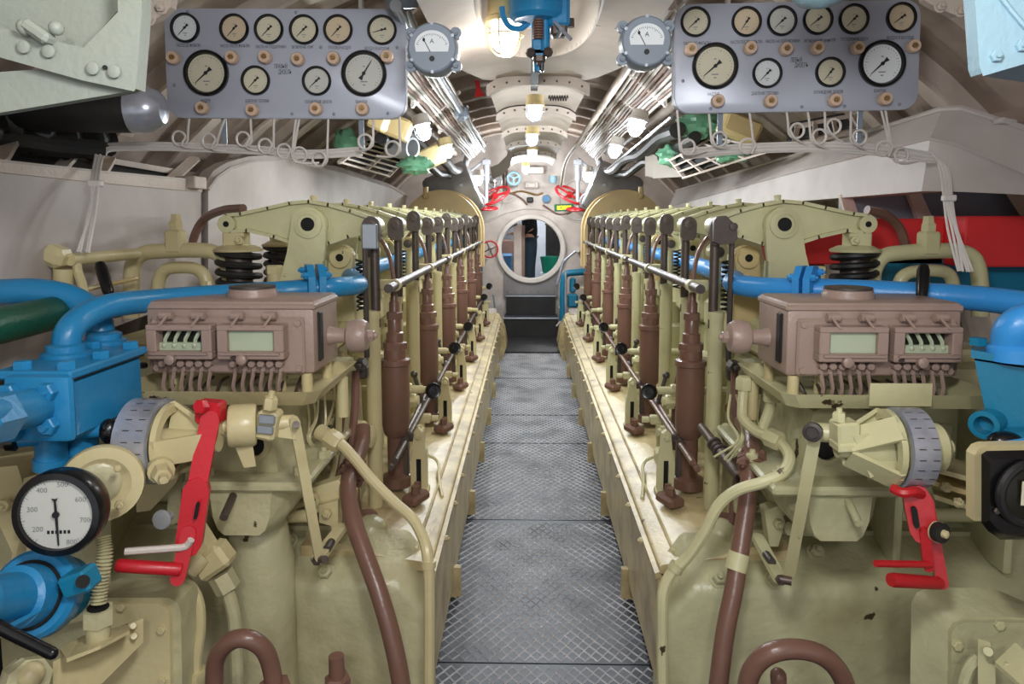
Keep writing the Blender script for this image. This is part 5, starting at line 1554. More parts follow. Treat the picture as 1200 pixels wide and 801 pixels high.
# ================================================================ TANKS, RACKS AND THINGS AT THE HULL SIDES
def slab(b, px, Y, th=0.02):
    """plate outlined in the plane at depth Y (pixel outline or (px,py,Y) triples), th thick away from the viewer"""
    pts = [P(*(q if len(q) == 3 else (q[0], q[1], Y))) for q in px]
    return b.loft([pts, [p + V((0, th, 0)) for p in pts]])


def crumple(b, c, k=0.10):
    c = V(c)
    for i, v in enumerate(b.v):
        d = v - c
        a = math.atan2(d.z, d.x)
        b.v[i] = c + d * (1 + k * math.sin(7 * a + 30 * d.y) + k * 0.6 * math.sin(13 * a - 50 * d.x) + random.uniform(-k, k) * 0.25)
    return b


# right-hand tank: light upper strip and darker lower face, turning outward at its near end
st_ = [((1290, 172, 2.30), (1290, 226, 2.25), (1290, 236, 2.28)), ((1200, 151, 2.45), (1200, 203, 2.40), (1200, 228, 2.43)),
       ((1128, 128, 2.64), (1118, 168, 2.56), (1112, 224, 2.6)), ((1104, 129, 2.72), (1090, 162, 2.64), (1080, 224, 2.68)), ((945, 178, 4.0), (925, 203, 3.95), (920, 237, 3.95)), ((792, 224, 7.4), (784, 242, 7.3), (782, 252, 7.3))]
b = B()
loops = []
for a, c, d in st_:
    a, c, d = P(*a), P(*c), P(*d)
    loops.append([a, c, d, d + V((0.12, 0.06, 0)), a + V((0.08, 0.05, 0.0))])
t = root('side_tank', 'long pale sloping tank cover along the right hull above the red beam', 'tank', loops[3][2], 'pale side tanks')
part('tank_shell', b.loft(loops), 'shell', t, angle=25)
b = B()
rd = [P(*q[0]) + V((-0.004, -0.004, 0.004)) for q in st_]
part('ridge_strip', b.tube(rd, 0.010, 6), 'shell', t)
part('crease_weld', B().tube([P(*q[1]) + V((-0.002, -0.002, 0)) for q in st_], 0.006, 6), 'shell', t)
lg = part('lug', B().box(P(1178, 143, 2.5), (0.05, 0.05, 0.02), Matrix.Rotation(R(12), 3, 'Y'), 0.003), 'shell', t)
# left-hand cover with its curved far tank
b = B()
top = [(-160, 176, 1.55), (0, 196, 1.95), (115, 208, 2.50), (236, 219, 3.35)]
bot = [(-160, 500, 1.55), (0, 440, 1.95), (115, 390, 2.50), (236, 345, 3.35)]
t = root('side_cover', 'flat pale cover plate along the left hull behind the blue pipes', 'cover', P(115, 390, 2.5), 'pale side tanks')
part('cover_plate', b.loft([[P(*a), P(*c), P(*c) + V((-0.03, 0.02, 0)), P(*a) + V((-0.03, 0.02, 0))] for a, c in zip(top, bot)]), 'shell', t)
part('top_rail', B().loft([[P(q[0], q[1] - 6, q[2]) + V((0.006, 0, 0)), P(q[0], q[1] + 6, q[2]) + V((0.006, 0, 0)), P(q[0], q[1] + 6, q[2]) + V((-0.05, 0, 0)), P(q[0], q[1] - 6, q[2]) + V((-0.05, 0, 0))] for q in top]), 'rib', t)
part('wire_edge', B().tube([P(q[0], q[1] - 7, q[2]) for q in top], 0.006, 6), 'wire', t)
part('end_bracket', B().box(P(224, 214, 3.25), (0.09, 0.12, 0.055), None, 0.004), 'rib', t)
for (q0, q1) in (((95, 215, 2.45), (66, 330, 2.3)), ((104, 212, 2.47), (80, 300, 2.4))):
    part('stiffener', B().tube([P(*q0), P(*q1)], 0.006, 6), 'shell', t)
rid = [(241, 214, 3.38), (250, 200, 3.45), (266, 190, 3.6), (292, 183, 3.9), (330, 181, 4.4), (400, 196, 5.7), (455, 215, 7.5), (472, 224, 8.0)]
cr_ = [(244, 222, 3.36), (254, 208, 3.43), (270, 197, 3.58), (294, 189, 3.88), (332, 187, 4.38), (400, 201, 5.68), (460, 220, 7.45), (477, 230, 7.95)]
bt_ = [(244, 350, 3.36), (254, 350, 3.43), (270, 345, 3.58), (294, 335, 3.88), (332, 320, 4.38), (400, 292, 5.68), (456, 262, 7.45), (472, 255, 7.95)]
t = root('side_tank', 'long pale rounded tank along the left hull ending near the tan gear cover', 'tank', P(332, 320, 4.4), 'pale side tanks')
loops = []
for a, c, d in zip(rid, cr_, bt_):
    a, c, d = P(*a), P(*c), P(*d)
    loops.append([a, c, d, d + V((-0.10, 0.05, 0)), a + V((-0.08, 0.05, 0.0))])
part('tank_shell', B().loft(loops), 'shell', t, angle=30)
part('ridge_strip', B().tube([P(*q) for q in cr_], 0.008, 6), 'shell', t)
# dark slot frames (ladders) at the hull, left near
t = root('slotted_rack', 'pale flat frame with dark slots above the left cover plate', 'frame', P(60, 190, 2.3))
b = B()
fo = [(-80, 158, 1.9), (0, 166, 2.25), (118, 186, 2.8), (236, 206, 3.6)]
fi = [(-80, 180, 1.8), (0, 190, 2.05), (118, 203, 2.55), (236, 214, 3.4)]
for line, m_ in ((fo, 'outer_rail'), (fi, 'inner_rail')):
    part(m_, B().loft([[P(q[0], q[1] - 3, q[2]), P(q[0], q[1] + 3.5, q[2]), P(q[0], q[1] + 3.5, q[2]) + V((-0.02, 0.02, 0)), P(q[0], q[1] - 3, q[2]) + V((-0.02, 0.02, 0))] for q in line]), 'rib', t)
for (xa, ya, Ya, xb, yb, Yb) in ((12, 168, 2.28, -2, 190, 2.04), (86, 181, 2.62, 70, 198, 2.32), (128, 187, 2.85, 118, 203, 2.55), (228, 186, 3.55, 200, 211, 3.2)):
    a, c = P(xa, ya, Ya), P(xb, yb, Yb)
    part('cross_bar', flat_bar(B(), a, c, 0.05, 0.012, (0.3, -0.9, 0.4)), 'rib', t)
part('shade_backing', B().loft([[P(q[0], q[1] - 2, q[2] + 0.12), P(p[0], p[1] + 2, p[2] + 0.12), P(p[0], p[1] + 2, p[2] + 0.13), P(q[0], q[1] - 2, q[2] + 0.13)] for q, p in zip(fo, fi)]), 'bilge', t, 'dark sheet standing in for shade behind the slots')  # dark sheet added to paint the shade seen through the slots
solo('black_bundle', B().tube(smooth([P(-30, 148, 2.2), P(10, 142, 2.3), P(50, 158, 2.4), P(90, 164, 2.5), P(128, 165, 2.6)]), [0.06 + 0.015 * math.sin(k * 1.3) for k in range(25)], 12).tube(smooth([P(-30, 165, 2.2), P(20, 165, 2.3), P(70, 172, 2.4), P(120, 176, 2.5)]), 0.035, 10), 'rubber', 'lumpy black wrapped hose bundle at the upper left hull', 'hose')
t = root('silencer', 'dark cylindrical silencer with a shiny end cap, upper left behind the bracket', 'cylinder', P(120, 150, 2.3))
ax_ = fr_axes(P(20, 128, 2.3), P(150, 128, 2.34))
part('cylinder_body', B().lathe([(0.06, 0), (0.070, 0.02), (0.076, 0.35)], P(20, 128, 2.3), ax_, 28), 'rubber', t)
c_ = P(20, 128, 2.3) + ax_ * 0.35
part('end_cap', B().lathe([(0.077, 0), (0.077, 0.03), (0.072, 0.06), (0.060, 0.085), (0.045, 0.10), (0.01, 0.105)], c_, ax_, 28), 'chrome', t, 'shiny grey end cap')


def lattice(name, label, corners, nu, nv, m, group, dark):
    """frame with nu x nv openings; corners as pixel triples (a,b,c,d)"""
    A, B_, C_, D = [P(*q) for q in corners]
    t = root(name, label, 'rack', (A + B_ + C_ + D) / 4, group)
    at = lambda x, y: A * (1 - x) * (1 - y) + B_ * x * (1 - y) + C_ * x * y + D * (1 - x) * y
    for i in range(nv + 1):
        part('rail', flat_bar(B(), at(0, i / nv), at(1, i / nv), 0.034, 0.012, (0, -0.7, 0.7)), m, t)
    for j in range(nv):
        for i in range(nu + 1):
            part('rung', flat_bar(B(), at(i / nu, j / nv), at(i / nu, (j + 1) / nv), 0.024, 0.012, (0, -0.7, 0.7)), m, t)
    part('shade_backing', B().loft([[q + V((0, 0.10, 0.02 + e)) for q in (A, B_, C_, D)] for e in (0, 0.01)]), dark, t, 'dark sheet standing in for shade behind the rungs')  # added dark sheet, its colour stands for the shade between the rungs
    return t


lattice('slotted_rack', 'pale slotted rack by the far end of the left tank', [(398, 190, 4.6), (428, 168, 4.9), (478, 182, 5.8), (455, 206, 5.5)], 5, 2, 'rib', 'slotted racks', 'bilge')
lattice('slotted_rack', 'pale grid rack with green wrapped bundles under the right panel', [(786, 187, 5.0), (838, 160, 4.6), (905, 176, 3.9), (802, 208, 4.9)], 4, 3, 'rib', 'slotted racks', 'bilge')
lattice('slotted_rack', 'pale slotted rack behind the middle of the right panel tubes', [(935, 148, 3.6), (1000, 136, 3.4), (1010, 152, 3.2), (930, 170, 3.5)], 3, 1, 'rib', 'slotted racks', 'bilge')
solo('green_bundle', crumple(B().sphere(P(487, 194, 4.6), 0.085, 26, (1.3, 1.0, 0.7)).lathe([(0.03, 0), (0.05, 0.05), (0.055, 0.07), (0.035, 0.075)], P(488, 194, 4.58), (0.9, -0.1, 0.15), 14), P(487, 194, 4.6)), 'greenwrap', 'green wrapped bundle by the left slotted rack', 'bundle', 'green bundles')
solo('green_bundle', crumple(B().sphere(P(405, 168, 4.8), 0.10, 26, (0.8, 1, 1)), P(405, 168, 4.8)), 'greenwrap', 'green bundle seen under the left gauge panel', 'bundle', 'green bundles')
solo('green_bundle', crumple(B().sphere(P(790, 182, 5.1), 0.10, 26, (1.2, 1, 0.8)), P(790, 182, 5.1)), 'greenwrap', 'green wrapped bundle at the far end of the right grid rack', 'bundle', 'green bundles')
solo('green_bundle', crumple(B().sphere(P(820, 146, 4.6), 0.12, 26, (1.2, 1, 0.75)), P(820, 146, 4.6)), 'greenwrap', 'green wrapped bundle just under the right gauge panel corner', 'bundle', 'green bundles')
solo('green_bundle', crumple(B().sphere(P(858, 180, 4.3), 0.09, 26, (1.3, 1, 0.6)), P(858, 180, 4.3)), 'greenwrap', 'green wrapped bundle lying inside the right grid rack', 'bundle', 'green bundles')
for (q, lab, m_, s3) in (((866, 150, 4.2), 'cream junction box seen under the right gauge panel', 'ochre', (0.22, 0.14, 0.12)), ((462, 148, 4.4), 'cream junction box beside the first left lamp', 'ochre', (0.20, 0.16, 0.13)), ((444, 142, 4.1), 'smaller cream box under the left gauge panel', 'ochre', (0.10, 0.12, 0.10))):
    t = root('junction_box', lab, 'box', P(*q), 'cream junction boxes')
    part('box_body', B().box(P(*q), s3, Matrix.Rotation(R(22), 3, 'Y'), 0.012), m_, t)
    part('box_lid', B().box(P(*q) + V((0, -s3[1] / 2 - 0.006, 0)), (s3[0] * 0.86, 0.012, s3[2] * 0.82), Matrix.Rotation(R(22), 3, 'Y'), 0.004), m_, t)
solo('wall_box', B().loft([PP([(765, 180, 5.6), (772, 174, 6.1), (772, 206, 6.1), (765, 209, 5.6)]), PP([(800, 205, 5.4), (806, 195, 5.9), (806, 206, 5.9), (800, 207, 5.4)])]).loft([PP([(756, 178, 5.65), (769, 174, 5.65), (769, 209, 5.65), (756, 206, 5.65)]), PP([(757, 178, 5.95), (770, 174, 5.95), (770, 209, 5.95), (757, 206, 5.95)])]), 'white', 'pale wedge-shaped box right of the second right lamp', 'box')
solo('dark_pot', B().lathe([(0.07, 0), (0.075, 0.12), (0.07, 0.16), (0.055, 0.16), (0.055, 0.05)], P(462, 172, 4.8), (0.85, -0.5, -0.1), 22), 'drum', 'dark open-ended metal pot behind the left panel coil', 'pot')
solo('red_rag', B().loft([PP([(556, 94, 3.9), (562, 94, 3.9), (562, 94, 3.93), (556, 94, 3.93)]), PP([(558, 104, 3.9), (563, 104, 3.9), (563, 104, 3.93), (558, 104, 3.93)]), PP([(556, 114, 3.88), (568, 112, 3.88), (568, 112, 3.93), (556, 114, 3.93)])]), 'deepred', 'small red tag hanging under the ceiling left of the lamps', 'tag')

# ---------------------------------------------------------------- brackets at the top corners, near the viewer
t = root('corner_bracket', 'large pale green riveted bracket in the upper left corner', 'bracket', P(80, 130, 1.2), 'corner brackets')
b = B()
slab(b, [(-220, -330), (140, -330), (138, 12), (98, 57), (-220, -10)], 1.26, 0.02)
part('recessed_plate', b, 'mint', t)
b = B()
slab(b, [(142, -330), (166, -330), (166, 15), (159, 104), (96, 90), (-220, 2), (-220, -22), (98, 56), (138, 14)], 1.20, 0.03)
part('flange_plate', b, 'mint', t)
b = B()
slab(b, [(-220, 100), (60, 80), (157, 104), (152, 107), (0, 132), (-220, 160)], 1.22, 0.02)
b.loft([PP([(159, 104, 1.2), (96, 90, 1.2), (-40, 52, 1.2), (-40, 56, 1.2), (96, 94, 1.2), (157, 107, 1.2)]), PP([(159, 104, 1.5), (96, 90, 1.5), (-40, 52, 1.5), (-40, 56, 1.5), (96, 94, 1.5), (157, 107, 1.5)])])
part('lower_plate', b, 'mint', t)
bo = None
for (x, y) in ((28, 55), (57, 60), (109, 80), (134, 84)):
    q = P(x, y, 1.195)
    if bo is None:
        bo, q0 = part('rivet', B().lathe([(0.011, 0), (0.0105, 0.0025), (0.006, 0.004)], q, TN, 14), 'mint', t), q
    else:
        dup(bo, q - q0)
part('bolt_lug', B().box(P(45, 38, 1.19), (0.05, 0.03, 0.02), Matrix.Rotation(R(35), 3, 'Y'), 0.006).sphere(P(30, 32, 1.19), 0.014, 10).sphere(P(66, 33, 1.19), 0.012, 10), 'mint', t)
part('drilled_hole', B().cyl(P(123, 79, 1.199), P(123, 79, 1.197), 0.004, None, 12), 'hole', t)
t = root('corner_bracket', 'pale blue bolted bracket in the upper right corner', 'bracket', P(1170, 95, 1.2), 'corner brackets')
b = B()
slab(b, [(1120, -330), (1420, -330), (1420, 16), (1200, 71), (1151, 86), (1148, 78)], 1.20, 0.03)
part('face_plate', b, 'skyblue', t)
b = B()
b.loft([PP([(1151, 86, 1.2), (1200, 71, 1.2), (1260, 56, 1.2), (1260, 60, 1.2), (1200, 75, 1.2), (1152, 89, 1.2)]), PP([(1163, 88, 1.32), (1212, 94, 1.32), (1262, 98, 1.32), (1262, 102, 1.32), (1212, 98, 1.32), (1163, 91, 1.32)])])
part('lower_lip', b, 'skyblue', t)
part('fold_line', B().tube(PP([(1168, -10, 1.196), (1185, 12, 1.196), (1202, 32, 1.196)]), 0.004, 6), 'skyblue', t)
bo = part('bracket_bolt', B().hexb(P(1166, 66, 1.2), TN, 0.010, 0.008), 'skyblue', t)
dup(bo, P(1196, 54, 1.2) - P(1166, 66, 1.2))
t = root('pipe_flange', 'pale bolted flange beside the upper left bracket', 'flange', P(178, 25, 1.9), 'hull flanges')
b = B()
slab(b, [(166, -30), (205, -30), (200, 8), (186, 20), (172, 26), (163, 20)], 1.9, 0.03)
part('flange_body', b, 'rib', t)
part('flange_nut', B().nut(P(176, 23, 1.9), TN, 0.012, 0.015), 'rib', t)
part('flange_nut', B().nut(P(190, 10, 1.9), TN, 0.012, 0.015), 'rib', t)
t = root('pipe_flange', 'pale bolted flange beside the upper right bracket', 'flange', P(1110, 12, 2.3), 'hull flanges')
b = B()
slab(b, [(1082, -30), (1135, -30), (1132, 16), (1120, 18), (1096, 8), (1083, 0)], 2.3, 0.03)
part('flange_body', b, 'rib', t)
part('flange_nut', B().nut(P(1101, 8, 2.3), TN, 0.014, 0.015), 'rib', t)
part('flange_nut', B().nut(P(1125, 13, 2.3), TN, 0.014, 0.015), 'rib', t)
solo('lamp_dome', B().lathe([(0.01, -0.10), (0.05, -0.088), (0.08, -0.055), (0.095, -0.01), (0.095, 0.05), (0.06, 0.09), (0.03, 0.10), (0.03, 0.75)], P(963, -44, 1.7), (0, 0, 1), 32), 'skyblue', 'pale blue rounded dome hanging over the right gauge panel', 'dome')
solo('meter_body', B().lathe([(0.02, -0.05), (0.05, -0.045), (0.062, -0.01), (0.062, 0.06)], P(471, -8, 2.45), (0, -0.3, 1), 24), 'metergrey', 'grey meter body cut by the top edge above the left ammeter', 'meter')
t = root('conduit', 'short silver tube falling behind the right end of the left panel', 'tube', P(478, 20, 2.5), 'conduits beside the gangway')
part('tube', B().cyl(P(474, 8, 2.48), P(496, 60, 2.9), 0.018, None, 12), 'silver', t)

# ================================================================ LEFT VALVE GROUP
t = root('valve_chest', 'bright blue bolted valve chest at the left edge under the blue pipes', 'valve', P(90, 550, 1.65), 'blue valve chests')
b = B().bx(P(85, 500, 1.55).x - 0.15, P(85, 500, 1.55).x, 1.55, 1.85, P(60, 517, 1.55).z, P(60, 446, 1.55).z, 0.01)
part('chest_body', b, 'blue', t)
zt = P(60, 446, 1.55).z
x1 = P(85, 500, 1.55).x
part('chest_lid', B().bx(x1 - 0.165, x1 + 0.012, 1.535, 1.86, zt + 0.003, zt + 0.024, 0.005), 'blue', t)
part('lid_gasket', B().bx(x1 - 0.16, x1 + 0.004, 1.54, 1.855, zt - 0.002, zt + 0.003), 'hole', t, 'dark gasket line')
hb = part('lid_bolt', B().hexb((x1 - 0.115, 1.565, zt + 0.024), (0, 0, 1), 0.020, 0.018, False), 'blue', t)
for o in ((0.10, 0, 0), (0.10, 0.26, 0), (0, 0.26, 0), (0.10, 0.13, 0)):
    dup(hb, o)
for px, py, Y in ((77, 405, 1.72), (122, 398, 1.9)):
    part('pipe_collar', B().lathe([(0.056, 0), (0.056, 0.012), (0.044, 0.016), (0.044, 0.03), (0.036, 0.034)], V((P(px, py, Y).x, P(px, py, Y).y, zt + 0.02)), (0, 0, 1), 24), 'blue', t)
fc = P(48, 478, 1.53)
part('front_flange', B().box(fc, (0.15, 0.028, 0.15), Matrix.Rotation(R(0), 3, 'Y'), 0.014, 2), 'blue', t)
for px, py in ((14, 459), (58, 458), (60, 497), (18, 505)):
    part('flange_bolt', B().hexb(P(px, py, 1.515), (0, -1, 0), 0.021, 0.022), 'blue', t)
part('inlet_pipe', B().cyl(fc + V((-0.01, 0.02, 0)), P(-150, 512, 1.0), 0.042, 0.040, 22).cyl(P(2, 488, 1.36), P(-30, 496, 1.28), 0.050, None, 6), 'blue', t)
part('lower_body', B().cyl(P(92, 500, 1.70), P(92, 548, 1.70), 0.045, None, 20).cyl(P(60, 503, 1.62), P(60, 540, 1.62), 0.034, None, 18).cyl(P(60, 536, 1.62), P(60, 548, 1.62), 0.038, None, 18), 'blue', t)
part('side_nipple', B().cyl(P(88, 505, 1.66), P(124, 503, 1.66), 0.018, None, 14), 'blue', t)
part('nipple_cap', B().sphere(P(128, 505, 1.66), 0.026, 14, (0.9, 0.9, 1.2)), 'black', t, 'black rubber cap')
part('left_nipple', B().cyl(P(48, 514, 1.60), P(18, 516, 1.58), 0.016, None, 14), 'blue', t)
part('nipple_cap', B().lathe([(0.014, 0), (0.024, 0.006), (0.022, 0.024), (0.01, 0.03)], P(22, 516, 1.58), (-1, -0.3, 0), 16), 'black', t, 'black cap')
part('dark_rod', B().cyl(P(143, 430, 1.85), P(170, 428, 1.95), 0.009, None, 10), 'black', t)

# tachometer
c = P(70, 600, 1.38)
r = 0.0875
t = root('tachometer', 'large black-rimmed tachometer with a white dial at the left edge', 'gauge', c - V((0, 0, r)))
nn = V((0.10, -1, 0.06)).normalized()
uu = V((1, 0.10, 0)).normalized()
vv = nn.cross(uu).normalized()
part('case', B().lathe([(r * 0.9, -0.045), (r * 0.97, -0.03), (r, -0.015), (r, 0.008), (r * 0.96, 0.016), (r * 0.82, 0.018), (r * 0.80, 0.006)], c, nn, 44), 'black', t)
dl = part('tacho_dial', B().cyl(c + nn * 0.002, c + nn * 0.0095, r * 0.81, None, 44), 'dial_g', t, 'white dial')
m_ = c + nn * 0.0100
b = B()
for s_, px, py in (('200', 49, 617), ('300', 42, 594), ('400', 52, 572), ('500', 75, 566), ('600', 96, 584), ('700', 102, 608), ('800', 88, 633)):
    q = P(px, py, 1.38)
    write(b, s_, m_ + uu * (q - c).dot(uu) * 0.98 + vv * (q - c).dot(vv) * 0.98, uu, vv, 0.0145)
part('lettering', b, 'greyink', dl, 'grey speed numerals', kind='stuff', recalc=False)
b = B()
for k in range(57):
    a = R(232 - 285 * k / 56)
    e, f = uu * math.cos(a) + vv * math.sin(a), -uu * math.sin(a) + vv * math.cos(a)
    l0 = 0.72 if k % 8 == 0 else 0.77
    b.add([m_ + e * r * l0 - f * 0.0004, m_ + e * r * 0.80 - f * 0.0004, m_ + e * r * 0.80 + f * 0.0004, m_ + e * r * l0 + f * 0.0004], [(0, 1, 2, 3)])
part('scale_marks', b, 'ink', dl, kind='stuff', recalc=False)
b = B()
for k in range(6):
    q = m_ + uu * r * (-0.20 + 0.09 * k) - vv * r * 0.42
    b.add([q + uu * r * 0.03 * i + vv * r * 0.04 * j for i, j in ((-1, -1), (1, -1), (1, 1), (-1, 1))], [(0, 1, 2, 3)])
part('counter_window', b, 'ink', dl, 'row of counter digits', kind='stuff', recalc=False)
a = R(273)
e, f = uu * math.cos(a) + vv * math.sin(a), -uu * math.sin(a) + vv * math.cos(a)
q = c + nn * 0.013
b = B().loft([[q + e * x * r + f * y * r + nn * k for x, y in ((0.72, -0.012), (0.72, 0.012), (0.05, 0.03), (-0.30, 0.02), (-0.38, 0.07), (-0.36, 0), (-0.38, -0.07), (-0.30, -0.02), (0.05, -0.03))] for k in (0, 0.0015)]).cyl(q, q + nn * 0.004, r * 0.075, None, 16)
part('needle', b, 'ink', dl, 'black needle')

# lower blue valve with black lever
t = root('blue_valve', 'blue flanged valve with a black lever at the lower left edge', 'valve', P(40, 740, 1.35))
ax_ = fr_axes(P(70, 690, 1.42), P(-20, 705, 1.20))
c = P(52, 694, 1.42)
part('valve_flange', B().lathe([(0.082, 0), (0.088, 0.01), (0.088, 0.04), (0.080, 0.05), (0.07, 0.05)], c, ax_, 36), 'blue', t)
part('valve_barrel', B().lathe([(0.062, 0.05), (0.060, 0.10), (0.048, 0.105), (0.048, 0.22), (0.058, 0.225), (0.058, 0.27), (0.045, 0.275), (0.045, 0.5)], c, ax_, 28), 'blue', t)
part('barrel_groove', B().ring(c + ax_ * 0.055, ax_, 0.064, 0.004, 30, 6), 'hole', t, 'dark groove')
part('back_body', B().lathe([(0.070, 0), (0.070, -0.06), (0.04, -0.08)], c, ax_, 28), 'teal', t)
lg = part('clamp_lug', B().box(P(94, 680, 1.38), (0.06, 0.05, 0.045), Matrix.Rotation(R(-20), 3, 'Y'), 0.006), 'teal', t)
part('lug_bore', B().cyl(P(97, 681, 1.355), P(97, 681, 1.35), 0.013, None, 14), 'hole', lg)
part('lever_arm', B().tube([P(-20, 722, 1.22), P(2, 736, 1.23), P(60, 765, 1.26)], 0.0115, 12).sphere(P(61, 765, 1.26), 0.0115, 10), 'black', t, 'black lever arm')
part('rib', B().loft([PP([(8, 732, 1.24), (62, 704, 1.36), (64, 707, 1.36), (10, 737, 1.24)]), PP([(8, 732, 1.26), (62, 704, 1.38), (64, 707, 1.38), (10, 737, 1.26)])]), 'blue', t)

# cream flange, spring hose, pipe fittings, pump covers under the tachometer
t = root('shaft_housing', 'round cream flange behind the tachometer', 'housing', P(125, 600, 1.6))
part('housing_flange', B().lathe([(0.075, -0.06), (0.085, -0.02), (0.088, 0.0), (0.085, 0.012), (0.06, 0.014), (0.045, 0.004)], P(120, 566, 1.56), (0.45, -0.9, 0.05), 32), 'cream', t)
part('housing_bore', B().lathe([(0.046, 0.002), (0.04, 0.006), (0.01, 0.006)], P(116, 566, 1.55), (0.45, -0.9, 0.05), 24), 'casing', t)
part('housing_screw', B().hexb(P(138, 548, 1.52), (0.45, -0.9, 0), 0.008, 0.01), 'cream', t)
part('housing_screw', B().hexb(P(140, 590, 1.52), (0.45, -0.9, 0), 0.01, 0.012), 'cream', t)
t = root('spring_hose', 'ribbed cream hose dropping into a hex fitting below the tachometer', 'hose', P(115, 745, 1.45))
pth = smooth([P(121, 628, 1.50), P(123, 650, 1.49), P(118, 680, 1.48), P(115, 708, 1.47)], 14)
part('hose', B().tube(pth, [0.014 + 0.0035 * (1 if (k % 2) else -1) for k in range(len(pth))], 10), 'casing', t)
part('hex_fitting', B().cyl(P(115, 712, 1.47), P(115, 730, 1.47), 0.032, None, 6).cyl(P(115, 728, 1.47), P(115, 752, 1.47), 0.024, None, 16), 'casing', t)
part('fitting_bore', B().cyl(P(115, 711.5, 1.47), P(115, 710.5, 1.47), 0.022, None, 14), 'hole', t)
t = root('pipe_elbow', 'cream angled pipe fitting with hex nuts below the red lever pivot', 'fitting', P(255, 650, 1.85))
part('elbow_body', B().box(P(250, 655, 1.86), (0.10, 0.07, 0.07), Matrix.Rotation(R(-35), 3, 'Y'), 0.012), 'cream', t)
part('hex_nut', B().cyl(P(226, 618, 1.84), P(240, 640, 1.86), 0.036, None, 6).cyl(P(218, 608, 1.84), P(228, 622, 1.85), 0.026, None, 14), 'cream', t)
part('hex_nut', B().cyl(P(258, 672, 1.86), P(268, 690, 1.86), 0.034, None, 6), 'casing', t)
part('thread', B().cyl(P(222, 668, 1.82), P(240, 650, 1.84), 0.026, None, 12), 'cream', t)
part('tail_pipe', B().tube(smooth([P(265, 688, 1.86), P(272, 710, 1.86), P(276, 740, 1.86), P(278, 830, 1.86)], 4), 0.018, 10), 'casing', t)
pipe('cream_pipe', [P(205, 672, 1.84), P(222, 684, 1.83), P(233, 705, 1.82), P(235, 735, 1.81), P(231, 765, 1.80), P(228, 800, 1.80)], 0.014, 'cream', 'thin cream pipe curving down beside the bolted cover at bottom left', group='thin cream pipes', n=10, extra=[('pipe_union', B().hexb(P(229, 785, 1.80), (0, 0, -1), 0.03, 0.04, False), 'cream', None)])

t = root('pump_cover', 'bolted cream cover with a hinged bracket at bottom left', 'cover', P(165, 830, 1.7), 'bolted pump covers')
b = B()
slab(b, [(98, 830), (98, 716), (104, 704), (114, 700), (198, 700), (208, 706), (212, 718), (214, 830)], 1.72, 0.10)
part('cover_box', b, 'casing', t)
b = B()
slab(b, [(104, 830), (104, 720), (112, 708), (185, 707), (195, 713), (199, 722), (200, 830)], 1.705, 0.018)
part('cover_plate', b, 'cream', t)
hb = part('cover_bolt', B().hexb(P(143, 710, 1.705), TN, 0.011, 0.010, False), 'cream', t)
for q in ((190, 737), (124, 722), (191, 796)):
    dup(hb, P(q[0], q[1], 1.705) - P(143, 710, 1.705))
b = B()
b.loft([PP([(62, 775, 1.40), (115, 745, 1.55), (168, 724, 1.62), (168, 752, 1.62), (120, 800, 1.50), (62, 830, 1.36)]), PP([(62, 775, 1.42), (115, 745, 1.57), (168, 724, 1.64), (168, 752, 1.64), (120, 800, 1.52), (62, 830, 1.38)])])
part('hinged_bracket', b, 'cream', t)
part('bracket_lid', B().loft([PP([(70, 765, 1.42), (96, 750, 1.52), (150, 735, 1.58), (152, 742, 1.50), (118, 760, 1.42), (78, 776, 1.38)]), PP([(70, 760, 1.42), (96, 745, 1.52), (150, 731, 1.58), (152, 738, 1.50), (118, 756, 1.42), (78, 771, 1.38)])]), 'cream', t)
part('bracket_screws', B().cyl(P(157, 733, 1.60), P(156, 733, 1.57), 0.007, None, 10).cyl(P(158, 745, 1.60), P(157, 745, 1.57), 0.007, None, 10), 'cream', t, kind='stuff')
part('dark_recess', B().loft([PP([(118, 742, 1.60), (150, 730, 1.63), (152, 738, 1.63), (124, 752, 1.60)]), PP([(118, 742, 1.62), (150, 730, 1.65), (152, 738, 1.65), (124, 752, 1.62)])]), 'hole', t)
t = root('union_nut', 'grimy cream union nut at the bottom left corner', 'fitting', P(35, 810, 1.35))
part('nut_body', B().lathe([(0.03, 0), (0.036, 0.012), (0.036, 0.035), (0.045, 0.038), (0.045, 0.06), (0.03, 0.064)], P(18, 790, 1.36), (0.8, -0.5, 0.1), 8), 'casing', t)
part('nut_end', B().sphere(P(36, 790, 1.33), 0.026, 12), 'cream', t)

# right: pump cover, black instrument, teal chest
t = root('pump_cover', 'big rounded cream cover with bolts at bottom right', 'cover', P(1135, 830, 1.7), 'bolted pump covers')
b = B()
lo = [(1066, 840), (1068, 706), (1074, 694), (1086, 688), (1158, 688), (1176, 694), (1240, 722), (1240, 840)]
hi = [(1108, 840), (1110, 738), (1116, 728), (1128, 723), (1180, 722), (1196, 724), (1240, 726), (1240, 840)]
b.loft([PP([(x, y, 1.95) for x, y in lo]), PP([(x, y, 1.80) for x, y in lo]), PP([(x, y, 1.72) for x, y in hi])])
part('cover_box', b, 'casing_green', t)
b = B()
slab(b, [(1114, 840), (1115, 742), (1121, 733), (1132, 729), (1240, 729), (1240, 840)], 1.705, 0.02)
part('cover_plate', b, 'casing_green', t)
hb = part('cover_bolt', B().hexb(P(1121, 755, 1.705), TN, 0.013, 0.010, False), 'cream_green', t)
dup(hb, P(1170, 731, 1.705) - P(1121, 755, 1.705))
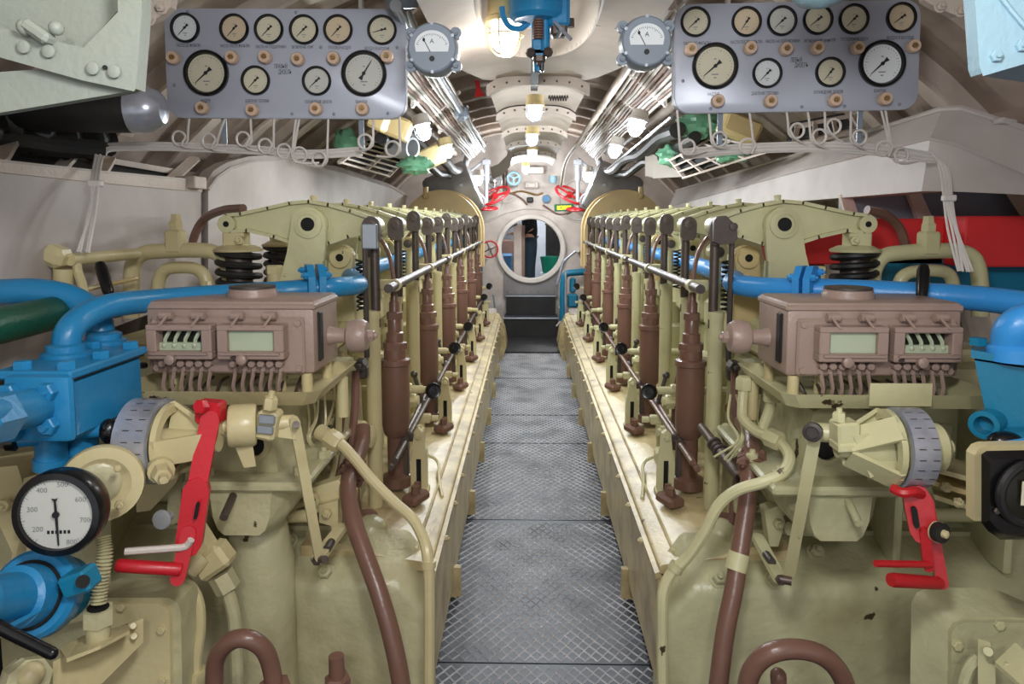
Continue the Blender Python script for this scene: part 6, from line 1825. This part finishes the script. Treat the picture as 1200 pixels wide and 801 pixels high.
part('hinged_bracket', B().loft([PP([(1146, 748, 1.62), (1160, 752, 1.60), (1166, 775, 1.60), (1168, 840, 1.55), (1146, 840, 1.60)]), PP([(1146, 748, 1.65), (1160, 752, 1.63), (1166, 775, 1.63), (1168, 840, 1.58), (1146, 840, 1.63)])]).loft([PP([(1166, 775, 1.58), (1190, 752, 1.60), (1230, 790, 1.50), (1200, 805, 1.50)]), PP([(1166, 780, 1.58), (1190, 757, 1.60), (1230, 795, 1.50), (1200, 810, 1.50)])]), 'cream_green', t)
part('bracket_bolt', B().cyl(P(1159, 762, 1.60), P(1158, 763, 1.57), 0.010, None, 10).hexb(P(1178, 778, 1.57), TN, 0.009, 0.01).hexb(P(1190, 782, 1.56), TN, 0.009, 0.01), 'cream_green', t, kind='stuff')
part('arched_guard', B().tube(smooth([P(1128, 830, 1.64), P(1130, 800, 1.64), P(1136, 782, 1.64), P(1147, 770, 1.64)], 4), 0.014, 8), 'casing_green', t)
t = root('square_instrument', 'black square instrument with round black window on a cream backing, right edge', 'instrument', P(1175, 630, 1.5))
b = B()
slab(b, [(1142, 533), (1148, 525), (1156, 522), (1260, 520), (1260, 612), (1142, 610)], 1.52, 0.03)
part('backing_plate', b, 'cream', t)
b = B()
lo = [(1150, 532), (1156, 528), (1260, 526), (1260, 632), (1172, 632), (1158, 622), (1150, 612)]
b.loft([PP([(x, y, 1.52) for x, y in lo]), PP([(x, y, 1.46) for x, y in lo]), PP([(1160 + (x - 1150) * 0.92, 540 + (y - 530) * 0.85, 1.44) for x, y in lo])])
part('case', b, 'black', t)
part('window_rim', B().ring(P(1206, 578, 1.435), (0.1, -1, 0), 0.062, 0.010, 32, 8), 'rubber', t)
part('window', B().lathe([(0.058, 0), (0.058, 0.004), (0.02, 0.010)], P(1206, 578, 1.438), (0.1, -1, 0), 32), 'glassdark', t, 'dark window')
part('window_mark', B().box(P(1206, 578, 1.42), (0.03, 0.004, 0.05), None, 0.001), 'dial_c', t, 'cream mark in the window')
part('case_screw', B().hexb(P(1168, 598, 1.438), TN, 0.007, 0.005), 'steel', t)
t = root('valve_chest', 'teal blue bolted valve chest at the right edge with a blue elbow', 'valve', P(1180, 520, 1.75), 'blue valve chests')
x0 = P(1140, 430, 1.75).x
za, zb_ = P(1180, 508, 1.75).z, P(1180, 420, 1.75).z
part('chest_body', B().loft([PP([(1142, 422, 1.75), (1260, 440, 1.70), (1260, 520, 1.70), (1185, 512, 1.72), (1156, 488, 1.75)]), PP([(1142, 412, 1.98), (1250, 425, 1.95), (1250, 500, 1.95), (1185, 495, 1.95), (1156, 478, 1.98)])]), 'teal', t)
part('chest_lid', B().loft([PP([(1138, 410, 1.74), (1260, 428, 1.68), (1260, 438, 1.68), (1138, 419, 1.74)]), PP([(1140, 402, 1.99), (1252, 414, 1.95), (1252, 424, 1.95), (1140, 411, 1.99)])]), 'teal', t)
part('lid_bolt', B().hexb(P(1146, 404, 1.80), (0, 0, 1), 0.022, 0.018, False), 'teal', t)
part('elbow', B().tube(smooth([P(1186, 420, 1.74), P(1184, 402, 1.74), P(1188, 386, 1.73), P(1204, 376, 1.72), P(1240, 372, 1.70), P(1500, 360, 1.6)], 6), 0.042, 18).lathe([(0.055, 0), (0.055, 0.03), (0.045, 0.04)], P(1186, 422, 1.74), (0, 0, 1), 22), 'azure', t, 'bright blue elbow')
part('spigot', B().lathe([(0.032, 0), (0.034, 0.08), (0.022, 0.081), (0.022, 0.04)], P(1166, 491, 1.76), (-0.75, -0.65, 0), 20), 'teal', t)
part('lower_body', B().cyl(P(1190, 500, 1.72), P(1190, 530, 1.72), 0.045, None, 18), 'teal', t)
part('nipple_cap', B().sphere(P(1178, 516, 1.66), 0.028, 14, (1.4, 1, 0.8)), 'black', t, 'black rubber cap')
solo('gauge_pipe', B().cyl(P(1160, 528, 1.62), P(1210, 520, 1.55), 0.016, None, 12), 'azure', 'short blue pipe end above the black instrument', 'pipe')

# ================================================================ SMALL GEAR ON THE ENGINE FRONTS
def lump(s, name, m, label, cat, boxes, bolts, Y, group=None, th=0.05):
    t = root(name, label, cat, P(boxes[0][0][0], boxes[0][0][1], Y), group)
    for i, q in enumerate(boxes):
        part('block', slab(B(), q, Y - 0.024 * i, th), m, t)
    for i, (x, y) in enumerate(bolts):
        part('block_bolt', B().hexb(P(x, y, Y - (0.024 if i == len(bolts) - 1 else 0)), (0, -1, 0), 0.015, 0.018), m, t)
    return t


lump(-1, 'bolted_bracket', 'cream', 'cream bracket of two bolted blocks right of the left link bar', 'bracket', [[(364, 572), (396, 562), (402, 570), (402, 602), (366, 600)], [(374, 592), (396, 586), (396, 632), (390, 634), (388, 616), (374, 612)]], [(371, 586), (369, 580), (384, 600)], 2.18, 'bolted brackets')
lump(1, 'bolted_bracket', 'cream_green', 'cream bracket of two bolted blocks left of the right link bar', 'bracket', [[(906, 578), (928, 572), (934, 600), (908, 606)], [(896, 598), (914, 592), (920, 612), (912, 640), (902, 640)]], [(922, 584), (911, 612)], 2.18, 'bolted brackets')
for s, q, cr in ((-1, [(372, 655, 1.93), (385, 640, 2.0), (400, 618, 2.15)], 'cream'), (1, [(914, 678, 1.92), (902, 655, 2.0), (888, 630, 2.15)], 'cream_green')):
    side = 'left' if s < 0 else 'right'
    t = root('crank_arm', 'small cream crank joined to the lower end of the %s link bar' % side, 'crank', P(*q[0]), 'small cranks')
    part('arm', flat_bar(B(), P(*q[0]), P(*q[2]), 0.034, 0.018, (0, -0.8, 0.5)), cr, t)
    part('arm_pin', B().cyl(P(*q[1]) + V((0, -0.02, 0)), P(*q[1]) + V((0, 0.03, 0)), 0.012, None, 12), 'darksteel', t)
    part('arm_bolt', B().hexb(P(q[0][0], q[0][1], q[0][2] - 0.012), TN, 0.014, 0.014), 'darksteel', t)
    # cross pipe to the outside
    solo('cross_pipe', B().cyl(P(q[1][0] + s * 22, q[1][1] - 36, 2.15), P(q[1][0] + s * 75, q[1][1] - 34, 2.2), 0.020, None, 14), cr, 'short cream pipe behind the %s link bar' % side, 'pipe')
    t = root('wire_bunch', 'tangle of thin cream wires hanging under the %s drip tray corner' % side, 'wires', P(618 + s * 255, 540, 2.2), 'wire tangles')
    for k in range(7):
        x = 618 + s * (238 + 7 * k)
        part('wire', B().tube(smooth([P(x, 462, 2.28), P(x + random.uniform(-6, 6), 490, 2.26), P(x + random.uniform(-10, 10), 515, 2.22), P(x + s * -random.uniform(8, 26), 535 + 3 * k % 9, 2.25)], 5), 0.004, 5), cr, t)
t = root('plunger_rod', 'dark ribbed rod pointing at the viewer from the nearest right pump', 'rod', P(850, 545, 2.3))
a, c = P(822, 500, 2.55), P(868, 560, 2.20)
part('rod', B().cyl(a, c, 0.016, None, 14).cyl(a, a + (c - a) * 0.35, 0.012, None, 10).cyl(a + (c - a) * 0.55, c, 0.021, None, 16), 'steel', t)
part('rod_rings', B().ring(a + (c - a) * 0.36, c - a, 0.02, 0.006, 18, 6).ring(a + (c - a) * 0.52, c - a, 0.022, 0.006, 18, 6).ring(a + (c - a) * 0.44, c - a, 0.019, 0.005, 18, 6), 'darksteel', t, kind='stuff')


# odds and ends beside the valve groups
t = root('hull_lining', 'blue grey lining with two pale frame bars between the right tank and the red beam', 'lining', P(1090, 258, 3.3))
part('lining_sheet', slab(B(), [(985, 225), (1200, 218), (1290, 218), (1290, 268), (1200, 268), (985, 268)], 3.35, 0.02), 'metergrey', t)
part('frame_bar', slab(B(), [(1063, 222), (1078, 222), (1096, 262), (1078, 262)], 3.3, 0.03), 'rib', t)
part('frame_bar', slab(B(), [(985, 228), (998, 227), (1010, 262), (994, 262)], 3.3, 0.03), 'rib', t)
solo('teal_casing', slab(B(), [(1040, 304), (1215, 301), (1215, 352), (1040, 352)], 3.0, 0.15), 'teal', 'teal casing below the red beam at the right edge', 'casing')
t = root('auxiliary_casing', 'ribbed cream casing at the left edge between the blue valve and the tachometer', 'casing', P(20, 680, 1.9))
part('casing_body', B().loft([PP([(-60, 545, 2.0), (40, 528, 2.0), (130, 560, 2.1), (130, 720, 2.1), (-60, 760, 2.0)]), PP([(-60, 535, 2.2), (40, 520, 2.2), (130, 552, 2.25), (130, 700, 2.25), (-60, 740, 2.2)])]), 'casing', t)
for q in ([(-30, 550), (20, 545), (50, 640), (20, 660)], [(28, 560), (44, 556), (24, 690), (8, 690)]):
    part('casing_rib', slab(B(), q, 1.9, 0.10), 'cream', t)
hb = part('casing_bolt', B().hexb(P(8, 590, 1.88), TN, 0.018, 0.018), 'cream', t)
dup(hb, P(30, 618, 1.88) - P(8, 590, 1.88))
t = root('drum_support', 'angled cream sheet bracket under the left steel drum', 'bracket', P(205, 600, 1.9), 'drum support brackets')
part('sheet', slab(B(), [(158, 548), (212, 548), (206, 566), (176, 598), (160, 600)], 1.92, 0.012), 'cream', t)
part('sheet', slab(B(), [(200, 552), (214, 552), (210, 612), (194, 616)], 1.96, 0.02), 'casing', t)
part('sheet_screw', B().hexb(P(172, 560, 1.92), TN, 0.012, 0.012), 'cream', t)
t = root('drum_support', 'ribbed cream shelf plates right of the right steel drum', 'bracket', P(1110, 600, 1.95), 'drum support brackets')
for k in range(3):
    y = 545 + 17 * k
    part('sheet', B().loft([PP([(1086 + 4 * k, y, 1.85), (1146, y + 16, 1.85), (1146, y + 22, 1.85), (1088 + 4 * k, y + 6, 1.85)]), PP([(1082 + 4 * k, y - 14, 2.2), (1146, y - 2, 2.2), (1146, y + 3, 2.2), (1084 + 4 * k, y - 9, 2.2)])]), 'cream' if k != 1 else 'ochre', t)
hb = part('sheet_screw', B().hexb(P(1108, 572, 1.84), (0, -0.5, 0.8), 0.014, 0.012), 'cream', t)
dup(hb, P(1122, 590, 1.84) - P(1108, 572, 1.84))
solo('cross_tube', B().cyl(P(1050, 602, 2.3), P(1165, 604, 2.3), 0.022, None, 14), 'cream_green', 'cream tube running behind the right red lever', 'tube')

# ================================================================ BULKHEAD FITTINGS
def handwheel(c, ax, r, m, label, spokes=4, cat='handwheel', group='handwheels on the bulkhead', hub='steel', tr=0.011):
    c = V(c)
    u, v, w = basis(ax)
    t = root('handwheel', label, cat, c - V((0, 0, r)), group)
    part('wheel_rim', B().ring(c, ax, r, tr, 32, 8), m, t)
    for k in range(spokes):
        a = 2 * PI * k / spokes + 0.4
        part('spoke', B().cyl(c + w * 0.004, c + (u * math.cos(a) + v * math.sin(a)) * r, tr * 0.8, None, 8), hub, t)
    part('wheel_stem', B().cyl(c, V((c.x, YB, c.z + (0.0 if abs(w.z) < 0.5 else 0.0))), tr * 1.1, None, 8), 'white', t)
    part('wheel_hub', B().cyl(c - w * 0.03, c + w * 0.03, r * 0.2, None, 14), hub, t)
    return t


YW = 10.03
handwheel(P(574, 292, 9.3), (0.25, -1, 0), 0.105, 'deepred', 'red handwheel with dark spokes left of the hatch', 4)
for s, (x, y), lab in ((-1, (580, 229), 'left'), (1, (668, 228), 'right')):
    handwheel(P(x, y, 9.4), (s * 0.42, -0.45, 0.85), 0.20, 'deepred', 'large tilted red handwheel above the hatch, %s side' % lab, 4, hub='deepred', tr=0.018)
    handwheel(P(571 if s < 0 else 676, 244 if s < 0 else 245, 9.3), (0, -0.16, 1), 0.13, 'deepred', 'flat red handwheel on the grey stem, %s side' % lab, 5, hub='deepred', tr=0.013)
    x = 570 if s < 0 else 677
    t = root('valve_column', 'vertical grey valve column carrying a red handwheel, %s of the hatch' % lab, 'stem', P(x, 243, 9.3), 'grey valve columns')
    part('stem', B().cyl(P(x, 244, 9.3), P(x, 205, 9.3), 0.026, None, 12), 'drum', t)
    part('stem_sleeve', B().cyl(P(x, 212, 9.3), P(x, 186, 9.3), 0.042, None, 12).box(P(x, 190, 9.3), (0.11, 0.1, 0.07), None, 0.01), 'drum', t)
    part('stem_braces', B().cyl(P(x, 186, 9.3), P(x - s * -18, 200, 9.3), 0.02, None, 8), 'drum', t)
handwheel(P(602, 209, 9.7), (0, -1, 0), 0.08, 'skyblue', 'small pale blue handwheel high on the bulkhead', 3, hub='skyblue', tr=0.02)
handwheel(P(580, 212, 9.7), (0, -1, 0), 0.09, 'silver', 'silver handwheel high on the bulkhead, left', 3, hub='silver', tr=0.014)
t = root('exit_sign', 'green exit sign with yellow lettering panel right above the hatch', 'sign', P(661, 247, 10.03))
part('sign_board', B().box(P(661, 243, 10.03), (0.27, 0.02, 0.095), Matrix.Rotation(R(-2), 3, 'Y'), 0.004), 'signgreen', t)
p_ = part('sign_panel', B().box(P(661, 243, 10.03) + V((0, -0.012, 0)), (0.195, 0.006, 0.055), Matrix.Rotation(R(-2), 3, 'Y')), 'signyellow', t, 'lit yellow panel')
part('lettering', write(B(), 'ВЫХОД', P(661, 243, 10.03) + V((0, -0.0155, 0)), UX, UZ, 0.062, 0.17), 'signgreen', p_, 'green word', kind='stuff', recalc=False)
t = root('bulkhead_gauge', 'small round gauge with a dark blue face above the hatch', 'gauge', P(640, 236, 9.9))
part('gauge_rim', B().lathe([(0.035, 0), (0.06, 0.01), (0.062, 0.03), (0.05, 0.035), (0.048, 0.01)], P(640, 233, 10.03), TN, 24), 'silver', t)
part('gauge_face', B().cyl(P(640, 233, 10.02), P(640, 233, 10.0), 0.047, None, 20), 'nextblue', t)
solo('small_box', B().box(P(623, 217, 10.01), (0.20, 0.08, 0.10), None, 0.02).box(P(623, 217, 9.965), (0.12, 0.03, 0.06), None, 0.01), 'bulkhead', 'pale rounded box with a window above the hatch', 'box')
solo('black_socket', B().box(P(621, 234, 10.01), (0.09, 0.08, 0.07), None, 0.012), 'rubber', 'small black socket over the hatch', 'socket')
solo('lamp_fitting', B().lathe([(0.05, 0), (0.06, 0.05), (0.04, 0.10)], P(648, 206, 9.8), (0, 0, -1), 16), 'skyblue', 'pale unlit fitting high on the bulkhead', 'fitting')
solo('bulkhead_rail', B().bx(P(614, 198, 9.9).x, P(637, 198, 9.9).x, 9.8, 9.95, P(620, 204, 9.9).z, P(620, 196, 9.9).z, 0.01), 'white', 'pale ledge box above the hatch', 'ledge')
for lab, q, m_ in (('left', [(560, 250), (566, 238), (580, 230), (596, 226), (610, 232), (618, 240)], 'wirebrown'), ('middle', [(600, 226), (612, 224), (628, 228), (636, 226)], 'brass'), ('right', [(636, 240), (652, 250), (664, 250), (676, 244), (690, 250)], 'wirebrown')):
    solo('thin_pipe', B().tube(smooth([P(x, y, 10.035) for x, y in q], 5), 0.014, 8), m_, 'thin bent pipe on the bulkhead above the hatch, %s run' % lab, 'pipe', 'thin bulkhead pipes')
for lab, x0, x1 in (('left', 589, 591), ('left of centre', 594, 594)):
    solo('thin_pipe', B().cyl(P(x0, 190, 10.03), P(x1, 226, 10.03), 0.014, None, 8), 'wirebrown', 'vertical brownish pipe high on the bulkhead, %s' % lab, 'pipe', 'thin bulkhead pipes')
for lab, q in (('left', [(586, 290), (588, 276), (598, 266), (606, 262)]), ('right', [(639, 262), (650, 268), (657, 276), (659, 284)])):
    solo('grab_handle', B().tube(smooth([P(x, y, 10.03) for x, y in q], 5), 0.016, 10), 'darksteel', 'curved dark grab handle at the %s of the hatch rim' % lab, 'handle', 'hatch grab handles')
t = root('hand_rail', 'bright bent handrail at the right of the hatch', 'rail', P(653, 330, 9.7))
part('rail', B().tube(fillet(PP([(653, 333, 9.7), (660, 306, 9.7), (677, 292, 9.7)]), 0.06), 0.02, 12), 'chrome', t)
part('rail_plate', B().cyl(P(677, 292, 9.68), P(677, 292, 10.06), 0.04, None, 14), 'white', t)
t = root('teal_pump', 'teal hand pump frame beside the steps at the right', 'pump', P(668, 380, 9.5))
part('frame_pipe', B().tube(fillet(PP([(659, 400, 9.5), (660, 330, 9.5), (662, 320, 9.5), (690, 318, 9.5)]), 0.08), 0.045, 12), 'teal', t)
part('pump_body', B().box(P(671, 352, 9.5), (0.14, 0.12, 0.18), None, 0.02).box(P(671, 334, 9.5), (0.08, 0.08, 0.2), None, 0.02), 'teal', t)
part('pump_rod', B().cyl(P(663, 318, 9.42), P(663, 380, 9.42), 0.016, None, 10), 'chrome', t)
part('white_hose', B().tube(smooth(PP([(655, 360, 9.5), (662, 362, 9.48), (660, 372, 9.48), (652, 382, 9.48)]), 5), 0.012, 8), 'wire', t)
solo('teal_stand', B().bx(P(562, 310, 9.5).x - 0.04, P(562, 310, 9.5).x + 0.04, 9.45, 9.55, -0.03, 1.2, 0.01), 'teal', 'teal upright behind the left engine end', 'post')
solo('grey_rod', B().tube(smooth(PP([(578, 345, 9.6), (580, 360, 9.6), (584, 397, 9.6)]), 4), 0.014, 8), 'silver', 'thin grey rod beside the steps at the left', 'rod')
solo('base_block', B().box((XC - 0.53, 9.1, 0.2), (0.14, 0.5, 0.46), None, 0.02), 'bulkhead', 'pale block at the foot of the left engine end', 'block')
solo('base_block', B().box((XC + 0.55, 9.1, 0.2), (0.14, 0.5, 0.46), None, 0.02), 'bulkhead', 'pale block at the foot of the right engine end', 'block')
solo('curved_duct', B().loft([[P(x, y, Y), P(x + 3, y + 14, Y), P(x + 3, y + 14, Y + 0.4), P(x, y, Y + 0.4)] for x, y, Y in ((574, 196, 7.4), (584, 192, 7.2), (594, 182, 7.0), (597, 170, 6.9))]), 'white', 'curved white duct left of the lowest ceiling lamps', 'duct')

# ---------------------------------------------------------------- the compartment behind the hatch
FZ = 0.32
b = B().bx(-1.8, 1.9, YB + 0.06, 13.4, FZ - 0.05, FZ)
solo('floor_2', b, 'plate', 'grey floor of the next compartment', None, kind='structure')
solo('wall_1', B().bx(-1.8, 1.9, 13.4, 13.45, FZ, 2.6), 'whitewall', 'far white wall of the next compartment', None, kind='structure')
solo('wall_2', B().bx(-1.85, -1.8, YB + 0.06, 13.4, FZ, 2.6), 'whitewall', 'left white wall of the next compartment', None, kind='structure')
solo('wall_3', B().bx(1.9, 1.95, YB + 0.06, 13.4, FZ, 2.6), 'whitewall', 'right white wall of the next compartment', None, kind='structure')
solo('ceiling_1', B().bx(-1.85, 1.95, YB + 0.06, 13.45, 2.6, 2.65), 'whitewall', 'white ceiling of the next compartment', None, kind='structure')
d = bpy.data.lights.new('lamp_light', 'POINT')
d.energy, d.shadow_soft_size = 60, 0.1
o = bpy.data.objects.new('lamp_light', d)
COL.objects.link(o)
o.location = (0.2, 12.0, 2.3)
t = root('post', 'brownish grey upright post seen through the left half of the hatch', 'post', P(608, 320, 10.6))
part('post_face', B().bx(P(602, 300, 10.6).x, P(612, 300, 10.6).x, 10.6, 10.72, FZ, 1.52, 0.01), 'rib', t)
part('post_edge', B().bx(P(612, 300, 10.6).x, P(615, 300, 10.6).x, 10.58, 10.7, FZ, 1.50), 'wirebrown', t)
t = root('red_stand', 'red metal stand behind the person in the next compartment', 'stand', P(616, 318, 11.6))
for k in range(3):
    part('stand_upright', B().cyl(V((P(611 + 5 * k, 330, 11.6).x, 11.6, FZ)), P(611 + 5 * k, 300, 11.6), 0.022, None, 8), 'red', t)
for k in range(4):
    part('stand_bar', B().cyl(P(610, 303 + 6 * k, 11.58), P(623, 303 + 6 * k, 11.58), 0.018, None, 8), 'red', t)
solo('tub_stand', B().bx(P(648, 315, 11.4).x - 0.2, P(648, 315, 11.4).x + 0.2, 11.2, 11.6, FZ, FZ + 0.42, 0.01), 'whitewall', 'white stand under the jade tub behind the hatch', 'stand')
solo('tub', B().lathe([(0.16, 0), (0.2, 0.22), (0.21, 0.26), (0.19, 0.26), (0.17, 0.04)], V((P(648, 315, 11.4).x, 11.4, FZ + 0.42)), (0, 0, 1), 20), 'jade', 'jade green tub right of the person in the next compartment', 'tub')
solo('dark_locker', B().bx(P(640, 300, 12.2).x, P(664, 300, 12.2).x, 12.2, 12.6, FZ, 1.72, 0.02), 'rubber', 'dark locker at the right behind the hatch', 'locker')
solo('blue_bench', B().bx(P(586, 300, 12).x, P(600, 300, 12).x, 12.0, 12.5, FZ, 1.0, 0.02), 'nextblue', 'blue bench at the left behind the hatch', 'bench')
solo('counter', B().bx(P(588, 290, 12.6).x, P(612, 290, 12.6).x, 12.6, 13.2, FZ, 1.22, 0.01), 'wirebrown', 'brown counter top behind the hatch', 'counter')
solo('duct', B().cyl(V((-1.8, 12.8, 1.72)), V((0.1, 12.8, 1.78)), 0.12, None, 18), 'skyblue', 'pale blue duct under the far ceiling behind the hatch', 'duct')
solo('white_cloth', B().loft([PP([(598, 279, 10.95), (608, 268, 10.95), (611, 276, 10.95), (602, 284, 10.95)]), PP([(598, 279, 10.97), (608, 268, 10.97), (611, 276, 10.97), (602, 284, 10.97)])]), 'dial_w', 'white sheet held by the person', 'paper')

# the person, seen through the hatch from chest to shins
def skinned(name, joints, edges, m, parent=None, label=None, cat=None, subd=2):
    me = bpy.data.meshes.new(name)
    me.from_pydata([tuple(j[0]) for j in joints], edges, [])
    o = bpy.data.objects.new(name, me)
    COL.objects.link(o)
    md = o.modifiers.new('skin', 'SKIN')
    md.use_smooth_shade = True
    lay = me.skin_vertices[0] if me.skin_vertices else None
    for i, j in enumerate(joints):
        r_ = j[1] if isinstance(j[1], tuple) else (j[1], j[1])
        lay.data[i].radius = r_
        lay.data[i].use_root = (i == 0)
    s = o.modifiers.new('subd', 'SUBSURF')
    s.levels = s.render_levels = subd
    me.materials.append(M[m])
    o.parent = parent
    ORG[o.name] = V((0, 0, 0))
    KIDS[o.name] = []
    return props(o, label, cat)


px, py = P(621, 290, 10.95).x, 10.95


def J(dx, dy, z):
    return V((dx, dy, z - FZ))


pr = root('person', 'person in black shirt and dark blue trousers standing beyond the hatch, side on', 'person', (px, py, FZ))
ORG['person'] = V((0, 0, 0))
z0 = FZ
body = [(J(0, 0, z0 + 0.98), 0.085), (J(0.0, 0, z0 + 1.15), 0.085), (J(-0.01, 0, z0 + 1.33), 0.11), (J(0.0, 0, z0 + 1.46), 0.07), (J(-0.01, 0, z0 + 1.53), 0.05), (J(-0.035, 0, z0 + 1.60), 0.075), (J(-0.03, 0, z0 + 1.70), 0.085),
        (J(0.02, 0.085, z0 + 0.88), 0.08), (J(0.0, 0.09, z0 + 0.50), 0.055), (J(0.03, 0.09, z0 + 0.10), 0.036), (J(-0.13, 0.10, z0 + 0.03), 0.03),
        (J(0.0, -0.085, z0 + 0.88), 0.08), (J(-0.03, -0.09, z0 + 0.50), 0.055), (J(0.0, -0.09, z0 + 0.10), 0.036), (J(-0.16, -0.10, z0 + 0.03), 0.03),
        (J(0.0, 0.19, z0 + 1.41), 0.05), (J(0.03, 0.22, z0 + 1.13), 0.04), (J(-0.19, 0.16, z0 + 1.06), 0.03), (J(-0.26, 0.14, z0 + 1.06), 0.028),
        (J(0.0, -0.19, z0 + 1.41), 0.05), (J(0.03, -0.22, z0 + 1.13), 0.04), (J(-0.19, -0.14, z0 + 1.06), 0.03), (J(-0.26, -0.12, z0 + 1.06), 0.028)]
ed = [(0, 1), (1, 2), (2, 3), (3, 4), (4, 5), (5, 6), (0, 7), (7, 8), (8, 9), (9, 10), (0, 11), (11, 12), (12, 13), (13, 14), (3, 15), (15, 16), (16, 17), (17, 18), (3, 19), (19, 20), (20, 21), (21, 22)]
for sgn, base in ((1, 18), (-1, 22)):
    y_ = 0.14 if sgn > 0 else -0.12
    for f_ in range(4):
        n0 = len(body)
        body += [(J(-0.29, y_ + (f_ - 1.5) * 0.022, z0 + 1.06), 0.010), (J(-0.325 - (0.012 if f_ in (1, 2) else 0), y_ + (f_ - 1.5) * 0.024, z0 + 1.045), 0.009), (J(-0.34, y_ + (f_ - 1.5) * 0.024, z0 + 1.02), 0.008)]
        ed += [(base, n0), (n0, n0 + 1), (n0 + 1, n0 + 2)]
    n0 = len(body)
    body += [(J(-0.27, y_ - sgn * 0.035, z0 + 1.065), 0.011), (J(-0.30, y_ - sgn * 0.05, z0 + 1.06), 0.009)]
    ed += [(base, n0), (n0, n0 + 1)]
skinned('body', body, ed, 'skin', pr)
sh = [(J(0, 0, z0 + 0.90), 0.125), (J(0.0, 0, z0 + 1.15), 0.13), (J(-0.01, 0, z0 + 1.33), 0.135), (J(0.0, 0, z0 + 1.45), 0.09), (J(0.0, 0.19, z0 + 1.42), 0.066), (J(0.03, 0.22, z0 + 1.15), 0.056), (J(0.0, -0.19, z0 + 1.42), 0.066), (J(0.03, -0.22, z0 + 1.15), 0.056), (J(-0.14, 0.17, z0 + 1.08), 0.045), (J(-0.14, -0.16, z0 + 1.08), 0.045)]
skinned('shirt', sh, [(0, 1), (1, 2), (2, 3), (3, 4), (4, 5), (3, 6), (6, 7), (5, 8), (7, 9)], 'blackcloth', pr, 'black shirt')
tr = [(J(0, 0, z0 + 1.08), 0.11), (J(0.02, 0.08, z0 + 0.86), 0.105), (J(0.0, 0.09, z0 + 0.50), 0.085), (J(0.03, 0.09, z0 + 0.09), 0.075), (J(0.0, -0.08, z0 + 0.86), 0.105), (J(-0.03, -0.09, z0 + 0.50), 0.085), (J(0.0, -0.09, z0 + 0.09), 0.075)]
skinned('trousers', tr, [(0, 1), (1, 2), (2, 3), (0, 4), (4, 5), (5, 6)], 'cloth', pr, 'dark blue trousers')
ha = [(J(-0.015, 0, z0 + 1.73), 0.088), (J(0.03, 0, z0 + 1.68), 0.075), (J(0.035, 0, z0 + 1.61), 0.05)]
skinned('hair', ha, [(0, 1), (1, 2)], 'hair', pr, 'short dark hair')
shoe = [(J(0.04, 0.09, z0 + 0.045), 0.045), (J(-0.06, 0.095, z0 + 0.04), 0.042), (J(-0.15, 0.1, z0 + 0.035), 0.035)]
skinned('shoe', shoe, [(0, 1), (1, 2)], 'black', pr, 'black shoe')
skinned('shoe', [(V((a.x - 0.03, -a.y, a.z)), r_) for a, r_ in shoe], [(0, 1), (1, 2)], 'black', pr, 'black shoe')
hd_ = B().sphere(J(-0.115, 0.0, z0 + 1.645), 0.014, 8).sphere(J(-0.105, 0.03, z0 + 1.675), 0.009, 8).sphere(J(-0.105, -0.03, z0 + 1.675), 0.009, 8).sphere(J(-0.03, 0.083, z0 + 1.655), 0.02, 8, (1, 0.4, 1.4)).sphere(J(-0.03, -0.083, z0 + 1.655), 0.02, 8, (1, 0.4, 1.4)).box(J(-0.108, 0, z0 + 1.605), (0.012, 0.04, 0.006))
part('face', hd_, 'skin', pr)
